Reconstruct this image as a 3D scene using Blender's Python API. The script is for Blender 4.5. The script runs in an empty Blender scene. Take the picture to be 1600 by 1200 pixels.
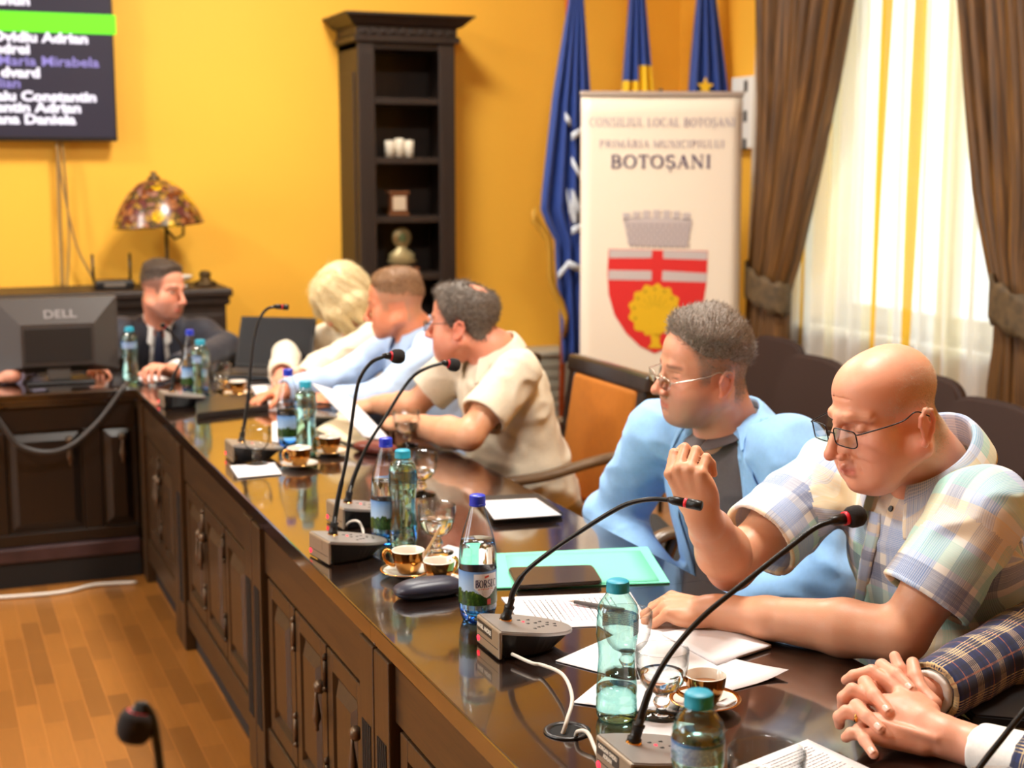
import bpy, bmesh, math, random, os
import numpy as np
from mathutils import Vector, Matrix
random.seed(7); RNG = np.random.default_rng(7)
SC = bpy.context.scene; COL = SC.collection
PI = math.pi
def V(*a): return Vector(a if len(a) > 1 else a[0])
# ---- the camera's measured pose: used to find where on a real surface a feature of the photo lies
FPX, EYE = 2250.0, 1.62
PITCH, YAW = math.radians(8.6), math.radians(22.4)
CF = V(math.sin(YAW)*math.cos(PITCH), math.cos(YAW)*math.cos(PITCH), -math.sin(PITCH))
CR = V(math.cos(YAW), -math.sin(YAW), 0); CU = CR.cross(CF); CP = V(0, 0, EYE)
def ray(px, py): return CF + CR*((px-800)/FPX) + CU*((600-py)/FPX)
TZ = .76
def onz(px, py, z=TZ): d = ray(px, py); return CP + d*((z-EYE)/d.z)
def ony(px, py, y): d = ray(px, py); return CP + d*(y/d.y)
def onx(px, py, x): d = ray(px, py); return CP + d*(x/d.x)
def atd(px, py, t): return CP + ray(px, py)*t
# ---- objects
def link(o, parent=None):
    COL.objects.link(o)
    if parent is not None: o.parent = parent
    return o
def tag(o, label=None, cat=None, group=None, kind=None):
    if label: o['label'] = label
    if cat: o['category'] = cat
    if group: o['group'] = group
    if kind: o['kind'] = kind
    return o
def thing(name, label, cat, loc=(0, 0, 0), rz=0, group=None):
    o = bpy.data.objects.new(name, None); o.empty_display_size = .05
    link(o); o.location = loc; o.rotation_euler = (0, 0, rz)
    return tag(o, label, cat, group)
def mobj(name, bm, mat, parent=None, smooth=False, loc=None, rot=None):
    me = bpy.data.meshes.new(name); bm.to_mesh(me); bm.free()
    mats = mat if isinstance(mat, (list, tuple)) else [mat]
    for m in mats: me.materials.append(m)
    if smooth:
        me.polygons.foreach_set('use_smooth', [True]*len(me.polygons))
        if smooth != True: 
            try: me.set_sharp_from_angle(angle=math.radians(smooth))
            except Exception: pass
    o = bpy.data.objects.new(name, me); link(o, parent)
    if loc is not None: o.location = loc
    if rot is not None: o.rotation_euler = rot
    return o
def struct(name, bm, mat): return tag(mobj(name, bm, mat), kind='structure')
def dup(root, loc, rz=None, label=None, group=None):
    r = root.copy(); COL.objects.link(r); r.location = loc
    if rz is not None: r.rotation_euler = (0, 0, rz)
    if label: r['label'] = label
    if group: r['group'] = group
    for ch in list(root.children):
        c = ch.copy(); COL.objects.link(c); c.parent = r
        for g in list(ch.children):
            d = g.copy(); COL.objects.link(d); d.parent = c
    return r
# ---- shapes in a bmesh
def bx(bm, lo, hi, bev=0, mi=0, seg=2, M=None):
    lo, hi = V(lo), V(hi)
    r = bmesh.ops.create_cube(bm, size=1); vs = r['verts']
    for v in vs: v.co = Vector((lo[i]+(hi[i]-lo[i])*(v.co[i]+.5) for i in range(3)))
    fs = list({f for v in vs for f in v.link_faces})
    if bev:
        es = list({e for v in vs for e in v.link_edges})
        q = bmesh.ops.bevel(bm, geom=es, offset=bev, segments=seg, affect='EDGES', profile=.5)
        fs = list({f for v in q['verts'] for f in v.link_faces} | set(f for f in fs if f.is_valid)); vs = list({v for f in fs for v in f.verts})
    for f in fs: f.material_index = mi
    if M is not None: bmesh.ops.transform(bm, matrix=M, verts=vs)
    return vs
def prism(bm, pts, h0, h1, mi=0, axis='z', M=None):
    """an outline (list of 2-d points) given thickness along an axis"""
    def p3(p, h): return {'z': (p[0], p[1], h), 'y': (p[0], h, p[1]), 'x': (h, p[0], p[1])}[axis]
    a = [bm.verts.new(p3(p, h0)) for p in pts]; b = [bm.verts.new(p3(p, h1)) for p in pts]; n = len(pts)
    fs = [bm.faces.new(a[::-1]), bm.faces.new(b)] + [bm.faces.new((a[i], a[(i+1) % n], b[(i+1) % n], b[i])) for i in range(n)]
    for f in fs: f.material_index = mi
    bmesh.ops.recalc_face_normals(bm, faces=fs)
    if M is not None: bmesh.ops.transform(bm, matrix=M, verts=a+b)
    return a+b
def lathe(bm, prof, n=32, c=(0, 0, 0), mi=0, M=None, sx=1, sy=1):
    """prof: (r, z) from one end to the other; r = 0 closes it"""
    rings = []; allv = []
    for r, z in prof:
        if r < 1e-6: ring = [bm.verts.new((c[0], c[1], c[2]+z))]
        else: ring = [bm.verts.new((c[0]+r*sx*math.cos(2*PI*k/n), c[1]+r*sy*math.sin(2*PI*k/n), c[2]+z)) for k in range(n)]
        rings.append(ring); allv += ring
    for p, q in zip(rings, rings[1:]):
        for k in range(n):
            k2 = (k+1) % n
            if len(p) == 1 and len(q) == 1: continue
            if len(p) == 1: f = bm.faces.new((p[0], q[k2], q[k]))
            elif len(q) == 1: f = bm.faces.new((p[k], p[k2], q[0]))
            else: f = bm.faces.new((p[k], p[k2], q[k2], q[k]))
            f.material_index = mi; f.smooth = True
    if M is not None: bmesh.ops.transform(bm, matrix=M, verts=allv)
    return allv
def spline(pts, n=8):
    """smooth curve through the points (Catmull-Rom)"""
    P = [V(p) for p in pts]; 
    if len(P) < 3: return P
    Q = [P[0]*2-P[1]] + P + [P[-1]*2-P[-2]]; out = []
    for i in range(1, len(Q)-2):
        a, b, c, d = Q[i-1:i+3]
        for k in range(n):
            t = k/n; out.append(.5*((2*b)+(c-a)*t+(2*a-5*b+4*c-d)*t*t+(3*b-a-3*c+d)*t**3))
    return out+[P[-1]]
def tube(bm, pts, r, n=10, mi=0, cap=True, M=None):
    pts = [V(p) for p in pts]; R = r if isinstance(r, (list, tuple)) else [r]*len(pts)
    t0 = (pts[1]-pts[0]).normalized(); u = t0.orthogonal().normalized(); rings = []; allv = []
    for i, p in enumerate(pts):
        t = ((pts[min(i+1, len(pts)-1)]-pts[max(i-1, 0)])).normalized()
        u = (u-t*u.dot(t)).normalized(); w = t.cross(u)
        ring = [bm.verts.new(p+(u*math.cos(2*PI*k/n)+w*math.sin(2*PI*k/n))*R[i]) for k in range(n)]
        rings.append(ring); allv += ring
    for p, q in zip(rings, rings[1:]):
        for k in range(n):
            f = bm.faces.new((p[k], p[(k+1) % n], q[(k+1) % n], q[k])); f.material_index = mi; f.smooth = True
    if cap:
        f = bm.faces.new(rings[0][::-1]); f.material_index = mi; f = bm.faces.new(rings[-1]); f.material_index = mi
    if M is not None: bmesh.ops.transform(bm, matrix=M, verts=allv)
    return allv
def loft(bm, rows, mi=0, closed=False, uv=None):
    """a sheet through rows of equal numbers of points; uv(i, j) gives its texture coordinates"""
    vr = [[bm.verts.new(p) for p in row] for row in rows]; n = len(rows[0])
    lay = bm.loops.layers.uv.verify() if uv else None
    for i in range(len(rows)-1):
        for j in range(n if closed else n-1):
            j2 = (j+1) % n
            f = bm.faces.new((vr[i][j], vr[i][j2], vr[i+1][j2], vr[i+1][j])); f.material_index = mi; f.smooth = True
            if lay:
                jj = j+1
                for lp, q in zip(f.loops, ((i, j), (i, jj), (i+1, jj), (i+1, j))): lp[lay].uv = uv(*q)
    return vr
def NB(): return bmesh.new()
def solidify(o, t, off=0):
    m = o.modifiers.new('thickness', 'SOLIDIFY'); m.thickness = t; m.offset = off; return o
def subsurf(o, l=1):
    m = o.modifiers.new('smooth', 'SUBSURF'); m.levels = l; m.render_levels = l; return o
def text(name, s, size, mat, M, parent=None, bold=0, align='LEFT', ext=.0004, sx=1, spacing=1):
    cu = bpy.data.curves.new(name, 'FONT'); cu.body = s; cu.size = size; cu.extrude = ext; cu.offset = bold
    cu.align_x = align; cu.space_character = spacing; cu.materials.append(mat); cu.resolution_u = 3
    tmp = bpy.data.objects.new(name, cu); COL.objects.link(tmp); bpy.context.view_layer.update(); me = bpy.data.meshes.new_from_object(tmp.evaluated_get(bpy.context.evaluated_depsgraph_get())); bpy.data.objects.remove(tmp); me.name = name
    o = bpy.data.objects.new(name, me); link(o, parent); o.matrix_local = M @ Matrix.Diagonal((sx, 1, 1, 1)); return o
def frame(o, x, y, z=None):
    """matrix with origin o and axes x, y (z = x cross y)"""
    x = V(x).normalized(); z = x.cross(V(y)).normalized() if z is None else V(z).normalized(); y = z.cross(x)
    return Matrix(((x.x, y.x, z.x, o[0]), (x.y, y.y, z.y, o[1]), (x.z, y.z, z.z, o[2]), (0, 0, 0, 1)))
# ---- materials
def lin(c): return tuple(((x/255)/12.92 if x/255 <= .04045 else ((x/255+.055)/1.055)**2.4) for x in c)
def rgb(*c): return (*lin(c), 1)
class NT:
    def __init__(s, name):
        s.m = bpy.data.materials.new(name); s.m.use_nodes = True; s.t = s.m.node_tree; s.n = s.t.nodes; s.l = s.t.links
        s.b = s.n['Principled BSDF']; s.out = s.n['Material Output']
    def new(s, ty, **kw):
        n = s.n.new(ty)
        for k, v in kw.items():
            if k.startswith('i_'): n.inputs[k[2:].replace('_', ' ')].default_value = v
            else: setattr(n, k, v)
        return n
    def link(s, a, b): s.l.new(a, b)
    def coord(s, kind='Object', scale=(1, 1, 1), rot=(0, 0, 0), loc=(0, 0, 0)):
        tc = s.new('ShaderNodeTexCoord'); mp = s.new('ShaderNodeMapping')
        mp.inputs['Scale'].default_value = scale; mp.inputs['Rotation'].default_value = rot; mp.inputs['Location'].default_value = loc
        s.link(tc.outputs[kind], mp.inputs['Vector']); return mp.outputs['Vector']
    def noise(s, vec, scale, detail=4, rough=.5, dist=0):
        n = s.new('ShaderNodeTexNoise'); n.inputs['Scale'].default_value = scale; n.inputs['Detail'].default_value = detail
        n.inputs['Roughness'].default_value = rough; n.inputs['Distortion'].default_value = dist
        s.link(vec, n.inputs['Vector']); return n.outputs['Fac']
    def ramp(s, fac, stops, interp='LINEAR'):
        r = s.new('ShaderNodeValToRGB'); r.color_ramp.interpolation = interp; e = r.color_ramp.elements
        while len(e) < len(stops): e.new(.5)
        for x, (p, c) in zip(e, stops): x.position = p; x.color = c
        s.link(fac, r.inputs['Fac']); return r.outputs['Color']
    def mix(s, fac, a, b, mode='MIX'):
        n = s.new('ShaderNodeMix', data_type='RGBA', blend_type=mode)
        for v, k in ((fac, 0), (a, 6), (b, 7)):
            if isinstance(v, (int, float, tuple)): n.inputs[k].default_value = v
            else: s.link(v, n.inputs[k])
        return n.outputs[2]
    def math(s, op, a, b=None, c=None):
        n = s.new('ShaderNodeMath', operation=op)
        for k, v in enumerate((a, b, c)):
            if v is None: continue
            if isinstance(v, (int, float)): n.inputs[k].default_value = v
            else: s.link(v, n.inputs[k])
        return n.outputs[0]
    def bump(s, h, strength=.3, dist=.002):
        n = s.new('ShaderNodeBump'); n.inputs['Strength'].default_value = strength; n.inputs['Distance'].default_value = dist
        s.link(h, n.inputs['Height']); s.link(n.outputs['Normal'], s.b.inputs['Normal']); return n
    def set(s, **kw):
        for k, v in kw.items():
            i = s.b.inputs[k.replace('_', ' ')]
            if hasattr(v, 'is_output'): s.link(v, i)
            else: i.default_value = v
        return s
def plain(name, col, rough=.5, metal=0, bump=0, bscale=200, coat=0, spec=.5, sheen=0, var=0):
    m = NT(name); c = rgb(*col)
    if var or bump:
        nz = m.noise(m.coord(), bscale, 3)
        if var:
            lo = tuple(x*(1-var) for x in c[:3])+(1,); hi = tuple(min(1, x*(1+var)) for x in c[:3])+(1,)
            m.set(Base_Color=m.ramp(m.noise(m.coord(), bscale*.15, 3), [(.3, lo), (.7, hi)]))
        else: m.set(Base_Color=c)
        if bump: m.bump(nz, bump, .001)
    else: m.set(Base_Color=c)
    m.set(Roughness=rough, Metallic=metal, Coat_Weight=coat, Specular_IOR_Level=spec, Sheen_Weight=sheen)
    return m.m
def emis(name, col, s=1):
    m = NT(name); m.set(Base_Color=(0, 0, 0, 1), Emission_Color=rgb(*col), Emission_Strength=s, Roughness=.6); return m.m
def wood(name, dark, light, rough=.35, grain='z', coat=.2, bump=.15, sc=1.0, crough=.1):
    m = NT(name); s = {'x': (2, 40, 40), 'y': (40, 2, 40), 'z': (40, 40, 2)}[grain]
    v = m.coord('Object', tuple(q*sc for q in s))
    n1 = m.noise(v, 2.0, 6, .65, .6); n2 = m.noise(v, 9, 3, .5)
    f = m.math('ADD', m.math('MULTIPLY', n1, .7), m.math('MULTIPLY', n2, .3))
    m.set(Base_Color=m.ramp(f, [(.32, rgb(*dark)), (.68, rgb(*light))]), Roughness=rough, Coat_Weight=coat, Coat_Roughness=crough)
    m.bump(f, bump, .001); return m.m
def glass(name, col=(255, 255, 255), ior=1.45, rough=0):
    m = NT(name); m.set(Base_Color=rgb(*col), Transmission_Weight=1, IOR=ior, Roughness=rough); return m.m
# ---- soft solids: bodies and clothing are smooth unions of limbs, meshed as one continuous surface
DET = float(os.environ.get('DETAIL', '1'))
def _np(v): return np.array(v, dtype=np.float64)
def smin(a, b, k):
    h = np.maximum(k-np.abs(a-b), 0)/k; return np.minimum(a, b)-h*h*k*.25
def smax(a, b, k): return -smin(-a, -b, k)
class Solid:
    def __init__(s, M=None): s.p = []; s.M = M; s.post = None
    def _w(s, p): return _np((s.M @ V(p)) if s.M is not None else p)
    def _R(s, R):
        R = np.eye(3) if R is None else _np(R); return (_np(s.M.to_3x3()) @ R) if s.M is not None else R
    def cap(s, a, b, r1, r2=None, k=.01, op=1):
        a, b = s._w(a), s._w(b); r2 = r1 if r2 is None else r2
        s.p.append(('c', a, b, r1, r2, k, op, (a+b)/2, np.linalg.norm(b-a)/2+max(r1, r2))); return s
    def ell(s, c, r, R=None, k=.01, op=1):
        c = s._w(c); s.p.append(('e', c, s._R(R), _np(r), None, k, op, c, max(r))); return s
    def box(s, c, h, rd, R=None, k=.01, op=1):
        c = s._w(c); s.p.append(('b', c, s._R(R), _np(h), rd, k, op, c, np.linalg.norm(h)+rd)); return s
    def pipe(s, pts, rs, k=.01, op=1):
        for i in range(len(pts)-1): s.cap(pts[i], pts[i+1], rs[i], rs[i+1], k, op)
        return s
    @staticmethod
    def dist(q, P):
        if q[0] == 'c':
            _, a, b, r1, r2 = q[:5]; ab = b-a; pa = P-a
            t = np.clip((pa @ ab)/max(ab @ ab, 1e-12), 0, 1); d = pa-t[..., None]*ab
            return np.sqrt((d*d).sum(-1))-(r1+(r2-r1)*t)
        if q[0] == 'e':
            l = (P-q[1]) @ q[2]; u = l/q[3]; k0 = np.sqrt((u*u).sum(-1)); w = u/q[3]; k1 = np.sqrt((w*w).sum(-1))
            return k0*(k0-1)/np.maximum(k1, 1e-9)
        l = np.abs((P-q[1]) @ q[2])-q[3]; return np.sqrt((np.maximum(l, 0)**2).sum(-1))+np.minimum(l.max(-1), 0)-q[4]
    def eval(s, P):
        d = np.full(P.shape[:-1], 9.0)
        for q in s.p:
            e = s.dist(q, P); d = smin(d, e, q[5]) if q[6] > 0 else smax(d, -e, q[5])
        if s.post is not None: d = s.post(P, d)
        return d
    def bounds(s, pad):
        lo = np.min([q[7]-q[8] for q in s.p if q[6] > 0], 0)-pad; hi = np.max([q[7]+q[8] for q in s.p if q[6] > 0], 0)+pad
        return lo, hi
    def mesh(s, vox, clip=None, pad=.01):
        """vertices and quads of the zero surface (surface nets on blocks near the surface only)"""
        vox = vox*DET; lo, hi = s.bounds(pad)
        if clip is not None: lo = np.maximum(lo, clip[0]); hi = np.minimum(hi, clip[1])
        B = 8; nb = np.ceil((hi-lo)/(vox*B)).astype(int); n = nb*B
        g = [np.arange(nb[i])*B*vox+lo[i]+(B-1)*vox/2 for i in range(3)]
        C = np.stack(np.meshgrid(*g, indexing='ij'), -1); dc = s.eval(C.reshape(-1, 3)).reshape(nb)
        br = B*vox*.87
        act = np.argwhere(np.abs(dc) < br*1.35+.004); cen = C[tuple(act.T)]
        o = (np.arange(B)-(B-1)/2)*vox; off = np.stack(np.meshgrid(o, o, o, indexing='ij'), -1).reshape(-1, 3)
        D = np.full((len(act), B**3), 9.0)
        for q in s.p:
            near = np.linalg.norm(cen-q[7], axis=1) < q[8]+q[5]+br+.012
            if q[6] < 0: near &= (D.min(1) < 8)
            ix = np.nonzero(near)[0]
            if not len(ix): continue
            e = s.dist(q, cen[ix][:, None, :]+off)
            D[ix] = smin(D[ix], e, q[5]) if q[6] > 0 else smax(D[ix], -e, q[5])
        if s.post is not None: D = s.post((cen[:, None, :]+off), D)
        F = np.where(dc > 0, 1.0, -1.0).astype(np.float32).repeat(B, 0).repeat(B, 1).repeat(B, 2)
        F4 = F.reshape(nb[0], B, nb[1], B, nb[2], B)
        F4[act[:, 0], :, act[:, 1], :, act[:, 2], :] = np.clip(D, -1, 1).reshape(-1, B, B, B)
        F = F4.reshape(n)
        I = F < 0
        cnt = sum(I[i:n[0]-1+i, j:n[1]-1+j, k:n[2]-1+k].astype(np.int8) for i in (0, 1) for j in (0, 1) for k in (0, 1))
        cells = np.argwhere((cnt > 0) & (cnt < 8)); m = len(cells)
        cor = [(i, j, k) for i in (0, 1) for j in (0, 1) for k in (0, 1)]
        val = np.stack([F[cells[:, 0]+i, cells[:, 1]+j, cells[:, 2]+k] for i, j, k in cor], 1)
        acc = np.zeros((m, 3)); num = np.zeros(m)
        for a in range(8):
            for b in range(a+1, 8):
                df = np.array(cor[b])-np.array(cor[a])
                if np.abs(df).sum() != 1: continue
                va, vb = val[:, a], val[:, b]; x = (va < 0) != (vb < 0)
                t = np.where(x, va/np.where(np.abs(va-vb) < 1e-9, 1, va-vb), 0)
                acc += x[:, None]*(np.array(cor[a])+t[:, None]*df); num += x
        pos = (cells+acc/num[:, None])*vox+lo
        idx = np.full(n, -1, np.int32); idx[tuple(cells.T)] = np.arange(m)
        quads = []
        for ax in range(3):
            sl0 = [slice(0, n[i]-(1 if i == ax else 0)) for i in range(3)]; sl1 = [slice((1 if i == ax else 0), n[i]) for i in range(3)]
            A = I[tuple(sl0)]; Bq = I[tuple(sl1)]; E = np.argwhere(A != Bq); u, v = (ax+1) % 3, (ax+2) % 3
            E = E[(E[:, u] > 0) & (E[:, v] > 0)]
            du = np.zeros(3, int); du[u] = 1; dv = np.zeros(3, int); dv[v] = 1
            q = np.stack([idx[tuple((E-du-dv).T)], idx[tuple((E-dv).T)], idx[tuple(E.T)], idx[tuple((E-du).T)]], 1)
            flip = ~A[tuple(E.T)]; q[flip] = q[flip][:, ::-1]; quads.append(q[(q >= 0).all(1)])
        return pos, np.concatenate(quads)
def largest(pos, quads, least=400):
    """drop crumbs that are not joined to the main surface"""
    lab = np.arange(len(pos))
    for _ in range(400):
        m = lab[quads].min(1); new = lab.copy()
        for k in range(4): np.minimum.at(new, quads[:, k], m)
        new = new[new]
        if (new == lab).all(): break
        lab = new
    cnt = np.bincount(lab, minlength=len(pos)); keep = cnt[lab] >= least; q = quads[keep[quads].all(1)]; ix = np.cumsum(keep)-1
    return pos[keep], ix[q]
def relax(pos, quads, it=1, lam=.5):
    for _ in range(it):
        acc = np.zeros_like(pos); n = np.zeros(len(pos))
        for k in range(4):
            a, b = quads[:, k], quads[:, (k+1) % 4]
            for i in range(3): acc[:, i] += np.bincount(a, pos[b, i], len(pos))+np.bincount(b, pos[a, i], len(pos))
            n += np.bincount(a, minlength=len(pos))+np.bincount(b, minlength=len(pos))
        pos = pos+lam*(acc/np.maximum(n, 1)[:, None]-pos)
    return pos
def raw_mesh(name, pos, quads, mats, parent=None, tint=None, uv=None, midx=None, tris=None):
    me = bpy.data.meshes.new(name); nq = len(quads); nt = 0 if tris is None else len(tris)
    me.vertices.add(len(pos)); me.vertices.foreach_set('co', np.asarray(pos, np.float32).ravel())
    loops = quads.ravel() if not nt else np.concatenate([quads.ravel(), tris.ravel()])
    me.loops.add(len(loops)); me.loops.foreach_set('vertex_index', loops.astype(np.int32))
    me.polygons.add(nq+nt); st = np.concatenate([np.arange(nq)*4, nq*4+np.arange(nt)*3]).astype(np.int32)
    me.polygons.foreach_set('loop_start', st)
    me.polygons.foreach_set('loop_total', np.concatenate([np.full(nq, 4), np.full(nt, 3)]).astype(np.int32))
    for m in (mats if isinstance(mats, (list, tuple)) else [mats]): me.materials.append(m)
    me.update(calc_edges=True)
    me.polygons.foreach_set('use_smooth', np.ones(nq+nt, bool))
    if midx is not None: me.polygons.foreach_set('material_index', np.asarray(midx, np.int32))
    if tint is not None:
        a = me.color_attributes.new('tint', 'FLOAT_COLOR', 'POINT'); a.data.foreach_set('color', np.c_[tint, np.ones(len(tint))].astype(np.float32).ravel())
    if uv is not None:
        l = me.uv_layers.new(name='UVMap'); l.data.foreach_set('uv', np.asarray(uv, np.float32).ravel())
    me.validate(); o = bpy.data.objects.new(name, me); link(o, parent); return o
_perm = np.random.default_rng(3).permutation(256); _perm = np.concatenate([_perm]*3)
def vnoise(P):
    """smooth value noise in -1..1"""
    P = np.asarray(P); i = np.floor(P).astype(int); f = P-i; f = f*f*(3-2*f); i &= 255
    def h(a, b, c): return _perm[_perm[_perm[(i[..., 0]+a) & 255]+((i[..., 1]+b) & 255)]+((i[..., 2]+c) & 255)]/127.5-1
    r = 0
    for a in (0, 1):
        for b in (0, 1):
            for c in (0, 1):
                r = r+h(a, b, c)*(f[..., 0] if a else 1-f[..., 0])*(f[..., 1] if b else 1-f[..., 1])*(f[..., 2] if c else 1-f[..., 2])
    return r
def sstep(a, b, x): t = np.clip((x-a)/(b-a), 0, 1); return t*t*(3-2*t)
# ---- materials of the place
M = {}
def wallmat(name, col):
    m = NT(name); n = m.noise(m.coord(), 1.3, 3); c = rgb(*col)
    m.set(Base_Color=m.ramp(n, [(.3, tuple(x*.96 for x in c[:3])+(1,)), (.7, c)]), Roughness=.55, Specular_IOR_Level=.35)
    m.bump(m.noise(m.coord(), 90, 4), .06, .001); return m.m
M['yellow'] = wallmat('yellow wall paint', (250, 189, 66))
M['ceil'] = plain('ceiling white', (240, 236, 226), .8)
M['white'] = plain('white paint', (238, 238, 234), .4)
def floor_mat():
    m = NT('oak parquet'); v = m.coord('Object', rot=(0, 0, PI/2))
    br = m.new('ShaderNodeTexBrick', offset=.5, squash=1); m.link(v, br.inputs['Vector'])
    br.inputs['Color1'].default_value = (0, 0, 0, 1); br.inputs['Color2'].default_value = (1, 1, 1, 1)
    br.inputs['Mortar'].default_value = (.5, .5, .5, 1); br.inputs['Scale'].default_value = 1; br.inputs['Mortar Size'].default_value = .0011
    br.inputs['Brick Width'].default_value = .34; br.inputs['Row Height'].default_value = .066; br.inputs['Bias'].default_value = 0
    g = m.noise(m.coord('Object', (40, 3, 1)), 2, 6, .6, .4); big = m.noise(m.coord(), 1.2, 3)
    base = m.ramp(br.outputs['Color'], [(0, rgb(114, 68, 20)), (.5, rgb(138, 84, 27)), (1, rgb(160, 100, 36))])
    base = m.mix(m.math('MULTIPLY', g, .5), base, rgb(104, 62, 20)); base = m.mix(m.math('MULTIPLY', big, .25), base, rgb(186, 130, 66))
    base = m.mix(br.outputs['Fac'], base, rgb(176, 112, 50))
    m.set(Base_Color=base, Roughness=.38, Coat_Weight=.25, Coat_Roughness=.25); m.bump(g, .1, .001); return m.m
M['floor'] = floor_mat()
DK, LT = (38, 24, 10), (68, 45, 20)
M['wood'] = wood('dark walnut vertical grain', DK, LT, .42, 'z', .12, .25, crough=.25)
M['woodx'] = wood('dark walnut long grain', DK, LT, .42, 'y', .12, .25, crough=.25)
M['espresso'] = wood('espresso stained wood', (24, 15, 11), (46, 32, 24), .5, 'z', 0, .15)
M['farwood'] = wood('near black walnut', (16, 10, 7), (30, 19, 13), .38, 'z', .15, .15, crough=.25)  # darker walnut for the whole front of the cross table
M['gap'] = plain('near black joint', (14, 10, 8), .7)  # near black for joints, flutes, toe boards, carcasses, grooves and buttons
def top_mat():
    m = NT('lacquered dark table top'); v = m.coord('Object', (6, 90, 20)); n1 = m.noise(v, 2, 6, .7, .3)
    n2 = m.noise(m.coord('Object', (3, 3, 3)), 2, 3)
    m.set(Base_Color=m.ramp(n1, [(.35, rgb(18, 10, 8)), (.7, rgb(36, 21, 14))]), Roughness=m.ramp(n2, [(.3, (.13,)*3+(1,)), (.75, (.24,)*3+(1,))]), Specular_IOR_Level=.9, Coat_Weight=1, Coat_Roughness=.06, Coat_IOR=1.75)
    m.bump(n1, .12, .0006); return m.m
M['top'] = top_mat()
M['iron'] = plain('aged dark brass', (96, 80, 64), .4, .8, .3, 300)
M['blackmetal'] = plain('black coated metal', (14, 14, 15), .38, .3)
M['blackplastic'] = plain('black plastic', (18, 18, 20), .35, 0, .15, 900)
M['rubber'] = plain('dark cable sheath', (52, 48, 46), .5)
M['whitecable'] = plain('off white cable', (205, 198, 186), .45)
M['paper'] = plain('white paper', (226, 222, 224), .7, 0, .02, 60)
M['ink'] = plain('printed ink', (92, 88, 96), .8)
M['pinkink'] = plain('pink highlighted ink', (226, 130, 150), .8)
M['gold'] = plain('polished gold', (214, 160, 84), .16, 1)
M['chrome'] = plain('chrome', (200, 200, 202), .18, 1)
M['porcelain'] = plain('glazed porcelain', (238, 230, 218), .12, 0, coat=.6)
# ---- room shell
YB, XR, XL, YF, ZC = 7.7, 4.25, -4.6, -3.2, 3.75
bm = NB(); bx(bm, (XL-.2, YF-.2, -.12), (XR+.5, YB+.2, 0)); struct('floor', bm, M['floor'])
bm = NB(); bx(bm, (XL-.2, YF-.2, ZC), (XR+.5, YB+.2, ZC+.12)); struct('ceiling', bm, M['ceil'])
bm = NB(); bx(bm, (XL-.2, YB, 0), (XR+.5, YB+.2, ZC)); struct('wall_back', bm, M['yellow'])
bm = NB(); bx(bm, (XL-.2, YF-.2, 0), (XR+.5, YF, ZC)); struct('wall_front', bm, M['yellow'])
WZ0, WZ1, WT = .82, 3.25, .42
def side_wall(name, x0, x1, wins):
    bm = NB(); y = YF
    for a, b in wins:
        bx(bm, (x0, y, 0), (x1, a, ZC)); bx(bm, (x0, a, 0), (x1, b, WZ0)); bx(bm, (x0, a, WZ1), (x1, b, ZC)); y = b
    bx(bm, (x0, y, 0), (x1, YB, ZC)); struct(name, bm, M['yellow'])
RW = [(4.72, 6.42)]; LW = [(2.2, 4.1), (5.0, 6.9)]
side_wall('wall_right', XR, XR+WT, RW); side_wall('wall_left', XL-WT, XL, LW)
gl = NT('window glass'); tr = gl.new('ShaderNodeBsdfTransparent'); gs = gl.new('ShaderNodeBsdfGlossy'); gs.inputs['Roughness'].default_value = .02
mx = gl.new('ShaderNodeMixShader'); mx.inputs[0].default_value = .07; gl.link(tr.outputs[0], mx.inputs[1]); gl.link(gs.outputs[0], mx.inputs[2]); gl.link(mx.outputs[0], gl.out.inputs[0])
M['pane'] = gl.m
wn = 0
for xs, s, wins in ((XR, 1, RW), (XL, -1, LW)):
    for a, b in wins:
        wn += 1; x = xs+s*.28; bm = NB(); f = .06
        def fr(y0, y1, z0, z1): bx(bm, (min(x, x+s*.06), y0, z0), (max(x, x+s*.06), y1, z1), .006)
        fr(a, b, WZ0, WZ0+.09); fr(a, b, WZ1-.09, WZ1); fr(a, a+.09, WZ0, WZ1); fr(b-.09, b, WZ0, WZ1)
        fr((a+b)/2-.06, (a+b)/2+.06, WZ0, WZ1); fr(a, b, 2.5, 2.6)
        o = struct('window_%d' % wn, bm, M['white'])
        bm = NB(); bx(bm, (x+s*.025, a+.05, WZ0+.05), (x+s*.03, b-.05, WZ1-.05)); mobj('window_pane', bm, M['pane'], o)
        bm = NB(); bx(bm, (min(xs-s*.06, xs+s*.3), a-.04, WZ0-.04), (max(xs-s*.06, xs+s*.3), b+.04, WZ0), .01); mobj('window_sill', bm, M['white'], o)
        # the daylight that the sky sends through this opening
        L = bpy.data.lights.new('sky portal', 'AREA'); L.shape = 'RECTANGLE'; L.size = b-a; L.size_y = WZ1-WZ0; L.cycles.is_portal = True
        lo = bpy.data.objects.new('sky_portal', L); link(lo); lo.location = (xs+s*(WT-.01), (a+b)/2, (WZ0+WZ1)/2); lo.rotation_euler = (PI/2, 0, s*PI/2)
# the cream house across the street, seen through the sheer curtain
bm = NB(); bx(bm, (11, 4.6, -4), (17, 12.5, 6.5)); 
house = tag(mobj('building', bm, plain('cream render', (246, 214, 130), .8)), 'cream coloured house outside seen through the sheer curtain', 'building')
bm = NB(); bx(bm, (10.9, 6.2, .1), (11.0, 7.4, 1.9), .03); bx(bm, (10.9, 9.0, .1), (11.0, 10.2, 1.9), .03); mobj('window', bm, M['white'], house)
bm = NB(); bx(bm, (XR+1.5, -20, -4.2), (40, 30, -4.0)); struct('ground', bm, plain('paving outside', (170, 168, 160), .9))
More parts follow.
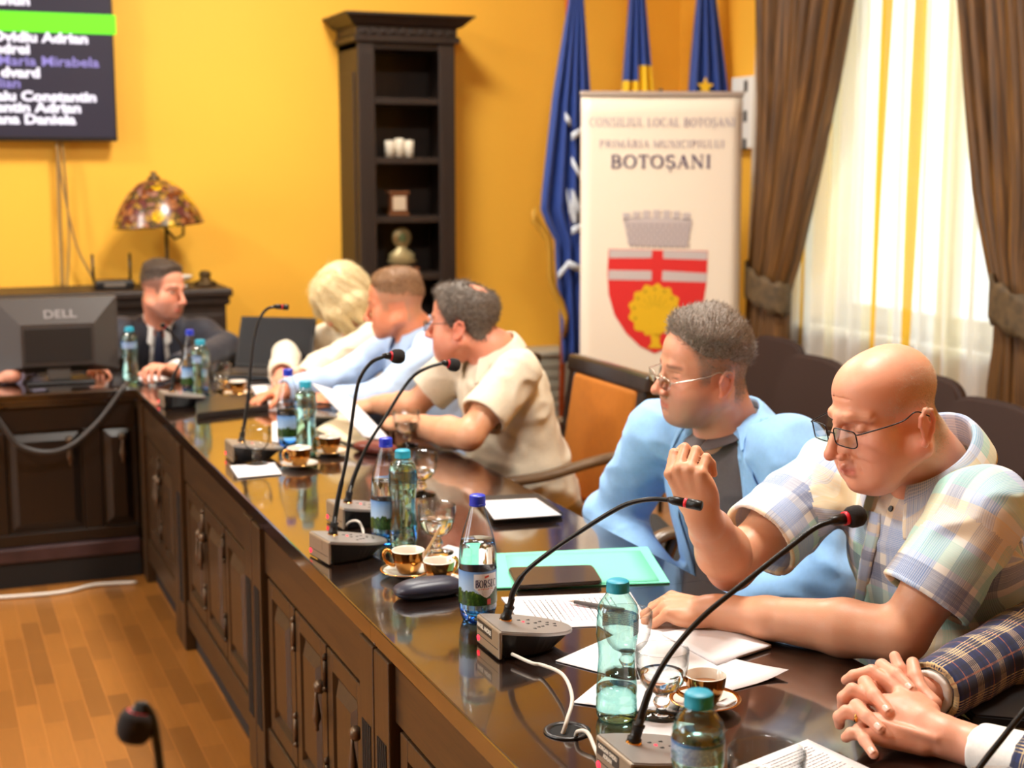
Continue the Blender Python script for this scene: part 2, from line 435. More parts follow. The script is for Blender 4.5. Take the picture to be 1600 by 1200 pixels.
# skirting along the walls
for nm, lo, hi in (('baseboard_back', (XL, YB-.02, 0), (XR, YB, .12)), ('baseboard_right', (XR-.02, YF, 0), (XR, YB-.02, .12))):
    bm = NB(); bx(bm, lo, hi, .004); struct(nm, bm, M['espresso'])
# ---- fill lamps added above the frame, unseen, to brighten the room
M['fillglow'] = emis('fill glow glass', (255, 244, 226), 6)
for i, (x, y) in enumerate(((-1.9, 2.4), (1.6, 2.6), (-1.9, 5.8), (1.6, 5.6))):
    t = thing('fill_lamp', 'unseen added fill lamp above the %s of the room' % ('near left', 'near right', 'far left', 'far right')[i], 'fill lamp', (x, y, ZC))
    bm = NB(); lathe(bm, [(0, 0), (.36, 0), (.36, -.03), (.3, -.035), (0, -.035)], 32); mobj('lamp_base', bm, M['gold'], t)
    bm = NB(); lathe(bm, [(.33, -.031), (.33, -.07), (.24, -.11), (0, -.13)], 32); mobj('lamp_shade', bm, M['fillglow'], t)
    L = bpy.data.lights.new('fill light', 'AREA'); L.shape = 'DISK'; L.size = .66; L.energy = 75; L.color = (1, .95, .87)
    lo = bpy.data.objects.new('fill_light', L); link(lo, t); lo.location = (0, 0, -.15)
# ---- curtains on the right wall
def cloth_mat(name, cols, rough=.8, sheen=.2, band=0):
    m = NT(name); uv = m.coord('UV', (1, 1, 1)); w = m.noise(m.coord('UV', (60, 1.2, 1)), 2, 3)
    m.set(Base_Color=m.ramp(w, [(.3, rgb(*cols[0])), (.55, rgb(*cols[1])), (.75, rgb(*cols[2]))]), Roughness=rough, Sheen_Weight=sheen)
    m.bump(m.noise(m.coord('UV', (400, 400, 1)), 1, 2), .15, .001); return m.m
M['drape'] = cloth_mat('brown striped drape', ((54, 33, 9), (98, 63, 18), (140, 95, 36)), .6, .0)
M['braid'] = plain('woven braid', (84, 66, 40), .7, 0, .8, 160, var=.4)
def drape(name, label, edges, x, folds, depth, tie, amp=.055):
    """edges: (py, px left, px right) of the cloth at some heights, read on the plane of the curtain rail"""
    t = thing(name, label, 'curtain', (x, onx(edges[0][1], edges[0][0], x).y, 0))
    rows = []; n = folds*10
    E = [(onx(l, py, x).z, onx(l, py, x).y, onx(r, py, x).y) for py, l, r in edges]
    zs = sorted({e[0] for e in E} | {E[0][0]+(E[-1][0]-E[0][0])*k/40 for k in range(41)}, reverse=True)
    for z in zs:
        for a, b in zip(E, E[1:]):
            if a[0] >= z >= b[0]:
                k = (a[0]-z)/(a[0]-b[0]); y0 = a[1]+(b[1]-a[1])*k; y1 = a[2]+(b[2]-a[2])*k; break
        row = []
        w = abs(y1-y0); a_ = min(amp, amp*(.45+w*.9))
        for j in range(n+1):
            s = j/n; ph = s*folds*2*PI+.6*math.sin(z*1.3+s*5)
            row.append((x-.02-a_*(math.sin(ph)+.35*math.sin(2.3*ph+z)), y0+(y1-y0)*s+.012*math.cos(ph), z))
        rows.append(row)
    bm = NB(); loft(bm, rows, uv=lambda i, j: (j/n, zs[min(i, len(zs)-1)]))
    for v in bm.verts: v.co -= t.location
    solidify(mobj('curtain_cloth', bm, M['drape'], t, True), .006)
    # the braided tie-back round the gathered cloth
    py, l, r, h = tie; a, b = onx(l, py, x), onx(r, py, x); c = (a+b)/2; rr = abs(a.y-b.y)/2+.02
    bm = NB(); R = []
    for k in range(7):
        z = c.z-h/2+h*k/6; R.append([(x-.03+.085*math.cos(q), c.y+rr*math.sin(q), z+.05*math.sin(q)+.012*math.sin(q*9+k*2)) for q in [2*PI*j/36 for j in range(36)]])
    loft(bm, R, closed=True)
    for v in bm.verts: v.co -= t.location
    solidify(mobj('tieback', bm, M['braid'], t, True), .012)
CX = 4.02
drape('curtain', 'brown gathered drape on the left side of the window, tied back with a braid',
      [(-330, 1196, 1372), (0, 1196, 1332), (150, 1198, 1303), (300, 1194, 1268), (400, 1186, 1246), (450, 1182, 1230), (500, 1180, 1228), (560, 1170, 1228), (640, 1164, 1228), (860, 1150, 1228)], CX, 7, .06, (448, 1184, 1231, .16))
drape('curtain', 'brown gathered drape on the right side of the window, tied back with a braid',
      [(-420, 1480, 1690), (0, 1512, 1690), (150, 1524, 1690), (300, 1538, 1680), (400, 1556, 1650), (480, 1572, 1640), (540, 1570, 1650), (600, 1562, 1660), (700, 1556, 1670), (950, 1545, 1680)], CX, 7, .06, (482, 1568, 1646, .17))
# sheer curtain with golden bands
m = NT('sheer voile with golden bands'); uvn = m.new('ShaderNodeUVMap'); sp = m.new('ShaderNodeSeparateXYZ'); m.link(uvn.outputs[0], sp.inputs[0])
u = sp.outputs[0]
bands = [(.48, .03), (.577, .013), (.675, .017), (.285, .006), (.2, .01), (.84, .02), (.9, .026), (.1, .014)]
msk = None
for c_, w_ in bands:
    k = m.math('LESS_THAN', m.math('ABSOLUTE', m.math('SUBTRACT', u, c_)), w_/2); msk = k if msk is None else m.math('MAXIMUM', msk, k)
wide = m.math('GREATER_THAN', m.noise(m.coord('UV', (26, .02, 1)), 1, 1), .54)
soft = m.mix(wide, rgb(252, 250, 244), rgb(250, 244, 218))
colr = m.mix(msk, soft, rgb(255, 200, 70))
df = m.new('ShaderNodeBsdfDiffuse'); tl = m.new('ShaderNodeBsdfTranslucent'); tp = m.new('ShaderNodeBsdfTransparent')
m.link(colr, df.inputs[0]); m.link(m.mix(1.0, colr, (.4, .4, .4, 1), 'MULTIPLY'), tl.inputs[0])
a1 = m.new('ShaderNodeMixShader'); a1.inputs[0].default_value = .55; m.link(df.outputs[0], a1.inputs[1]); m.link(tl.outputs[0], a1.inputs[2])
a2 = m.new('ShaderNodeMixShader'); m.link(m.math('SUBTRACT', .1, m.math('MULTIPLY', msk, .09)), a2.inputs[0]); m.link(a1.outputs[0], a2.inputs[1]); m.link(tp.outputs[0], a2.inputs[2])
m.link(a2.outputs[0], m.out.inputs[0]); M['sheer'] = m.m
def sheer(y0, y1, x, label):
    n = 260; rows = []; zs = [3.4-3.36*k/24 for k in range(25)]
    for z in zs:
        row = []
        for j in range(n+1):
            s = j/n; ph = s*2*PI*13+.5*math.sin(z*.9+9*s); sp_ = (3.4-z)*.03*(s-.5)
            row.append((x-.028*math.sin(ph)-.014*math.sin(2.7*ph+.4*z), y1+(y0-y1)*s-sp_, z))
        rows.append(row)
    bm = NB(); loft(bm, rows, uv=lambda i, j: (j/n, zs[min(i, 24)]/3.4)); return tag(mobj('sheer_curtain', bm, M['sheer'], None, True), label, 'curtain')
sheer(4.42, 6.66, 4.16, 'white sheer curtain with golden vertical bands over the bright window')
bm = NB(); tube(bm, [(4.08, 4.1, 3.42), (4.08, 7.0, 3.42)], .02, 12); 
tag(mobj('curtain_rail', bm, M['gold']), 'curtain rail above the window', 'curtain rail')
# white control box on the right wall
a, b = onx(1160, 122, XR), onx(1191, 232, XR)
t = thing('wall_box', 'white box with small buttons on the wall beside the left drape', 'control box', (XR, (a.y+b.y)/2, (a.z+b.z)/2)); hy, hz = abs(a.y-b.y)/2, abs(a.z-b.z)/2
bm = NB(); bx(bm, (-.07, -hy, -hz), (0, hy, hz), .008); mobj('body', bm, M['white'], t)
for k, dz in enumerate((.14, -.02, -.17)):
    bm = NB(); bx(bm, (-.074, -hy*.55, dz-.03), (-.069, -hy*.25, dz+.03), .003); mobj('button', bm, M['rubber'], t)
# ---- television on the back wall
def sjoin(bm, fn):
    return fn(bm)
TY = 7.59; tvr, tvb = ony(184, 221, TY), ony(184, 221, TY).z
M['screen'] = emis('dark screen', (34, 27, 50), .75); M['screentext'] = emis('screen white', (250, 240, 252), 1.05); M['screendim'] = emis('screen lilac', (150, 135, 205), .9); M['screengreen'] = emis('screen green', (110, 252, 10), 1.0)
t = thing('television', 'large black wall screen listing names in white with a green bar', 'television', (tvr.x-.73, TY, tvb))
W, Hh = 1.46, .84
bm = NB(); bx(bm, (-W/2, 0, 0), (W/2, .05, Hh), .006); bx(bm, (-.3, .04, .2), (.3, .095, .6)); mobj('casing', bm, M['blackplastic'], t)
bm = NB(); bx(bm, (-W/2+.012, -.002, .02), (W/2-.012, 0, Hh-.012)); mobj('screen', bm, M['screen'], t)
def tvp(px, py): return ony(px, py, TY)-t.location
RX = Matrix.Rotation(PI/2, 4, 'X')
for s, px, py, dim in (('Constantin', 47, 8, 0), ('u Marian', 87, 48, 0), ('Ovidiu Adrian', 138, 68, 0), ('ndrei', 47, 84, 0), ('Maria Mirabela', 155, 105, 1), ('dvard', 63, 121, 0), ('lian', 33, 137, 1), ('laiu Constantin', 151, 159, 0), ('lentin Adrian', 127, 176, 0), ('ana Daniela', 118, 194, 0)):
    p = tvp(px, py); text('screen_text', s, .066, M['screendim'] if dim else M['screentext'], Matrix.Translation((p.x, -.003, p.z)) @ RX, t, .0012 if dim else .0028, 'RIGHT', .0002, 1.22)
a, b = tvp(-40, 12), tvp(181, 41); bm = NB(); bx(bm, (-W/2+.2, -.004, a.z-.105), (b.x, -.0025, a.z-.01)); o = mobj('screen_bar', bm, M['screengreen'], t)
bpy.context.view_layer.update()
# cables hanging below the screen
sbz = ony(180, 455, 7.24).z
for k, (pts, lab) in enumerate((([(90, 222), (93, 330), (98, 455)], 'grey cable hanging straight below the screen, left one'), ([(97, 222), (104, 300), (108, 380), (104, 455)], 'thin grey cable hanging below the screen, middle one'), ([(88, 222), (100, 300), (120, 385), (146, 436)], 'grey cable curving from the screen to the black router'))):
    P = spline([ony(x, y, 7.64-.01*k) for x, y in pts], 8); bm = NB(); tube(bm, P, .009 if k == 0 else .006, 8)
    tag(mobj('cable', bm, plain('grey cable', (150, 118, 70), .5)), lab, 'cable', 'cables below the screen')
# ---- long sideboard against the back wall
sx1 = ony(362, 455, 7.24).x
t = thing('sideboard', 'long dark wooden sideboard against the yellow back wall', 'sideboard', (0, 7.45, 0))
bm = NB(); bx(bm, (-2.2, -.21, .08), (sx1-.03, .225, sbz-.05), .004); bx(bm, (-2.18, -.18, 0), (sx1-.06, .2, .08)); mobj('body', bm, M['espresso'], t)
bm = NB(); bx(bm, (-2.25, -.25, sbz-.045), (sx1, .23, sbz), .012); bx(bm, (-2.22, -.23, sbz-.085), (sx1-.012, .225, sbz-.046), .01); mobj('worktop', bm, M['espresso'], t)
x = -2.16
while x < sx1-.5:
    w = .56; bm = NB(); bx(bm, (x, -.235, .12), (x+w-.02, -.212, sbz-.13), .004); bx(bm, (x+.08, -.244, .2), (x+w-.1, -.236, sbz-.21), .006); d = mobj('door', bm, M['espresso'], t)
    bm = NB(); lathe(bm, [(0, -.012), (.012, -.01), (.014, 0), (.006, .012)], 12, (x+w-.06, -.25, .6)); mobj('handle', bm, M['iron'], d, True); x += w
bm = NB(); bx(bm, (sx1-.36, -.235, .12), (sx1-.05, -.212, sbz-.13), .004); bx(bm, (sx1-.3, -.244, .2), (sx1-.11, -.236, sbz-.21), .006); mobj('panel', bm, M['espresso'], t)
# stained-glass lamp
m = NT('stained glass mosaic'); vo = m.new('ShaderNodeTexVoronoi'); vo.inputs['Scale'].default_value = 34; m.link(m.coord(), vo.inputs['Vector'])
sp = m.new('ShaderNodeSeparateColor'); m.link(vo.outputs['Color'], sp.inputs[0])
c1 = m.ramp(sp.outputs[0], [(0, rgb(110, 52, 22)), (.2, rgb(150, 92, 52)), (.4, rgb(96, 46, 44)), (.55, rgb(140, 98, 82)), (.7, rgb(86, 68, 28)), (.85, rgb(150, 110, 40)), (1, rgb(70, 30, 22))], 'CONSTANT')
v2 = m.new('ShaderNodeTexVoronoi'); v2.inputs['Scale'].default_value = 7.5; m.link(m.coord(), v2.inputs['Vector'])
c2 = m.mix(m.math('LESS_THAN', v2.outputs['Distance'], .26), c1, rgb(214, 168, 10))
ed = m.new('ShaderNodeTexVoronoi', feature='DISTANCE_TO_EDGE'); ed.inputs['Scale'].default_value = 34; m.link(m.coord(), ed.inputs['Vector'])
m.set(Base_Color=m.mix(m.math('LESS_THAN', ed.outputs['Distance'], .05), c2, rgb(50, 36, 24)), Roughness=.25, Subsurface_Weight=0); M['mosaic'] = m.m
M['bronze'] = plain('dark bronze', (84, 64, 34), .45, .6)
LY = 7.42; lb = ony(262, 420, LY); lx = lb.x; zt, z0, z1 = ony(252, 268, LY).z, ony(252, 352, LY).z, sbz
R = (ony(325, 345, LY).x-ony(183, 345, LY).x)/2; lxs = (ony(325, 345, LY).x+ony(183, 345, LY).x)/2
t = thing('table_lamp', 'stained glass dome lamp on a thin bronze stem on the sideboard', 'lamp', (lx, LY, sbz))
bm = NB(); lathe(bm, [(0, 0), (.085, 0), (.088, .012), (.05, .03), (.02, .05), (.009, .08), (.009, z0-sbz+.06), (0, z0-sbz+.06)], 20); tube(bm, [(0, 0, z0-sbz-.02), (.04, -.02, z0-sbz-.07), (.08, -.02, z0-sbz-.05), (.085, -.02, z0-sbz+.02)], .007, 8); mobj('stem', bm, M['bronze'], t)
h = ony(252, 280, LY).z-z0; bm = NB()
lathe(bm, [(R, 0), (R*.97, .012), (R*.93, h*.18), (R*.8, h*.45), (R*.6, h*.72), (R*.36, h*.92), (R*.13, h)], 40, (lxs-lx, 0, z0-sbz)); o = mobj('lamp_shade', bm, M['mosaic'], t, True, rot=(0, math.radians(-4), 0)); solidify(o, .006)
bm = NB(); lathe(bm, [(R*.15, h-.006), (R*.13, h+.015), (.012, h+.025), (.016, h+.04), (0, zt-z0)], 20, (lxs-lx, 0, z0-sbz)); mobj('finial', bm, M['bronze'], t, True, rot=(0, math.radians(-4), 0))
# router, inkstand on the sideboard
a, b = ony(147, 455, 7.42), ony(207, 437, 7.42)
t = thing('router', 'black router with two upright antennas on the sideboard', 'router', ((a.x+b.x)/2, 7.42, sbz)); w = (b.x-a.x)/2
bm = NB(); bx(bm, (-w, -.07, .004), (w, .07, .042), .008); bx(bm, (-w*.8, -.06, 0), (w*.8, .06, .005)); mobj('body', bm, M['blackplastic'], t)
bm = NB(); bx(bm, (-w*.55, -.0715, .012), (w*.55, -.069, .03), .002); mobj('front_panel', bm, plain('grey panel', (110, 100, 90), .5), t)
for s in (-1, 1):
    bm = NB(); tube(bm, [(s*w*.95, .04, .03), (s*w*.97, .05, .17)], .007, 8); mobj('antenna', bm, M['blackplastic'], t)
c = ony(321, 450, 7.42); t = thing('inkstand', 'small dark inkstand at the right end of the sideboard', 'inkstand', (c.x, 7.42, sbz))
bm = NB(); lathe(bm, [(0, 0), (.055, 0), (.06, .01), (.05, .022), (.03, .028), (.026, .05), (.034, .058), (.02, .075), (0, .078)], 20); mobj('body', bm, M['bronze'], t, True)
c = ony(286, 450, 7.4); bm = NB(); lathe(bm, [(0, .03), (.03, .032), (.045, .045), (.05, .056), (.046, .058), (.028, .04), (0, .036)], 20); lathe(bm, [(0, 0), (.025, 0), (.022, .006), (.006, .012), (.006, .032), (0, .034)], 16); o = tag(mobj('glass_bowl', bm, M['porcelain'], None, True), 'pale footed bowl beside the inkstand on the sideboard', 'bowl'); o.location = (c.x, 7.4, sbz)
# ---- tall bookcase
BY = 7.34; X0, X1 = ony(560, 250, BY).x, ony(710, 250, BY).x; bt = ony(640, 24, BY).z; BD = YB-BY-.01
t = thing('bookcase', 'tall narrow dark bookcase with carved cornice against the yellow wall', 'bookcase', ((X0+X1)/2, BY, 0)); hw = (X1-X0)/2
zf = ony(640, 68, BY).z
bm = NB(); bx(bm, (-hw, 0, 0), (-hw+.03, BD, zf)); bx(bm, (hw-.03, 0, 0), (hw, BD, zf)); bx(bm, (-hw+.03, BD-.02, 0), (hw-.03, BD, zf)); bx(bm, (-hw, 0, zf-.03), (hw, BD, zf)); bx(bm, (-hw, -.004, 0), (hw, BD, .1))
for s in (-1, 1): bx(bm, (s*hw-.003 if s > 0 else -hw-.008, .05, .5), (s*hw+.008 if s > 0 else -hw+.003, BD-.05, zf-.15), .004)
mobj('case', bm, M['espresso'], t)
for s in (-1, 1):
    bm = NB(); c0 = s*(hw-.045); bx(bm, (c0-.045, -.018, 0), (c0+.045, .001, zf), .004)
    for q in (-.022, 0, .022): bx(bm, (c0+q-.005, -.023, .3), (c0+q+.005, -.015, zf-.06), .002)
    mobj('pilaster', bm, M['espresso'], t)
bm = NB(); d = bt-zf
prof = [(0, 0), (.02, .005), (.022, .03), (.008, .04), (.008, d*.55), (.03, d*.6), (.04, d*.66), (.075, d*.9), (.085, d*.92), (.085, d), (0, d)]
for (p, z), (p2, z2) in zip(prof, prof[1:]):
    if abs(z2-z) < 1e-5: continue
    a = [bm.verts.new(q) for q in ((-hw-p, -.018-p, zf+z), (hw+p, -.018-p, zf+z), (hw+p, BD, zf+z), (-hw-p, BD, zf+z))]; b = [bm.verts.new(q) for q in ((-hw-p2, -.018-p2, zf+z2), (hw+p2, -.018-p2, zf+z2), (hw+p2, BD, zf+z2), (-hw-p2, BD, zf+z2))]
    for k in range(4): bm.faces.new((a[k], a[(k+1) % 4], b[(k+1) % 4], b[k]))
    if z2 == d: bm.faces.new(b)
for k in range(10):
    x = -hw+.03+k*(2*hw-.06)/9; bx(bm, (x-.014, -.04, zf+d*.32), (x+.014, -.02, zf+d*.5), .004)
mobj('cornice', bm, M['espresso'], t)
shz = [ony(640, y, BY).z for y in (153, 246, 338, 428, 520)]; dz = shz[3]-shz[4]
while shz[-1] > .45: shz.append(shz[-1]-dz)
for z in shz: bm = NB(); bx(bm, (-hw+.03, .004, z-.034), (hw-.03, BD-.02, z), .003); mobj('shelf', bm, M['espresso'], t)
# things on its shelves
px0 = (603+645)/2; c = ony(px0, 247, BY+.1)
cand = plain('cream wax', (236, 226, 206), .5); 
for k, (dx, h, lab) in enumerate(((-.054, .088, 'left'), (0, .1, 'middle'), (.054, .09, 'right'))):
    bm = NB(); lathe(bm, [(0, 0), (.026, 0), (.027, h-.004), (.024, h), (0, h-.004)], 16); tube(bm, [(0, 0, h-.004), (.002, 0, h+.008)], .0015, 6)
    o = tag(mobj('candle', bm, cand, None, True), 'short cream candle on the bookcase shelf, %s one of three' % lab, 'candle', 'candles on the bookcase'); o.location = (c.x+dx, BY+.1, shz[1])
c = ony(622, 338, BY+.1); t = thing('mantel_clock', 'small wooden clock with a pale square dial on the bookcase shelf', 'clock', (c.x, BY+.1, shz[2]))
cw = plain('reddish wood', (112, 66, 36), .4)
bm = NB(); bx(bm, (-.055, -.03, 0), (.055, .03, .02), .004); bx(bm, (-.048, -.025, .02), (.048, .025, .115), .006); bx(bm, (-.058, -.032, .115), (.058, .032, .132), .005); mobj('case', bm, cw, t)
bm = NB(); bx(bm, (-.036, -.028, .03), (.036, -.0255, .105)); lathe(bm, [(0, 0), (.03, 0)], 20, M=Matrix.Translation((0, -.029, .067)) @ Matrix.Rotation(PI/2, 4, 'X')); mobj('dial', bm, plain('pale dial', (206, 186, 160), .5), t)
c = ony(628, 428, BY+.1); t = thing('trophy', 'pale round medallion trophy on a wooden foot on the bookcase shelf', 'trophy', (c.x, BY+.1, shz[3])); tm = plain('pale brass', (172, 156, 112), .4, .4)
bm = NB(); bx(bm, (-.02, -.03, 0), (.09, .04, .03), .004); mobj('foot', bm, cw, t)
bm = NB(); lathe(bm, [(0, .03), (.03, .03), (.085, .06), (.07, .085), (.075, .1), (.03, .13), (.02, .15), (0, .15)], 24, sy=.5); mobj('cup', bm, tm, t, True)
bm = NB(); lathe(bm, [(0, -.012), (.05, -.012), (.056, 0), (.05, .012), (0, .012)], 28, M=Matrix.Translation((0, 0, .19)) @ Matrix.Rotation(PI/2, 4, 'X')); md = mobj('medallion', bm, tm, t, True)
bm = NB(); lathe(bm, [(0, .0), (.024, 0), (.02, .006), (0, .007)], 20, M=Matrix.Translation((0, -.014, .19)) @ Matrix.Rotation(PI/2, 4, 'X')); mobj('centre', bm, plain('green enamel', (118, 140, 96), .4), md, True)
# grey low cabinet by the flag
a, b = ony(800, 552, 7.45), ony(884, 552, 7.45)
t = thing('radiator_cover', 'grey low cabinet against the back wall beside the orange flag pole', 'radiator cover', ((a.x+b.x)/2, 7.57, 0)); w = (b.x-a.x)/2+.05
gm = plain('grey paint', (150, 146, 130), .6)
bm = NB(); bx(bm, (-w, -.1, 0), (w, .125, a.z-.03), .004)
for k in range(8): bx(bm, (-w+.05, -.106, .12+k*.06), (w-.05, -.099, .15+k*.06), .002)
mobj('body', bm, gm, t); bm = NB(); bx(bm, (-w-.01, -.115, a.z-.028), (w+.01, .128, a.z), .005); mobj('lid', bm, plain('pale grey paint', (182, 178, 160), .6), t)
# ---- flags on poles
M['pole'] = plain('orange varnished wood', (176, 70, 22), .3, coat=.4)
flagblue = lambda n, c: plain(n, c, .6, 0, .2, 500, sheen=.3)
M['natoblue'] = flagblue('deep blue satin', (22, 58, 138)); M['flagblue'] = flagblue('royal blue satin', (30, 66, 150)); M['flagyellow'] = flagblue('bright yellow satin', (252, 204, 8)); M['flagred'] = flagblue('red satin', (200, 30, 40)); M['fringe'] = plain('gold fringe', (190, 140, 40), .6, 0, .8, 300); M['emblem'] = plain('white satin print', (214, 222, 232), .6)
def flag(label, edges, Y, polepx, mats, folds=4, colour=None, amp=.03):
    """edges as for the drapes: (py, px left, px right) read on the plane y = Y"""
    top = ony(polepx[0], polepx[1], Y); foot = ony(polepx[2], polepx[3], Y)
    dx = (foot.x-top.x)/(foot.z-top.z); base = V(top.x+dx*(0-top.z), Y, 0)
    t = thing('flag', label, 'flag', base)
    bm = NB(); tube(bm, [V(0, .02, .03), V(top.x+dx*(2.75-top.z), Y, 2.75)-base+V(0, .02, 0)], .016, 12); mobj('pole', bm, M['pole'], t)
    bm = NB(); lathe(bm, [(0, 0), (.12, 0), (.12, .02), (.05, .035), (.03, .06), (0, .06)], 28); mobj('pole_base', bm, M['gold'], t)
    E = [(ony(l, py, Y).z, ony(l, py, Y).x, ony(r, py, Y).x) for py, l, r in edges]; n = folds*8; N = 36
    zs = [E[0][0]+(E[-1][0]-E[0][0])*k/N for k in range(N+1)]; rows = []
    for z in zs:
        for a, b in zip(E, E[1:]):
            if a[0]+1e-6 >= z >= b[0]-1e-6: k = (a[0]-z)/(a[0]-b[0]); x0 = a[1]+(b[1]-a[1])*k; x1 = a[2]+(b[2]-a[2])*k; break
        w = x1-x0; row = []
        for j in range(n+1):
            s = j/n; ph = s*folds*2*PI+.5*math.sin(z*2+s*4); row.append(V(x0+w*s, Y-.045-min(amp, w*.16)*math.sin(ph), z)-base)
        rows.append(row)
    bm = NB(); vr = loft(bm, rows)
    if colour:
        for f in bm.faces: c = f.calc_center_median()+base; f.material_index = colour(c)
    cl = mobj('flag_cloth', bm, mats, t, True); solidify(cl, .004); return t, cl, base, rows
nato = flag('blue flag with a white compass star and gold fringe, left of the white banner',
     [(-330, 893, 905), (0, 884, 906), (150, 859, 915), (300, 841, 925), (335, 838, 925), (372, 860, 925), (430, 862, 925), (470, 866, 925), (520, 870, 925), (565, 872, 925)], 7.0, (892, -100, 880, 640), [M['natoblue']], 4)
tN, clN, bN, rN = nato
bm = NB()
fr = [(838, 322), (838, 338), (848, 352), (860, 368), (863, 392), (863, 424), (868, 446), (880, 470), (888, 492), (886, 520)]
P = [ony(x, y, 6.93)-bN for x, y in fr]; q = [p+V(-.028, -.006, -.03) for p in P]; loft(bm, [P, q]); o = mobj('fringe', bm, M['fringe'], clN); solidify(o, .01)
bm = NB()
for seg in (((883, 181), (892, 193)), ((893, 214), (910, 203)), ((893, 250), (914, 288)), ((886, 300), (893, 350)), ((893, 300), (903, 345)), ((893, 361), (912, 353)), ((872, 432), (888, 412), (908, 421))):
    P = [ony(x, y, 6.905)-bN for x, y in seg]; w = .02; loft(bm, [[p+V(0, 0, w) for p in P], [p-V(0, 0, w) for p in P]])
P = [ony(x, y, 6.906)-bN for x, y in ((896, 296), (906, 322), (898, 352), (888, 330))]; bm.faces.new([bm.verts.new(p) for p in P]); o = mobj('logo', bm, M['emblem'], clN); solidify(o, .003)
def rom(c):
    p = c; zz = ony(968, 130, 7.1).z; xx = ony(968, 130, 7.1).x; x2, z2 = ony(1010, 102, 7.1).x, ony(1010, 102, 7.1).z
    return 1 if c.z < zz+(z2-zz)*(c.x-xx)/(x2-xx) else 0
flag('blue and yellow flag rising behind the middle of the white banner', [(-330, 984, 996), (0, 978, 1002), (100, 970, 1010), (150, 966, 1014), (560, 950, 1030)], 7.1, (988, -100, 984, 640), [M['flagblue'], M['flagyellow']], 3, rom)
tE, clE, bE, _ = flag('blue flag with a golden star rising behind the right edge of the white banner', [(-330, 1092, 1104), (0, 1083, 1112), (100, 1074, 1124), (150, 1070, 1130), (560, 1030, 1104)], 7.1, (1098, -100, 1092, 640), [M['flagblue']], 3)
bm = NB(); c = ony(1102, 136, 7.0)-bE
pts = [(c.x+.055*(1 if k % 2 == 0 else .42)*math.sin(k*PI/5), c.z+.055*(1 if k % 2 == 0 else .42)*math.cos(k*PI/5)) for k in range(10)]
prism(bm, pts, c.y-.002, c.y+.002, axis='y'); mobj('star_emblem', bm, M['flagyellow'], clE)
# ---- roll-up banner
tl = ony(908, 150, 6.62); tr_ = ony(1161, 143, 6.36); 
ux = V(tr_.x-tl.x, tr_.y-tl.y, 0); BW = ux.length; ux.normalize(); nrm = V(ux.y, -ux.x, 0)      # nrm points to the room
lean = math.radians(1.2); uz = (V(0, 0, 1)*math.cos(lean)-nrm*(-math.sin(lean))*-1).normalized(); nb = ux.cross(uz); nb = nb if nb.dot(CP-tl) > 0 else -nb
BZ = (tl.z+tr_.z)/2; org = V(tl.x, tl.y, 0)-V(0, 0, 0)
top0 = V(tl.x, tl.y, BZ); org = top0-uz*(BZ/uz.z); Lb = BZ/uz.z
def bq(px, py):
    d = ray(px, py); k = (org-CP).dot(nb)/d.dot(nb); p = CP+d*k-org; return p.dot(ux), p.dot(uz)
t = thing('rollup_banner', 'white roll-up banner printed with a red shield and golden peacock', 'banner', org+ux*BW/2)
Mb = Matrix.Translation(-t.location) @ Matrix(((ux.x, uz.x, nb.x, org.x), (ux.y, uz.y, nb.y, org.y), (ux.z, uz.z, nb.z, org.z), (0, 0, 0, 1)))
def slab(name, mat, polys, z0, z1, parent):
    bm = NB()
    for p in polys: prism(bm, p, z0, z1)
    o = mobj(name, bm, mat, parent); return o
M['vinyl'] = plain('cream white vinyl', (240, 226, 206), .45)
bm = NB(); n = 14; rows = [[V(BW*j/n, .06+(Lb-.06)*i/20, -.003*math.sin(j/n*PI)) for j in range(n+1)] for i in range(21)]; loft(bm, rows); bmesh.ops.transform(bm, matrix=Mb, verts=bm.verts); sheet = mobj('printed_sheet', bm, M['vinyl'], t, True); solidify(sheet, .001)
bm = NB(); bx(bm, (-.005, Lb-.012, -.012), (BW+.005, Lb+.012, .012), .005, M=Mb); mobj('top_rail', bm, plain('silver rail', (196, 186, 176), .35, .5), t)
bm = NB(); bx(bm, (-.02, 0, -.12), (BW+.02, .085, .1), .01, M=Mb); mobj('base', bm, M['chrome'], t)
bm = NB(); tube(bm, [V(BW/2, .05, -.05), V(BW/2, Lb+.03, -.05)], .01, 8, M=Mb); mobj('support_pole', bm, M['chrome'], t)
M['bred'] = plain('printed red', (216, 44, 44), .45); M['bgrey'] = plain('printed grey', (196, 184, 182), .45); M['bgreyd'] = plain('printed dark grey', (150, 136, 140), .45); M['bgold'] = plain('printed gold', (226, 180, 30), .45); M['bgoldd'] = plain('printed dark gold', (170, 140, 20), .45); M['btext'] = plain('printed violet grey', (92, 82, 110), .5); M['btextl'] = plain('printed pale violet grey', (168, 156, 168), .5)
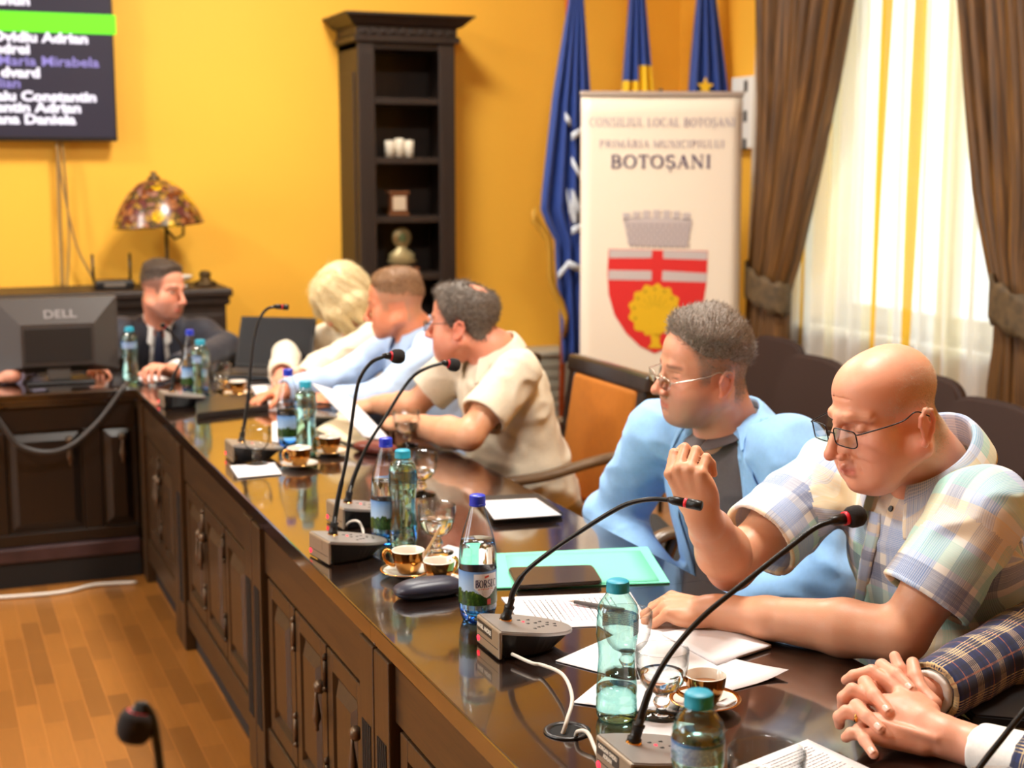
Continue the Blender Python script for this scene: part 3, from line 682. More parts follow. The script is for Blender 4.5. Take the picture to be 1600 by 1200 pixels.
# serif lettering drawn as strokes: (x0, y0, x1, y1, weight); arcs are lists of points
def glyphs():
    TH, TN = .17, .075
    def serif(x, y, w=.26): return [((x-w/2, y), (x+w/2, y), .06)]
    def stem(x, a=0, b=1, w=TH): return [((x, a), (x, b), w)]
    def arc(cx, cy, rx, ry, a0, a1, w0, w1, n=12):
        pts = [(cx+rx*math.cos(math.radians(a0+(a1-a0)*k/n)), cy+ry*math.sin(math.radians(a0+(a1-a0)*k/n))) for k in range(n+1)]
        return [(p, q, w0+(w1-w0)*abs(math.cos(math.radians(a0+(a1-a0)*(k+.5)/n)))) for k, (p, q) in enumerate(zip(pts, pts[1:]))]
    G = {}
    G['I'] = (.42, stem(.21)+serif(.21, .03)+serif(.21, .97))
    G['L'] = (.68, stem(.2)+serif(.2, .97)+[((.08, .03), (.62, .03), .06), ((.6, .03), (.62, .28), .07)])
    G['T'] = (.74, stem(.37)+serif(.37, .03)+[((.06, .96), (.68, .96), .08), ((.06, .97), (.05, .72), .06), ((.68, .97), (.69, .72), .06)])
    G['N'] = (.92, stem(.18, 0, 1, TN)+stem(.76, 0, 1, TN)+[((.18, .97), (.76, .03), TH)]+serif(.18, .03, .24)+serif(.14, .97, .2)+serif(.76, .97, .24))
    G['A'] = (.84, [((.14, .03), (.42, .97), TN), ((.42, .97), (.7, .03), TH), ((.24, .34), (.6, .34), TN)]+serif(.13, .03, .24)+serif(.71, .03, .28))
    G['U'] = (.88, stem(.2, .3)+stem(.7, .3, 1, TN)+arc(.45, .3, .25, .27, 180, 360, TN, TH)+serif(.2, .97)+serif(.7, .97, .24))
    G['M'] = (1.06, stem(.17, 0, 1, TN)+stem(.88, 0, 1, TH)+[((.19, .97), (.52, .08), TH), ((.52, .08), (.86, .97), TN)]+serif(.17, .03, .24)+serif(.88, .03)+serif(.15, .97, .2)+serif(.9, .97, .2))
    bowl = arc(.28, .73, .34, .25, 90, -90, TN, TH)+[((.2, .97), (.3, .97), .06), ((.2, .48), (.3, .48), .06)]
    G['P'] = (.74, stem(.2)+serif(.2, .03)+bowl+serif(.14, .97, .2))
    G['B'] = (.78, stem(.2)+bowl+arc(.3, .26, .38, .24, 90, -90, TN, TH)+[((.08, .03), (.32, .03), .06), ((.1, .97), (.3, .97), .06)])
    G['R'] = (.84, stem(.2)+serif(.2, .03)+bowl+[((.36, .48), (.72, .03), TH)]+serif(.76, .03, .18)+serif(.14, .97, .2))
    G['O'] = (.92, arc(.46, .5, .36, .46, 0, 360, TN, TH, 24))
    G['C'] = (.82, arc(.46, .5, .36, .46, 50, 310, TN, TH, 18)+[((.7, .7), (.71, .95), .06)])
    S = arc(.36, .73, .22, .23, 40, 270, TN, TH, 10)+arc(.36, .27, .25, .23, 90, -140, TN, TH, 10)+[((.56, .76), (.57, .97), .06), ((.13, .06), (.12, .3), .06)]
    G['S'] = (.7, S); G['Ș'] = (.7, S+[((.36, -.1), (.33, -.26), .1)])
    G['Ă'] = (G['A'][0], G['A'][1]+arc(.42, 1.24, .15, .12, 200, 340, .06, .08, 6))
    E = stem(.2)+[((.08, .03), (.6, .03), .06), ((.08, .97), (.6, .97), .06), ((.2, .5), (.48, .5), .06), ((.6, .03), (.62, .26), .06), ((.58, .97), (.6, .76), .06)]
    G['E'] = (.7, E)
    return G
GL = glyphs()
def lettering(s, x0, x1, y0, y1, bold=1):
    """quads filling the box: letters of the given words"""
    adv = [(.4 if c == ' ' else GL[c][0]+.06) for c in s]; k = (x1-x0)/sum(adv); h = y1-y0; x = x0; out = []
    for c, a in zip(s, adv):
        if c != ' ':
            for p, q, w in GL[c][1]:
                a_, b_ = V(x+p[0]*k, y0+p[1]*h), V(x+q[0]*k, y0+q[1]*h); d = (b_-a_); 
                if d.length < 1e-7: continue
                d.normalize(); nn = V(-d.y, d.x)*(w*bold*min(k, h)/2); e = d*(w*.1*min(k, h)); out.append([a_-e-nn, b_+e-nn, b_+e+nn, a_-e+nn])
        x += a*k
    return out
def lay(name, mat, polys, parent, z=.0015, mw=None):
    bm = NB()
    for p in polys: bm.faces.new([bm.verts.new((q[0], q[1], z)) for q in p])
    bmesh.ops.transform(bm, matrix=mw if mw is not None else Mb, verts=bm.verts); o = mobj(name, bm, mat, parent); return o
def line_box(pl, pr, ytop_l, ybot_l): 
    a = bq(pl[0], pl[1]); b = bq(pr[0], pr[1]); return a, b
a, b = bq(920, 197), bq(1150, 180); lay('lettering', M['btextl'], lettering('CONSILIUL LOCAL BOTOȘANI', a[0], b[0], bq(1035, 198)[1], bq(1035, 184)[1], .95), t)
a, b = bq(936, 230), bq(1133, 219); lay('lettering', M['btextl'], lettering('PRIMĂRIA MUNICIPIULUI', a[0], b[0], bq(1035, 231)[1], bq(1035, 219)[1], .95), t)
a, b = bq(953, 262), bq(1113, 262); lay('lettering', M['btext'], lettering('BOTOȘANI', a[0], b[0], bq(1035, 263)[1], bq(1035, 242)[1], 1.15), t)
P = lambda *ps: [V(*bq(x, y)) for x, y in ps]
# coat of arms: mural crown, shield, cross, peacock
arms = lay('coat_of_arms', M['bred'], [P((951, 389), (1106, 392), (1104, 440), (1100, 468), (1090, 494), (1070, 522), (1045, 542), (1023, 552), (1000, 541), (978, 520), (960, 492), (951, 460), (949, 430))], t, .0012)
lay('shield_bar', M['bgrey'], [P((952, 390), (1019, 391), (1018, 403), (952, 403)), P((1036, 391), (1105, 393), (1105, 406), (1036, 404)), P((951, 422), (1018, 423), (1018, 438), (950, 437)), P((1035, 423), (1104, 427), (1104, 441), (1034, 439))], arms, .002)
cr = [P((983, 384), (1073, 387), (1082, 344), (1078, 341), (974, 340), (974, 346))]
for k in range(7):
    x = 974+k*15.6; y = 334-6*math.sin((k+.5)/7*PI); w = 10; cr.append(P((x, y+13), (x+w, y+13), (x+w+1, y), (x-1, y)))
crown = lay('crown', M['bgrey'], cr, arms, .002)
ln = []
for r in range(6):
    y = 350+r*6.3; ln.append(P((977+r*1.2, y), (1081-r*1.4, y+.6), (1081-r*1.4, y+1.8), (977+r*1.2, y+1.2)))
    for k in range(11): x = 981+k*9+(r % 2)*4.5; ln.append(P((x, y), (x+1.4, y), (x+1.4, y+6), (x, y+6)))
lay('crown_masonry', M['bgreyd'], ln, arms, .0024)
cx, cy, rr = 1023, 486, 34; pk = []
tail = []
for k in range(72):
    a = math.radians(k*5); r = rr*(1.03+.07*math.cos(13*a))*(1 if math.sin(a) > -.85 else .93); tail.append((cx+r*1.13*math.cos(a), cy-r*1.18*math.sin(a)))
pk.append(P(*tail[::-1])); pk.append(P((1016, 522), (1031, 522), (1030, 536), (1036, 544), (1012, 544), (1018, 536)))
pea = lay('peacock', M['bgold'], pk, arms, .0026)
ey = []
for k in range(9):
    a = math.radians(-20+k*27.5); x, y = cx+rr*.95*math.cos(a), cy-rr*1.0*math.sin(a); ey.append(P((x-2, y+2), (x+2, y+2), (x+2, y-2.5), (x-2, y-2.5)))
for k in range(7):
    a = math.radians(20+k*23); ey.append(P((cx+8*math.cos(a)-.6, cy-8*math.sin(a)), (cx+8*math.cos(a)+.6, cy-8*math.sin(a)), (cx+26*math.cos(a)+.6, cy-26*math.sin(a)), (cx+26*math.cos(a)-.6, cy-26*math.sin(a))))
lay('feather_marks', M['bgoldd'], ey, arms, .0032)
# ---- the horseshoe of conference tables: units with panelled fronts
XL0, XR0 = .76, 1.49; FX = .79
def hinge(parent, M4, z):
    bm = NB(); tube(bm, [(0, 0, z-.028), (0, 0, z+.028)], .006, 8, M=M4); 
    for s in (-1, 1): lathe(bm, [(0, 0), (.006, .003), (.008, .009), (.004, .014), (0, .017)], 8, (0, 0, z+.028 if s > 0 else z-.045), M=M4)
    mobj('hinge', bm, M['iron'], parent, True)
def pull(parent, M4, z):
    """drop handle: a round rose with a hanging drop; local x is out of the door"""
    bm = NB(); lathe(bm, [(0, 0), (.012, 0), (.016, .004), (.016, .012), (.01, .02), (0, .022)], 14, M=M4 @ Matrix.Translation((0, 0, z)) @ Matrix.Rotation(PI/2, 4, 'Y'))
    lathe(bm, [(0, 0), (.004, -.002), (.006, -.02), (.013, -.055), (.014, -.066), (.008, -.078), (.006, -.085), (.008, -.092), (0, -.098)], 12, M=M4 @ Matrix.Translation((.016, 0, z-.006)), sx=.75)
    mobj('handle', bm, M['iron'], parent, True)
def raised(bm, y0, y1, z0, z1, M4, arch=0):
    """raised and fielded panel, local x outwards"""
    def ring(e, x): 
        pts = [(y0+e, z0+e), (y1-e, z0+e), (y1-e, z1-e)]; 
        return [bm.verts.new((x, p[0], p[1])) for p in pts]+[bm.verts.new((x, y0+e, z1-e))]
    A = [ring(0, 0), ring(.004, -.012), ring(.012, -.012), ring(.04, .003)]; vs = [v for r in A for v in r]
    for a, b in zip(A, A[1:]):
        for k in range(4): bm.faces.new((a[k], a[(k+1) % 4], b[(k+1) % 4], b[k]))
    bm.faces.new(A[-1]); bmesh.ops.transform(bm, matrix=M4, verts=vs)
def unit_front(t, F, L, doors, zt, handles, flute):
    """panelled front of a table unit of length L; F maps local (x out, y along, z up) into the unit"""
    zb = .105
    bm = NB(); bx(bm, (-.03, 0, zt-.12), (0, L, zt), .003, M=F); mobj('frieze', bm, M['woodx'], t)
    bm = NB(); bx(bm, (-.03, .01, zb-.02), (.004, L-.01, zb+.07), .004, M=F); mobj('plinth', bm, M['woodx'], t)
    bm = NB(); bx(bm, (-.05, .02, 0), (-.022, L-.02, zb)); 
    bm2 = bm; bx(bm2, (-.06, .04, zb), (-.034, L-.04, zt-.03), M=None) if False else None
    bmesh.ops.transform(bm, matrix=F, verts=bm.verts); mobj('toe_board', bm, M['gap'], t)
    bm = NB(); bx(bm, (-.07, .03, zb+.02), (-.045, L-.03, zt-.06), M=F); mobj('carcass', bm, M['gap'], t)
    for y0 in (0, L-.1):
        bm = NB(); bx(bm, (-.03, y0+.004, .0), (.014, y0+.096, zt-.002), .003)
        if flute:
            for k in range(5): bx(bm, (.0142, y0+.022+k*.0125, .16), (.0158, y0+.029+k*.0125, zt-.17), 0, 1)
        bmesh.ops.transform(bm, matrix=F, verts=bm.verts); mobj('pilaster', bm, [M['wood'], M['gap']], t)
    a0, a1 = .115, L-.115; w = (a1-a0)/doors
    for i in range(doors):
        y0, y1 = a0+i*w+.006, a0+(i+1)*w-.006; z0, z1 = zb+.078, zt-.128; s = .042
        bm = NB(); bx(bm, (-.024, y0, z0), (0, y0+s, z1), .002, M=F); bx(bm, (-.024, y1-s, z0), (0, y1, z1), .002, M=F); bx(bm, (-.024, y0+s, z0), (0, y1-s, z0+s), .002, M=F); bx(bm, (-.024, y0+s, z1-s), (0, y1-s, z1), .002, M=F)
        d = mobj('door', bm, M['wood'], t)
        bm = NB(); raised(bm, y0+s, y1-s, z0+s, z1-s, F); bmesh.ops.recalc_face_normals(bm, faces=bm.faces); mobj('door_panel', bm, M['wood'], d)
        for z in (z0+.1, z1-.06): hinge(d, F @ Matrix.Translation((.003, (y1+.006) if i < doors-1 else (y0-.006), 0)), z)
        if i in handles: pull(d, F @ Matrix.Translation((.002, y0+.02 if handles[i] < 0 else y1-.02, 0)), z1-.10)
def table_unit(label, y0, y1, doors, handles, flute=True, xr=XR0):
    t = thing('conference_table', label, 'table', (XL0, y0, 0), 0, 'units of the conference table'); L = y1-y0; W = xr-XL0
    bm = NB(); prism(bm, [(0, TZ-.034), (W, TZ-.034), (W, TZ-.003), (W-.001, TZ-.001), (W-.003, TZ), (.003, TZ), (.001, TZ-.001), (0, TZ-.003)], .0005, L-.0005, axis='y'); bx(bm, (.008, .002, TZ-.05), (W-.008, L-.002, TZ-.033), .004); mobj('table_top', bm, M['top'], t)
    F = Matrix.Translation((FX-XL0-.012, L, 0)) @ Matrix(((-1, 0, 0, 0), (0, -1, 0, 0), (0, 0, 1, 0), (0, 0, 0, 1)))
    unit_front(t, F, L, doors, TZ-.05, handles, flute)
    for s in (.03, L-.05):
        bm = NB(); bx(bm, (.1, s, 0), (W-.2, s+.022, TZ-.05)); mobj('end_panel', bm, M['wood'], t)
    return t
table_unit('nearest unit of the long dark table, under the near bottles and clasped hands', 1.36, 2.554, 3, {1: -1, 2: -1})
table_unit('second unit of the long dark table, under the green folder', 2.554, 3.642, 3, {1: 1, 2: 1})
table_unit('third unit of the long dark table, in front of the man in beige', 3.642, 4.842, 3, {0: 1, 1: -1})
table_unit('far unit of the long dark table, reaching the corner', 4.842, 5.712, 2, {0: 1, 1: -1}, False)
# the cross table at the far end
t = thing('conference_table', 'dark cross table with panelled front in front of the man in the navy suit', 'table', (0, 5.73, 0), 0, 'units of the conference table')
bm = NB(); bx(bm, (-1.6, -.016, TZ-.034), (1.489, .72, TZ), .004); bx(bm, (-1.59, -.008, TZ-.05), (.758, .71, TZ-.033), .004); mobj('table_top', bm, M['top'], t)
F = Matrix.Translation((.76, .012, 0)) @ Matrix(((0, -1, 0, 0), (-1, 0, 0, 0), (0, 0, 1, 0), (0, 0, 0, 1))); F = Matrix(((0, -1, 0, .76), (-1, 0, 0, .012), (0, 0, 1, 0), (0, 0, 0, 1)))
Fm = F
zt = TZ-.05
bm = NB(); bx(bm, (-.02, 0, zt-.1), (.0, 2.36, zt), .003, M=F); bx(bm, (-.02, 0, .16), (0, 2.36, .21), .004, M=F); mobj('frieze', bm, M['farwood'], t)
bm = NB(); bx(bm, (-.01, 0, .1), (.02, 2.36, .16), .008, M=F); mobj('plinth', bm, plain('purple lit trim', (62, 42, 44), .4, 0, .3, 60, var=.3), t)  # purple light on the molding put into its colour, with random mottling
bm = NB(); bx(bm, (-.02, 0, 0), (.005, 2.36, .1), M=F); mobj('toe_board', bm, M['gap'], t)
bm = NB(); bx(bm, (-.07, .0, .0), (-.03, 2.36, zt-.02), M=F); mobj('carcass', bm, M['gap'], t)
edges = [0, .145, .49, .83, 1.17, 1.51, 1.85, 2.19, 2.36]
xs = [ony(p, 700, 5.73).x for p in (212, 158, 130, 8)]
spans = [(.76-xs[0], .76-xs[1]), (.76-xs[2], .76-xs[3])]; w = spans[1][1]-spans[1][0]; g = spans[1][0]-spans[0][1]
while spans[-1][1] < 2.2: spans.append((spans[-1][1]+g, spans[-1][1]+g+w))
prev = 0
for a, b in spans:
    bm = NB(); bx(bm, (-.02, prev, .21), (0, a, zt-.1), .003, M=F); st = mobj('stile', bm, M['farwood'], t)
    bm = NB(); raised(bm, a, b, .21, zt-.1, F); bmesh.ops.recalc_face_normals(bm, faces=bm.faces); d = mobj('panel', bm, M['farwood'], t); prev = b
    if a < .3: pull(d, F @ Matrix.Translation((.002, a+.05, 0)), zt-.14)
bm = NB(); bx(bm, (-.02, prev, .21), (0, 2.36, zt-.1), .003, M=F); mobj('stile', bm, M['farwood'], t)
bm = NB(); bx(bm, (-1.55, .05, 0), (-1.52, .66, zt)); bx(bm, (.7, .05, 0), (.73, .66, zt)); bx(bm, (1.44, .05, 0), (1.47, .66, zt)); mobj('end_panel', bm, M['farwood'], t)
# the near end of the other arm of the horseshoe, just below the frame
t = thing('conference_table', 'table unit below the lower left corner, under the blurred near microphone', 'table', (0, .45, 0), 0, 'units of the conference table')
bm = NB(); bx(bm, (-.75, 0, TZ-.034), (.2, .85, TZ), .004); mobj('table_top', bm, M['top'], t)
bm = NB(); bx(bm, (-.72, .03, 0), (.17, .82, TZ-.034), .004); mobj('body', bm, M['wood'], t)
# cable along the floor in front of the cross table
P = spline([onz(x, y, .008) for x, y in ((-40, 936), (40, 931), (100, 925), (150, 914), (214, 910))], 10); bm = NB(); tube(bm, P, .008, 8); tag(mobj('floor_cable', bm, M['whitecable']), 'white cable lying on the parquet along the cross table', 'cable')
# dark cable sagging in front of the cross table
P = spline([ony(x, y, 5.66) for x, y in ((-14, 640), (6, 668), (30, 696), (70, 707), (110, 697), (150, 663), (178, 628), (193, 606))]+[ony(197, 598, 5.76)], 8)
bm = NB(); tube(bm, P, .011, 8); tag(mobj('monitor_cable', bm, M['rubber']), 'thick dark cable sagging in front of the cross table', 'cable')
# ---- armchairs with orange upholstery
M['orange'] = plain('orange velvet', (170, 98, 3), .75, 0, .1, 300, var=.05); M['chairwood'] = wood('dark chair wood', (26, 18, 15), (52, 38, 30), .3, 'z', .3, .1); M['armwood'] = wood('worn armrest wood', (70, 52, 36), (120, 96, 70), .35, 'x', .3, .1)
def armchair(label, loc, rz, tilt=9):
    """faces local -x"""
    t = thing('armchair', label, 'chair', loc, rz, 'orange armchairs at the table'); W = .29
    B = Matrix.Translation((.22, 0, .44)) @ Matrix.Rotation(math.radians(tilt), 4, 'Y'); h = .52
    bm = NB(); s = .055
    bx(bm, (-.025, -W, -.06), (.03, -W+s, h), .008, M=B); bx(bm, (-.025, W-s, -.06), (.03, W, h), .008, M=B); bx(bm, (-.03, -W-.012, h-.055), (.035, W+.012, h+.005), .01, M=B); bx(bm, (-.02, -W+s, 0), (.025, W-s, .05), .006, M=B); mobj('back_frame', bm, M['chairwood'], t)
    bm = NB(); bx(bm, (-.034, -W+s-.004, .045), (.02, W-s+.004, h-.05), .022, seg=3, M=B); mobj('backrest', bm, M['orange'], t, 40)
    bm = NB(); bx(bm, (-.27, -W+.02, .43), (.2, W-.02, .5), .03, seg=3); mobj('seat', bm, M['orange'], t, 40)
    bm = NB(); bx(bm, (-.28, -W, .365), (.24, W, .43), .01); mobj('seat_frame', bm, M['chairwood'], t)
    for sx in (-.25, .21):
        for sy in (-W+.03, W-.03):
            bm = NB(); tube(bm, [(sx, sy, .37), (sx+(.05 if sx > 0 else 0), sy, 0)], [.026, .018], 10); mobj('leg', bm, M['chairwood'], t)
    for sy in (-W-.01, W+.01):
        P = spline([(.25, sy, .72), (.1, sy, .7), (-.08, sy, .665), (-.22, sy, .655), (-.28, sy, .63)], 6); bm = NB()
        rows = [[p+V(0, q*.024, r) for q, r in ((-1, .0), (-.7, .014), (.7, .014), (1, 0), (.7, -.012), (-.7, -.012))] for p in P]; loft(bm, rows, closed=True); 
        for e in (0, -1): pass
        a = mobj('armrest', bm, M['armwood'], t, True)
        bm = NB(); tube(bm, spline([(-.2, sy, .645), (-.235, sy, .55), (-.2, sy, .42)], 6), .018, 10); mobj('arm_post', bm, M['chairwood'], t)
    return t
c1 = armchair('orange armchair with dark frame, empty backrest beside the man in beige', (1.85, 4.32, 0), math.radians(0))
def seatat(lab, x, y, a): return dup(c1, (x, y, 0), math.radians(a), lab)
seatat('orange armchair behind the man in the light blue blazer', 2.02, 2.98, 0)
seatat('armchair of the bald man in the checked shirt', 2.1, 2.2, 4)
seatat('armchair of the man in the pale blue shirt', 1.72, 5.0, 0)
seatat('armchair of the blond woman', 1.74, 5.72, 0)
seatat('armchair of the man in the navy suit', 1.0, 6.86, 90).scale = (1, 1, .84)
seatat('armchair of the person in the navy checked jacket, at the right edge', 2.06, 1.4, 0)
# ---- padded brown chairs along the window wall
M['brownpad'] = plain('dark brown fabric', (45, 24, 16), .8, 0, .15, 500)
def side_chair(label, loc, rz):
    """faces local -x"""
    t = thing('padded_chair', label, 'chair', loc, rz, 'brown padded chairs along the window wall'); B = Matrix.Translation((.2, 0, .47)) @ Matrix.Rotation(math.radians(10), 4, 'Y')
    pts = []; W, h = .235, .37
    for k in range(40):
        a = 2*PI*k/40; c, s = math.cos(a), math.sin(a); e = .55; pts.append((W*math.copysign(abs(c)**e, c), h/2+h/2*math.copysign(abs(s)**.62, s)))
    bm = NB(); prism(bm, pts, -.03, .025, axis='x', M=B); bmesh.ops.bevel(bm, geom=[e for e in bm.edges if len(e.link_faces) == 2 and e.calc_face_angle(0) > 1], offset=.016, segments=3, affect='EDGES'); mobj('backrest', bm, M['brownpad'], t, 50)
    bm = NB(); bx(bm, (-.26, -.235, .42), (.18, .235, .48), .028, seg=3); mobj('seat', bm, M['brownpad'], t, 40)
    for s in (-1, 1):
        bm = NB(); tube(bm, spline([(.27, s*.2, 0), (.25, s*.2, .3), (.235, s*.2, .6)], 5), .012, 8); mobj('leg', bm, M['blackmetal'], t)
        bm = NB(); tube(bm, [(-.24, s*.21, 0), (-.22, s*.21, .42)], .012, 8); mobj('leg', bm, M['blackmetal'], t)
    return t
ctop = .86
def topy(px, py): return onx(px, py, 3.52)
sc1 = None
labs = ['first brown padded chair by the left drape, beside the grey-haired man\'s head', 'second brown padded chair from the left drape, before the sheer curtain', 'brown padded chair mostly hidden by the bald man\'s head', 'large brown padded chair right of the bald man\'s head']
ys = [onx(1200, 550, 3.62).y, onx(1258, 575, 3.4).y, onx(1432, 600, 3.5).y, onx(1535, 615, 3.3).y]
xs_ = [3.42, 3.2, 3.3, 3.1]; zs_ = [0, 0, 0, 0]
for l, x, y in zip(labs, xs_, ys):
    if sc1 is None: sc1 = side_chair(l, (x, y, 0), 0)
    else: dup(sc1, (x, y, 0), 0, l)
dup(sc1, (2.56, 4.84, 0), math.radians(-20), 'brown padded chair under the black backpack, behind the orange armchair')
# ---- bags
M['nylon'] = plain('black nylon', (20, 21, 24), .65, 0, .4, 120)
a = onx(1012, 605, 2.8); t = thing('backpack', 'black backpack standing on a chair in front of the white banner', 'bag', (2.58, 4.8, .482), math.radians(-35))
bm = NB(); bx(bm, (-.1, -.15, 0), (.1, .15, .34), .07, seg=4); mobj('body', bm, M['nylon'], t, True)
bm = NB(); bx(bm, (-.15, -.12, .03), (-.085, .12, .2), .03, seg=3); mobj('pocket', bm, M['nylon'], t, True)
bm = NB(); tube(bm, spline([(.02, -.05, .33), (.02, -.04, .38), (.02, .04, .38), (.02, .05, .33)], 6), .01, 8); mobj('handle', bm, M['nylon'], t)
for s in (-1, 1):
    bm = NB(); rows = [[p+V(0, -.025, 0), p+V(0, .025, 0)] for p in spline([(-.08, s*.09, .33), (-.115, s*.11, .3), (-.11, s*.1, .12), (-.1, s*.1, .03)], 6)]; loft(bm, rows); o = mobj('strap', bm, plain('grey webbing', (64, 68, 74), .6), t, True); solidify(o, .01)
bm = NB(); bx(bm, (0, 0, 0), (.2, .12, .03), .002)
o = tag(mobj('document_stack', bm, M['paper']), 'stack of white documents on the chair beside the black backpack', 'papers'); o.location = (2.33, 4.62, .482); o.rotation_euler = (0, 0, math.radians(-20))
p = onx(952, 795, 1.95); t = thing('shoulder_bag', 'black fabric bag standing between the two men\'s chairs behind the table', 'bag', (1.86, 3.5, 0))
bm = NB(); bx(bm, (-.14, -.2, 0), (.14, .2, .6), .08, seg=4)
for v in bm.verts: v.co += V(.02*math.sin(v.co.z*20+v.co.y*9), .02*math.sin(v.co.z*14), .02*math.sin(v.co.y*15))
mobj('body', bm, M['nylon'], t, True)
bm = NB(); bx(bm, (-.17, -.15, .18), (-.11, .15, .48), .03, seg=3); mobj('pocket', bm, M['nylon'], t, True)
bm = NB(); rows = [[q+V(-.02, 0, 0), q+V(.02, 0, 0)] for q in spline([(-.1, -.17, .54), (-.16, -.08, .5), (-.15, .05, .56), (-.06, .14, .6)], 6)]; loft(bm, rows); o = mobj('strap', bm, M['rubber'], t, True); solidify(o, .008)
# ---- clear materials
def thin_clear(name, face, edge, gloss=.08, rough=.02):
    """a thin clear wall: tinted more where it is seen edge on, with a clean reflection"""
    m = NT(name); lw = m.new('ShaderNodeLayerWeight'); lw.inputs['Blend'].default_value = .42
    tp = m.new('ShaderNodeBsdfTransparent'); m.link(m.ramp(lw.outputs['Facing'], [(.3, rgb(*face)), (.95, rgb(*edge))]), tp.inputs[0])
    gs = m.new('ShaderNodeBsdfGlossy'); gs.inputs['Roughness'].default_value = rough
    l2 = m.new('ShaderNodeLayerWeight'); l2.inputs['Blend'].default_value = .5; mx = m.new('ShaderNodeMixShader')
    m.link(m.math('ADD', m.math('MULTIPLY', m.math('POWER', l2.outputs['Facing'], 4.0), .7), .03+gloss*.2), mx.inputs[0]); m.link(tp.outputs[0], mx.inputs[1]); m.link(gs.outputs[0], mx.inputs[2]); m.link(mx.outputs[0], m.out.inputs[0]); return m
def thin(name, *a, **k):
    m = thin_clear(name, *a, **k); return m.m
def thin_bumpy(name, *a, sc=60, st=.5, **k):
    m = thin_clear(name, *a, **k); nz = m.noise(m.coord(), sc, 2, .5, .5); b = m.new('ShaderNodeBump'); b.inputs['Strength'].default_value = st; b.inputs['Distance'].default_value = .003; m.link(nz, b.inputs['Height'])
    for n in m.n:
        if n.bl_idname in ('ShaderNodeBsdfGlossy', 'ShaderNodeLayerWeight'): m.link(b.outputs[0], n.inputs['Normal'])
    return m.m
M['clear'] = thin('clear glass', (250, 252, 252), (150, 158, 160))
M['pet_teal'] = thin_bumpy('aqua bottle plastic', (214, 246, 243), (96, 190, 194), gloss=.5, st=.9)
M['pet_blue'] = thin_bumpy('clear bottle plastic', (246, 250, 252), (140, 168, 190), gloss=.2, st=.25)
M['pet_base'] = thin_bumpy('blue bottle base', (120, 190, 250), (30, 100, 220), gloss=.3, sc=30)
M['water'] = glass('water', (250, 254, 255), 1.33); M['water_teal'] = glass('aqua water', (240, 253, 252), 1.33)
M['glass'] = glass('solid glass', (252, 254, 254), 1.46)
M['cap_teal'] = plain('teal cap', (8, 150, 180), .45); M['cap_blue'] = plain('blue cap', (20, 50, 190), .35)
# ---- labels on bottles
def bottle_label(name, kind):
    m = NT(name); uv = m.new('ShaderNodeUVMap'); s = m.new('ShaderNodeSeparateXYZ'); m.link(uv.outputs[0], s.inputs[0]); u, v = s.outputs[0], s.outputs[1]
    if kind == 'aqua':
        ln = m.math('FRACT', m.math('MULTIPLY', v, 9)); tx = m.noise(m.coord('UV', (90, 9, 1)), 1, 1)
        on = m.math('MULTIPLY', m.math('GREATER_THAN', ln, .35), m.math('GREATER_THAN', tx, .42))
        c = m.mix(on, rgb(196, 220, 240), rgb(70, 110, 190)); c = m.mix(m.math('LESS_THAN', m.math('ABSOLUTE', m.math('SUBTRACT', v, .9)), .06), c, rgb(60, 130, 200))
        m.set(Base_Color=c, Roughness=.3, Alpha=.82)
    else:
        n = m.noise(m.coord('UV', (26, 4, 1)), 1, 5, .7); hill = m.math('ADD', m.math('MULTIPLY', m.noise(m.coord('UV', (11, .01, 1)), 1, 4), .5), m.math('MULTIPLY', n, .3))
        green = m.ramp(n, [(.35, rgb(14, 34, 16)), (.55, rgb(40, 84, 30)), (.7, rgb(120, 150, 50))])
        sky = m.ramp(v, [(0, rgb(196, 222, 246)), (.7, rgb(150, 190, 232)), (1, rgb(96, 148, 214))])
        c = m.mix(m.math('LESS_THAN', v, m.math('ADD', hill, .02)), sky, green)
        m.set(Base_Color=c, Roughness=.3)
    return m.m
M['label_aqua'] = bottle_label('aqua bottle label', 'aqua'); M['label_borsec'] = bottle_label('mineral water label', 'borsec')
M['label_white'] = plain('label white', (226, 236, 246), .35); M['label_navy'] = plain('label navy', (22, 40, 96), .4); M['label_red'] = plain('label red', (206, 70, 60), .4)
def ring_label(bm, r, z0, z1, n=48, a0=0, a1=2*PI):
    closed = abs(a1-a0-2*PI) < 1e-6
    rows = [[(r*math.cos(a0+(a1-a0)*j/n), r*math.sin(a0+(a1-a0)*j/n), z) for j in range(n+1)] for z in (z0, z1)]
    loft(bm, rows, uv=lambda i, j: (j/n, i))
def bent(polys, r, ac):
    """flat (x, z) outlines wrapped on a cylinder of radius r round the angle ac, x running left to right for the viewer"""
    return [[(r*math.cos(ac+q[0]/r), r*math.sin(ac+q[0]/r), q[1]) for q in p] for p in polys]
def polymesh(polys, sub=0):
    bm = NB()
    for p in polys: bm.faces.new([bm.verts.new(q) for q in p])
    return bm
def wob(bm, a, f, zmin, zmax, seed=0):
    for v in bm.verts:
        if zmin < v.co.z < zmax:
            r = math.hypot(v.co.x, v.co.y)
            if r > .004: k = 1+a*math.sin(f*v.co.z+seed)*math.sin(3*math.atan2(v.co.y, v.co.x)+seed*2+v.co.z*40); v.co.x *= k; v.co.y *= k
AQ = [(.0, .006), (.02, .003), (.027, .0), (.031, .006), (.0325, .016), (.0325, .034), (.0315, .038), (.0325, .042), (.0325, .05), (.0312, .062), (.0295, .085), (.0288, .1), (.0295, .115), (.031, .128), (.0325, .137), (.0328, .14), (.0325, .146), (.0328, .15), (.0328, .168), (.0318, .172), (.0322, .178), (.029, .188), (.022, .198), (.017, .206), (.0162, .209), (.0162, .214)]
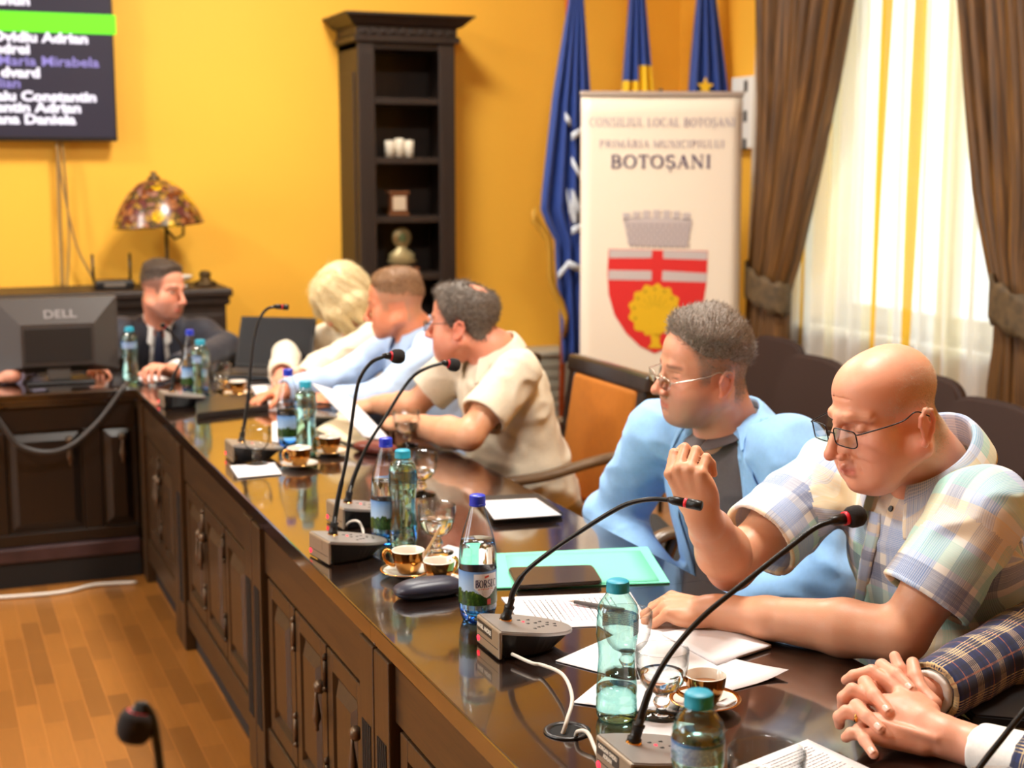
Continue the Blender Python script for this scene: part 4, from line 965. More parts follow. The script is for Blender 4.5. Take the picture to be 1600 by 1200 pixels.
def aqua_bottle(label, loc, level, rz=0, rough_cap=M['cap_teal']):
    t = thing('water_bottle', label, 'bottle', loc, rz, 'aqua water bottles with teal caps')
    bm = NB(); lathe(bm, AQ, 48); wob(bm, .025, 70, .04, .19, rz*3+1); sh = mobj('bottle_shell', bm, M['pet_teal'], t, True)
    ins = [(max(r-.0012, 0), z+.001) for r, z in AQ if z < level-.002]; r_ = ins[-1][0]
    bm = NB(); lathe(bm, ins+[(r_, level), (0, level)], 48); wob(bm, .025, 70, .04, .19, rz*3+1); bmesh.ops.recalc_face_normals(bm, faces=bm.faces); mobj('water', bm, M['water_teal'], t, True)
    bm = NB(); ring_label(bm, .0332, .142, .168, 48, -1.5, 1.6); mobj('label', bm, M['label_aqua'], t, True)
    bm = NB(); cr = [(0, .2255), (.0145, .2255), (.0172, .2235), (.0177, .221), (.0177, .211), (.018, .2105), (.018, .207), (.0162, .2065)]; lathe(bm, cr[::-1], 90)
    for i_, v in enumerate(bm.verts):
        r_ = math.hypot(v.co.x, v.co.y)
        if .2105 < v.co.z < .2236 and r_ > .0165: k_ = 1+.012*math.copysign(1, math.sin(45*math.atan2(v.co.y, v.co.x)+.4)); v.co.x *= k_; v.co.y *= k_
    mobj('cap', bm, rough_cap, t, 40); return t
BO = [(0, .012), (.012, .008), (.02, .0), (.029, .002), (.034, .014), (.036, .028), (.0355, .04), (.036, .05), (.036, .098), (.0355, .102), (.0362, .106), (.0362, .13), (.035, .145), (.031, .165), (.025, .186), (.019, .205), (.015, .219), (.0137, .226), (.0137, .232)]
def borsec_bottle(label, loc, level, rz=0, script=True):
    t = thing('water_bottle', label, 'bottle', loc, rz, 'mineral water bottles with blue caps')
    bm = NB(); lathe(bm, [p for p in BO if p[1] >= .026 or p[0] > .0355], 48); mobj('bottle_shell', bm, M['pet_blue'], t, True)
    bm = NB(); lathe(bm, BO[:6], 50)
    for v in bm.verts:
        a = math.atan2(v.co.y, v.co.x); r = math.hypot(v.co.x, v.co.y)
        if r > .01 and v.co.z < .02: v.co.z += .008*max(0, math.cos(5*a))*(r/.03)
    mobj('bottle_base', bm, M['pet_base'], t, True)
    ins = [(max(r-.0014, 0), z+.0012) for r, z in BO if z < level-.002]; r_ = ins[-1][0]-.001
    bm = NB(); lathe(bm, ins+[(r_, level), (0, level)], 48); bmesh.ops.recalc_face_normals(bm, faces=bm.faces); mobj('water', bm, M['water'], t, True)
    bm = NB(); ring_label(bm, .0367, .038, .104, 60); lb = mobj('label', bm, M['label_borsec'], t, True)
    if script:
        R_ = .0371; ac = 0
        shield = []
        strips = []
        for k in range(10):
            x0, x1 = -.018+k*.005, -.018+(k+1)*.005; f = lambda x: .053+.02*abs((x-.007)/.025)**1.3; strips.append([(x0, f(x0)), (x1, f(x1)), (x1, .1), (x0, .1)])
        mobj('label_shield', polymesh(bent(strips, R_, ac)), M['label_white'], lb)
        let = lettering('BORSEC', -.0155, .0305, .0735, .0885, 1.35); mobj('lettering', polymesh(bent([[(q[0], q[1]) for q in p] for p in let], R_+.0003, ac)), M['label_navy'], lb)
        red = [[(.003, .0915), (.012, .0935), (.012, .0975), (.003, .0955)]]+[[(-.01+k*.0046, .0692+.0012*(k % 2)), (-.0065+k*.0046, .0699+.0008*(k % 3)), (-.0065+k*.0046, .0711+.0008*(k % 3)), (-.01+k*.0046, .0709)] for k in range(7)]+[[(.008, .04), (.016, .04), (.016, .051), (.008, .051)]]
        mobj('label_red_marks', polymesh(bent(red, R_+.0003, ac)), M['label_red'], lb)
        sm = [[(-.003+.001*k, .0655-.003*k), (.017-.001*k, .0655-.003*k), (.017-.001*k, .0662-.003*k), (-.003+.001*k, .0662-.003*k)] for k in range(3)]+[[(-.012, .0885), (-.006, .0885), (-.006, .0893), (-.012, .0893)]]
        mobj('label_small_print', polymesh(bent(sm, R_+.0003, ac)), M['label_navy'], lb)
    bm = NB(); lathe(bm, [(.0142, .2245), (.0158, .225), (.0158, .2285), (.0152, .229), (.0153, .241), (.015, .244), (.013, .2455), (0, .2455)], 40); mobj('cap', bm, M['cap_blue'], t, 40); return t
def facing(p): return math.atan2(-p.y, -p.x)     # turns local +x to the camera's side of the room
p = onz(963, 1131); aqua_bottle('aqua bottle with teal cap, a little water left, in front of the bald man\'s hand', p+V(.01, .02, 0), .052, .3)
p = onz(1092, 1092, TZ+.216); p.z = TZ; aqua_bottle('aqua bottle with teal cap at the bottom edge, nearest of all bottles', p, .17, facing(p))
b = onz(745, 974); borsec_bottle('mineral water bottle with blue cap standing beside the dark glasses case', b+V(.01, .02, 0), .158, facing(b)+.28)
p = onz(635, 857); aqua_bottle('crinkled aqua bottle with teal cap beside the two gold cups', p+V(.0, .02, 0), .195, 1.4)
p = onz(609, 850); borsec_bottle('mineral water bottle with blue cap behind the crinkled aqua bottle', p+V(-.0, .02, 0), .15, facing(p)-1.1, False)
p = onz(482, 713); aqua_bottle('aqua bottle with teal cap in front of the man in pale blue', p+V(0, .02, 0), .19, 2)
p = onz(455, 701); borsec_bottle('mineral water bottle with blue cap beside the empty goblet', p+V(0, .02, 0), .12, facing(p)-1.0, False)
p = onz(317, 626); aqua_bottle('aqua bottle with teal cap at the far corner of the table', p+V(0, .02, 0), .19, 3)
p = onz(301, 616); borsec_bottle('mineral water bottle with blue cap at the far corner, behind an aqua bottle', p+V(0, .02, 0), .15, facing(p)-1, False)
p = onz(205, 598); aqua_bottle('aqua bottle with teal cap on the cross table by the navy suit', p+V(0, .0, 0), .19, 4)
# ---- goblets
def goblet(label, loc, water=0, s=1):
    t = thing('goblet', label, 'glass', loc, 0, 'stemmed water glasses'); t.scale = (s*1.16, s*1.16, s*.98)
    bowl = [(.0, .040), (.012, .041), (.022, .047), (.0295, .058), (.034, .074), (.036, .09), (.0368, .108), (.0368, .112)]
    bm = NB(); lathe(bm, bowl, 40); lathe(bm, [(.0368, .112), (.0362, .1132), (.0354, .112), (.0352, .108), (.0345, .09)], 40); mobj('bowl', bm, M['clear'], t, True)
    bm = NB(); lathe(bm, [(0, .0), (.032, 0), (.0325, .0022), (.02, .005), (.008, .009), (.0065, .014), (.0105, .02), (.012, .025), (.0095, .031), (.0075, .034), (.011, .04), (.012, .0405), (0, .0405)], 36); bmesh.ops.recalc_face_normals(bm, faces=bm.faces); mobj('stem', bm, M['glass'], t, True)
    if water:
        ins = [(max(0, r-.0012), z+.0012) for r, z in bowl if z < water-.002]; bm = NB(); lathe(bm, ins+[(ins[-1][0]+.001, water), (0, water)], 40); bmesh.ops.recalc_face_normals(bm, faces=bm.faces); mobj('water', bm, M['water'], t, True)
    return t
goblet('stemmed glass half full of water beside the aqua bottle and near microphone', onz(1045, 1128)+V(0, .025, .0006), .075)
goblet('stemmed glass nearly behind the aqua bottle, before the bald man\'s fingers', onz(992, 1062)+V(0, .03, .0012), 0)
goblet('stemmed glass half full of water behind the two gold cups', onz(690, 870)+V(0, .03, .0015), .078)
goblet('stemmed glass with water behind the crinkled aqua bottle', onz(665, 776)+V(.0, .03, 0), .07)
goblet('stemmed glass of water by the arms of the man in beige', onz(640, 699)+V(0, .03, 0), .075)
goblet('empty stemmed glass on a white napkin by the table edge', onz(405, 729)+V(0, .03, .0012), 0)
goblet('stemmed glass at the far corner beside the aqua bottle', onz(346, 612)+V(0, .0, 0), .06)
goblet('glass cut by the bottom edge of the frame, right of the nearest bottle', V(*onz(1198, 1172, TZ+.13).xy, TZ), 0, 1.17)
# ---- cups on saucers
M['coffee'] = plain('coffee with crema', (150, 100, 62), .3)
M['cupgold'] = plain('dark gold lustre', (150, 104, 52), .14, 1)
def cup(label, loc, rz=0, s=1, extra=True, sl='saucer under a gold cup'):
    sa = thing('saucer', sl, 'saucer', loc, rz, 'white saucers with gold rims'); sa.scale = (s, s, s)
    bm = NB(); lathe(bm, [(0, .003), (.02, .003), (.024, 0), (.028, .002), (.045, .008), (.056, .0135), (.0565, .015), (.05, .0125), (.03, .0065), (.02, .006), (0, .006)], 40); mobj('dish', bm, M['porcelain'], sa, True)
    bm = NB(); lathe(bm, [(.0502, .0128), (.0565, .0153), (.0568, .014)], 40); mobj('gold_rim', bm, M['gold'], sa, True)
    c = thing('coffee_cup', label, 'cup', V(loc)+V(0, 0, .0065*s), rz, 'gold coffee cups'); c.scale = (s, s, s)
    bm = NB(); lathe(bm, [(0, .002), (.018, 0), (.021, .004), (.026, .014), (.0305, .028), (.0325, .042), (.033, .046)], 40); mobj('body', bm, M['cupgold'], c, True)
    bm = NB(); lathe(bm, [(.033, .046), (.0322, .0475), (.0312, .046), (.029, .028), (.024, .014), (.018, .006), (0, .005)], 40); mobj('lining', bm, M['porcelain'], c, True)
    bm = NB(); lathe(bm, [(0, .03), (.0292, .03)], 30); mobj('coffee', bm, M['coffee'], c, True)
    bm = NB(); tube(bm, spline([(.031, 0, .039), (.043, 0, .045), (.05, 0, .036), (.046, 0, .022), (.034, 0, .014), (.027, 0, .014)], 6), [.0036]*31, 10); mobj('handle', bm, M['gold'], c, True)
    return sa, c
p = onz(638, 906)+V(.01, .03, 0); cup('gold cup with a wooden stirrer, behind the dark glasses case', p, math.radians(150), 1.06, sl='saucer of the gold cup with a wooden stirrer')
bm = NB(); bx(bm, (-.003, -.0007, 0), (.003, .0007, .11), .0005); o = tag(mobj('stirrer', bm, plain('pale birch', (214, 176, 126), .6)), 'wooden stirrer leaning in a gold cup', 'stirrer'); o.location = p+V(.01, -.015, .012); o.rotation_euler = (math.radians(-12), math.radians(38), 0)
p = onz(690, 921)+V(.005, .03, 0); cup('gold cup nearest the mineral water bottle, behind the glasses case', p, math.radians(20), 1.0, sl='saucer of the gold cup nearest the mineral water bottle')
p = onz(1112, 1118)+V(.008, .035, .0012); cup('gold cup beside the half full stemmed glass, before the white sheets', p, math.radians(170), 1.02, sl='saucer of the gold cup before the white sheets')
p = onz(472, 733)+V(0, .03, 0); cup('gold cup beside the napkin with the empty glass', p, math.radians(200), 1.08, sl='saucer of the gold cup beside the napkin')
p = onz(520, 713)+V(0, .03, 0); cup('gold cup behind the aqua bottle of the man in beige', p, math.radians(180), 1.05, sl='saucer of the gold cup behind the aqua bottle')
p = onz(372, 618); cup('gold cup at the far corner beside the laptop', p, math.radians(180), 1.05, sl='saucer of the gold cup beside the laptop')
sug = plain('sugar paper', (226, 200, 150), .6)
for px, py, lab in ((460, 722, 'sugar sachet on the saucer beside the napkin'), (675, 893, 'sugar sachet between the two gold cups'), (1135, 1100, 'white sugar sachet on the saucer before the white sheets')):
    q = onz(px, py, TZ+.016); bm = NB(); bx(bm, (-.02, -.009, 0), (.02, .009, .005), .002); o = tag(mobj('sugar_sachet', bm, sug if px < 1000 else M['paper']), lab, 'sachet'); o.location = q; o.rotation_euler = (0, .1, .6)
# ---- microphone units
M['silver'] = plain('brushed silver plastic', (158, 154, 150), .34, .5, .05, 600); M['champagne'] = plain('champagne front', (146, 132, 114), .4, .4); M['redled'] = emis('red indicator', (255, 40, 60), 2.2); M['foam'] = plain('black foam', (30, 26, 26), .95, 0, .9, 500); M['ledred'] = plain('red ring', (210, 24, 44), .4)
M['plate_text'] = plain('plate lettering', (226, 220, 206), .5); M['plate_dark'] = plain('dark name plate', (40, 34, 30), .5)
def mic(label, sock, pts, head, name=None, foam=True, rz=0, plane=None, org=None, r=.0042):
    """sock: pixel of the gooseneck socket; pts: pixels along the gooseneck, read in the vertical plane through the socket"""
    s0 = onz(*sock, TZ+.05) if org is None else V(org)+V(.04, .02, .05); R = Matrix.Rotation(rz, 4, 'Z'); loc = s0-(R @ V(.04, .02, .05))
    t = thing('microphone_unit', label, 'microphone', loc, rz, 'conference microphone units')
    zt = lambda x: .056-.16*x
    def outline(k, x0=0):
        o = [(x0, -.056*k), (x0, .056*k), (.03, .06*k)]+[(.06+.1*k*math.cos(a), .06*k*math.sin(a)) for a in [PI/2-PI*j/20 for j in range(1, 20)]]+[(.03, -.06*k)]
        return o[::-1]
    bm = NB(); o1 = outline(.97, .002); o2 = outline(.8, .012); n = len(o1)
    A = [bm.verts.new((p[0], p[1], zt(p[0])-.005)) for p in o1]; B = [bm.verts.new((p[0]*.86+.004, p[1], .003)) for p in o2]
    bm.faces.new(A); bm.faces.new(B[::-1])
    for k in range(n): bm.faces.new((A[k], B[k], B[(k+1) % n], A[(k+1) % n]))
    for x, y in ((.02, -.035), (.02, .035), (.1, -.02), (.1, .02)): lathe(bm, [(0, 0), (.006, 0), (.006, .004)], 10, (x, y, 0))
    bmesh.ops.recalc_face_normals(bm, faces=bm.faces); mobj('base', bm, M['blackplastic'], t)
    bm = NB(); o1 = outline(1); A = [bm.verts.new((p[0], p[1], zt(p[0]))) for p in o1]; B = [bm.verts.new((p[0], p[1], zt(p[0])-.006)) for p in o1]
    bm.faces.new(A); bm.faces.new(B[::-1])
    for k in range(n): bm.faces.new((A[k], B[k], B[(k+1) % n], A[(k+1) % n]))
    bmesh.ops.recalc_face_normals(bm, faces=bm.faces); bmesh.ops.bevel(bm, geom=[e for e in bm.edges if all(abs(v.co.z-zt(v.co.x)) < 1e-5 for v in e.verts)], offset=.002, segments=2, affect='EDGES'); top = mobj('top_panel', bm, M['silver'], t, 40)
    bm = NB(); bx(bm, (-.003, -.0555, .003), (.004, .0555, .0545), .003); fp = mobj('front_panel', bm, M['champagne'], t)
    bm = NB(); bx(bm, (-.0036, -.02, .03), (-.0028, .05, .05), .0005); pl = mobj('name_plate', bm, M['plate_dark'] if name else M['champagne'], fp)
    bm = NB(); bx(bm, (-.0034, -.05, .004), (-.0026, .05, .005)); bx(bm, (-.0034, -.05, .0205), (-.0026, .05, .0215)); mobj('groove', bm, M['gap'], fp)
    if name:
        Mt = Matrix(((0, 0, -1, -.0038), (-1, 0, 0, .015), (0, 1, 0, .041 if len(name) > 1 else .0365), (0, 0, 0, 1)))
        for k, w in enumerate(name): text('lettering', w, .0088 if len(name) > 1 else .0115, M['plate_text'], Mt @ Matrix.Translation((0, -.0095*k, 0)), pl, .0004, 'CENTER', .0001, .84)
    bm = NB(); lathe(bm, [(0, 0), (.0055, 0), (.005, .002), (0, .0025)], 14, M=Matrix.Translation((-.0028, .044, .0145)) @ Matrix.Rotation(-PI/2, 4, 'Y')); mobj('indicator', bm, M['redled'], fp)
    bm = NB()
    for k, (x, y) in enumerate(((.065, .02), (.075, .0), (.085, .024), (.092, .006), (.098, -.014), (.105, .016), (.112, -.002), (.118, .012), (.125, -.008), (.13, .006), (.088, -.02), (.076, -.03))): bx(bm, (x-.003, y-.0018, zt(x)-.001), (x+.003, y+.0018, zt(x)+.0006))
    mobj('buttons', bm, M['gap'], top)
    bm = NB(); bx(bm, (.068, .008, zt(.068)-.001), (.072, .012, zt(.068)+.0008)); mobj('button_light', bm, M['redled'], top)
    so = V(.04, .02, zt(.04)); bm = NB(); lathe(bm, [(.012, -.002), (.0115, .002), (0, .002)], 20, so); mobj('socket_ring', bm, M['gold'], top, True)
    Ri = (R.inverted()).to_3x3()
    def loc_(p): q = (ray(*p)); k = (s0.y-CP.y)/q.y if plane is None else None; return Ri @ (CP+q*k-loc)
    if plane is not None:
        def loc_(p): q = ray(*p); k = (s0-CP).dot(plane)/q.dot(plane); return Ri @ (CP+q*k-loc)
    P = [so+V(0, 0, .002)]+[loc_(p) for p in pts]; d0 = (P[1]-P[0]).normalized()
    bm = NB(); tube(bm, [P[0], P[0]+d0*.006, P[0]+d0*.007, P[0]+d0*.022, P[0]+d0*.0225, P[0]+d0*.026, P[0]+d0*.027, P[0]+d0*.042], [.0105, .0105, .0085, .0085, .0095, .0095, .0062, .0055], 16); mobj('gooseneck_socket', bm, M['blackmetal'], t, True)
    S = spline(P, 10); L = len(S); rr = [r*1.35 if i < L*.3 else r for i in range(L)]
    bm = NB(); tube(bm, S, rr, 12); mobj('gooseneck', bm, M['blackmetal'], t, True)
    e = S[-1]; h = loc_(head); d = (h-e).normalized(); ln = (h-e).length
    if foam:
        fl = max(ln*.62, .03); fs = ln*1.3-fl
        bm = NB(); tube(bm, [e-d*.008, e, e+d*fs*.75], [r, r*1.7, r*2.1], 14); mobj('capsule', bm, M['blackmetal'], t, True)
        bm = NB(); tube(bm, [e+d*fs*.72, e+d*fs*.98], [.0105, .0105], 18); mobj('light_ring', bm, M['ledred'], t, True)
        M4 = frame(e+d*(fs*.95), d.orthogonal(), d, None); M4 = Matrix.Translation(e+d*fs*.95) @ d.to_track_quat('Z', 'Y').to_matrix().to_4x4(); fr = .0165
        bm = NB(); lathe(bm, [(0, 0), (fr*.78, 0), (fr*.98, fl*.2), (fr*1.02, fl*.5), (fr*.95, fl*.75), (fr*.7, fl*.93), (fr*.3, fl), (0, fl)], 24, M=M4); mobj('windscreen', bm, M['foam'], t, True)
    else:
        bm = NB(); tube(bm, [e-d*.01, e, e+d*ln*.5], [r, r*1.8, r*1.9], 14); tube(bm, [e+d*ln*.62, e+d*ln*1.2, e+d*ln*1.25], [r*2.1, r*2.1, r*1.7], 14); mobj('capsule', bm, M['blackmetal'], t, True)
        bm = NB(); tube(bm, [e+d*ln*.48, e+d*ln*.64], [r*1.95, r*1.95], 14); mobj('light_ring', bm, M['ledred'], t, True)
    return t
mic('microphone unit with a slim bare head, gooseneck crossing the green folder', (790, 968), [(797, 945), (803, 922), (822, 893), (860, 862), (915, 825), (955, 800), (985, 786), (1020, 780), (1052, 782)], (1088, 789), ['ANGEL ANDREI'], False, 0, (atd(1088, 789, 2.42)-onz(790, 968, TZ+.05)).cross(V(0, 0, 1)))
mic('nearest microphone unit, foam head before the checked shirt', (990, 1160), [(999, 1130), (1005, 1108), (1020, 1068), (1050, 1018), (1100, 962), (1170, 905), (1240, 850), (1275, 824), (1302, 814)], (1340, 806), ['GORGAN OVIDIU', 'ADRIAN'], True, 0)
mic('microphone unit at the table edge with a tall curved gooseneck and foam head', (520, 835), [(523, 812), (529, 775), (541, 720), (549, 665), (557, 610), (566, 584), (582, 565), (603, 556)], (626, 557), None, True, math.radians(8))
mic('microphone unit behind the one at the table edge, gooseneck leaning right', (543, 785), [(547, 765), (557, 735), (575, 695), (602, 652), (628, 610), (648, 586), (672, 573), (694, 567)], (713, 571), None, True, math.radians(6))
mic('microphone unit beside the empty glass, slim gooseneck rising before the laptop', (377, 690), [(381, 668), (388, 620), (392, 570), (397, 530), (405, 500), (417, 483), (432, 479)], (447, 480), None, False, 0)
mic('microphone unit at the far corner of the table, beside the aqua bottle', (268, 612), [(271, 590), (281, 568), (286, 553), (283, 540), (273, 526), (262, 515)], (254, 508), None, False, 0)
mic('low microphone of the man in pale blue, gooseneck lying towards the stemmed glass', (478, 642), [(492, 632), (512, 632), (545, 637), (590, 645), (622, 652)], (640, 655), None, False, 0)
p = onz(1530, 1330, TZ); mic('microphone unit outside the lower right corner, only its gooseneck showing', (0, 0), [(1490, 1262), (1530, 1200), (1565, 1155), (1600, 1112), (1650, 1060)], (1700, 1020), None, True, 0, None, (1.28, 1.42, TZ))
mic('blurred near microphone in the lower left corner with foam head', (0, 0), [(262, 1290), (250, 1200), (240, 1130), (226, 1103), (217, 1110)], (208, 1150), None, True, math.radians(180), CF, (.27, 1.16, TZ))
# ---- cables on the table, cable outlet
p0, p1, p2 = onz(833, 1038, TZ+.008), onz(885, 1143), onz(905, 1143)
t = thing('cable_grommet', 'round black cable outlet in the table top between two near microphones', 'cable outlet', onz(886, 1143))
bm = NB(); lathe(bm, [(.026, .0004), (.036, .0004), (.0365, .002), (.033, .0038), (.028, .003), (.026, .0004)], 40); mobj('rim', bm, M['blackplastic'], t, True)
bm = NB(); lathe(bm, [(0, .0006), (.0275, .0006)], 40); mobj('opening', bm, plain('dark opening', (4, 4, 4), .9), t)
def cable(pts, r, label, mat=M['whitecable'], seg=10):
    bm = NB(); tube(bm, spline(pts, seg), r, 10); return tag(mobj('cable', bm, mat), label, 'cable', 'white microphone cables')
cable([onz(800, 1022, TZ+.014), onz(831, 1036, TZ+.013), onz(850, 1040, TZ+.014), onz(880, 1055, TZ+.03), onz(894, 1090, TZ+.036), onz(886, 1125, TZ+.02), onz(878, 1150, TZ-.004)], .0032, 'white cable rising from the outlet to the second nearest microphone')
cable([onz(899, 1152, TZ-.003), onz(903, 1143, TZ+.014), onz(918, 1145, TZ+.018), onz(930, 1170, TZ+.008), onz(942, 1195, TZ+.006), onz(960, 1215, TZ+.006)], .0032, 'white cable from the outlet to the nearest microphone')
cable([onz(540, 822, TZ+.01), onz(548, 815, TZ+.025), onz(560, 815, TZ+.03), onz(567, 828, TZ+.012), onz(568, 842, TZ+.005)], .003, 'grey cable loop behind the microphone at the table edge')
# ---- papers
SHEETZ = [0]
def sheet(label, px, name='paper', lines=0, pink=(), th=.0012, mat=None, group=None, curl=0, dirn=0, margin=.12, part=True, zoff=None):
    """a sheet whose four corners lie on the table; corners in order round the sheet"""
    SHEETZ[0] += 1; z = TZ+.0003+(.0003*(SHEETZ[0] % 9) if zoff is None else zoff); C = [onz(x, y, z) for x, y in px]; c = sum(C, V(0, 0, 0))/4
    bm = NB(); n = 8; rows = []
    for i in range(n+1):
        row = []
        for j in range(n+1):
            u, v = i/n, j/n; p = (C[0]*(1-u)+C[1]*u)*(1-v)+(C[3]*(1-u)+C[2]*u)*v
            row.append(p-c+V(0, 0, curl*max(0, u+v-1.55)**2))
        rows.append(row)
    loft(bm, rows); o = mobj(name, bm, mat or M['paper'], None, True); o.location = c+V(0, 0, th/2); solidify(o, th); tag(o, label, 'paper', group)
    if lines:
        def at_(u, v): return (C[0]*(1-u)+C[1]*u)*(1-v)+(C[3]*(1-u)+C[2]*u)*v-c+V(0, 0, th/2+.0004)
        for mt, sel in ((M['ink'], [k for k in range(lines) if k not in pink]), (M['pinkink'], list(pink))):
            if not sel: continue
            bm = NB()
            for k in sel:
                a = margin+(1-2*margin)*k/lines; b = a+(1-2*margin)/lines*.2; e = 1-margin-(.3*random.random() if k % 4 == 3 else .05*random.random())
                m0 = margin
                while m0 < e:
                    m1 = min(e, m0+random.uniform(.02, .07)); q = [at_(a, m0), at_(a, m1), at_(b, m1), at_(b, m0)] if dirn == 0 else [at_(m0, a), at_(m1, a), at_(m1, b), at_(m0, b)]
                    bm.faces.new([bm.verts.new(x) for x in q]); m0 = m1+.012
            mobj('print', bm, mt, o)
    return o
sheet('printed sheet with pink marked lines behind the second nearest microphone', [(783, 934), (985, 926), (1016, 976), (822, 983)], lines=17, pink=(6, 7, 8, 9, 10), margin=.14)
sheet('white sheet under the bald man\'s hand', [(930, 975), (1090, 945), (1150, 1000), (985, 1010)])
sheet('large blank white sheet beside the aqua bottle, right corner lifted', [(868, 1033), (985, 982), (1232, 1056), (1095, 1092)], curl=.05)
sheet('blank white sheet under the aqua bottle with a little water left', [(896, 1098), (945, 1058), (1075, 1078), (1052, 1120)])
sheet('small white napkin under the half full stemmed glass', [(985, 1165), (1012, 1120), (1085, 1132), (1066, 1190)], 'napkin')
sheet('printed sheet at the bottom edge under the cut-off glass', [(1150, 1200), (1262, 1156), (1420, 1230), (1310, 1300)], lines=22, dirn=1, margin=.09)
o = sheet('thick stack of white papers under the bald man\'s forearm', [(1035, 993), (1120, 978), (1205, 1012), (1120, 1040)], 'paper_stack', th=.006)
sheet('white napkin under the empty stemmed glass', [(359, 728), (429, 723), (441, 741), (372, 747)], 'napkin')
sheet('white napkin under the stemmed glass behind the gold cups', [(655, 872), (700, 852), (765, 868), (725, 890)], 'napkin')
sheet('printed paper lying on the thin black folder', [(752, 783), (838, 779), (877, 805), (772, 812)], lines=14, zoff=.0145, margin=.1)
for px, lab in (([(205, 585), (262, 570), (292, 590), (228, 600)], 'white papers before the hands of the man in the navy suit'), ([(392, 603), (470, 598), (480, 612), (400, 620)], 'white papers under the blond woman\'s hands'), ([(416, 628), (440, 626), (446, 640), (420, 642)], 'white note beside the long black case'), ([(425, 660), (460, 652), (478, 700), (425, 690)], 'white paper under the mineral water bottle by the goblet')):
    sheet(lab, px)
def slabthing(name, label, cat, px, th, mat, r=.012, z=TZ, part=None):
    C = [onz(x, y, z+.0006) for x, y in px]; c = sum(C, V(0, 0, 0))/4; pts = []
    for k in range(4):
        p, a, b = C[k], C[k-1], C[(k+1) % 4]; d1 = (a-p).normalized()*r; d2 = (b-p).normalized()*r
        pts += [(p+d1*(1-s)**2+d2*s**2-c) for s in (0, .25, .5, .75, 1)]
    bm = NB(); prism(bm, [(p.x, p.y) for p in pts], 0, th); bmesh.ops.bevel(bm, geom=[e for e in bm.edges if abs(e.verts[0].co.z-e.verts[1].co.z) < 1e-6], offset=min(.003, th*.35), segments=2, affect='EDGES')
    o = mobj(name, bm, mat, None, 40); o.location = c; return tag(o, label, cat)
M['mint'] = plain('mint green card', (118, 214, 182), .75)
slabthing('folder', 'mint green card folder lying flat behind the mineral water bottle', 'folder', [(738, 868), (1012, 856), (1047, 912), (735, 922)], .003, M['mint'], .002)
sheet('loose inner sheet of the green folder, slightly askew', [(790, 868), (1000, 861), (1030, 908), (800, 917)], mat=M['mint'], zoff=.0036)
slabthing('tablet', 'black tablet lying on the mint green folder', 'tablet', [(793, 892), (926, 888), (942, 914), (808, 922)], .009, plain('black tablet', (40, 32, 27), .3, 0, coat=.5), .014, TZ+.0042)
slabthing('document_case', 'long flat black case at the far corner of the table', 'case', [(305, 628), (412, 624), (422, 642), (308, 655)], .02, plain('grey black case', (38, 36, 36), .3), .006)
slabthing('folder', 'thin black folder under the printed paper, beside the two goblets', 'folder', [(740, 782), (842, 778), (880, 808), (768, 816)], .013, M['blackplastic'], .004)
slabthing('notebook', 'dark bound notebook under the navy checked sleeve', 'notebook', [(1478, 1090), (1640, 1080), (1720, 1150), (1520, 1132)], .016, M['blackplastic'], .004)
# glasses cases
def ellcase(name, label, px0, px1, wid, h, mat, M2=None):
    a, b = onz(*px0), onz(*px1); c = (a+b)/2; L = (b-a).length/2; t = thing(name, label, 'glasses case', c, math.atan2((b-a).y, (b-a).x))
    for nm, z0, z1, zc in (('lower_shell', 0, .45, 0), ('lid', .47, 1, .47)):
        bm = NB(); rows = []
        for i in range(9):
            s = i/8; zz = (z0+(z1-z0)*s)*h; k = 1-abs((zz/h-.47)/.53)**2.4*.42
            if nm == 'lid' and i == 8: k = .5
            rows.append([(L*k*math.copysign(abs(math.cos(q))**.62, math.cos(q)), wid*k*math.copysign(abs(math.sin(q))**.75, math.sin(q)), zz) for q in [2*PI*j/48 for j in range(48)]])
        vr = loft(bm, rows, closed=True); bm.faces.new(vr[-1]); bm.faces.new(vr[0][::-1]); mobj(nm, bm, mat, t, 60)
    return t
M['caseblue'] = plain('dark navy leatherette', (38, 42, 60), .38, 0, .35, 350)
ellcase('glasses_case', 'dark navy hard glasses case lying before the gold cups', (616, 938), (722, 924), .034, .036, M['caseblue'])
ellcase('glasses_case', 'reddish brown glasses case by the hands of the man in beige', (556, 703), (618, 712), .034, .034, plain('red brown leather', (112, 50, 40), .35))
# pen
a, b = onz(889, 939, TZ+.008), onz(955, 950, TZ+.008); d = (b-a).normalized(); t = thing('pen', 'grey ballpoint pen lying on the printed sheet', 'pen', a)
bm = NB(); tube(bm, [V(0, 0, 0), d*.012, d*.0125], [.0006, .003, .0035], 12); mobj('tip', bm, M['chrome'], t, True)
bm = NB(); tube(bm, [d*.0125, d*.05, d*.12, d*.122], [.004, .0046, .0044, .002], 14); mobj('barrel', bm, plain('grey pen', (74, 68, 66), .4), t, True)
# booklet the two men look at
bk = plain('cream pages', (226, 212, 178), .7)
t = thing('booklet', 'open cream booklet between the man in beige and the man in pale blue', 'booklet', onz(540, 672)); B0 = t.location.copy()
def leaf(nm, px, zs, mat):
    P = [onz(x, y, TZ+z)-B0 for (x, y), z in zip(px, zs)]; bm = NB(); n = 6; rows = [[(P[0].lerp(P[1], j/n)).lerp(P[3].lerp(P[2], j/n), i/n)+V(0, 0, .012*math.sin(PI*i/n)*math.sin(PI*j/n)) for j in range(n+1)] for i in range(n+1)]; loft(bm, rows); o = mobj(nm, bm, mat, t, True); solidify(o, .006)
leaf('left_leaf', [(494, 672), (530, 644), (604, 690), (545, 694)], (.004, .035, .03, .004), bk)
leaf('right_leaf', [(488, 600), (540, 615), (612, 690), (568, 682)], (.12, .12, .03, .045), M['paper'])
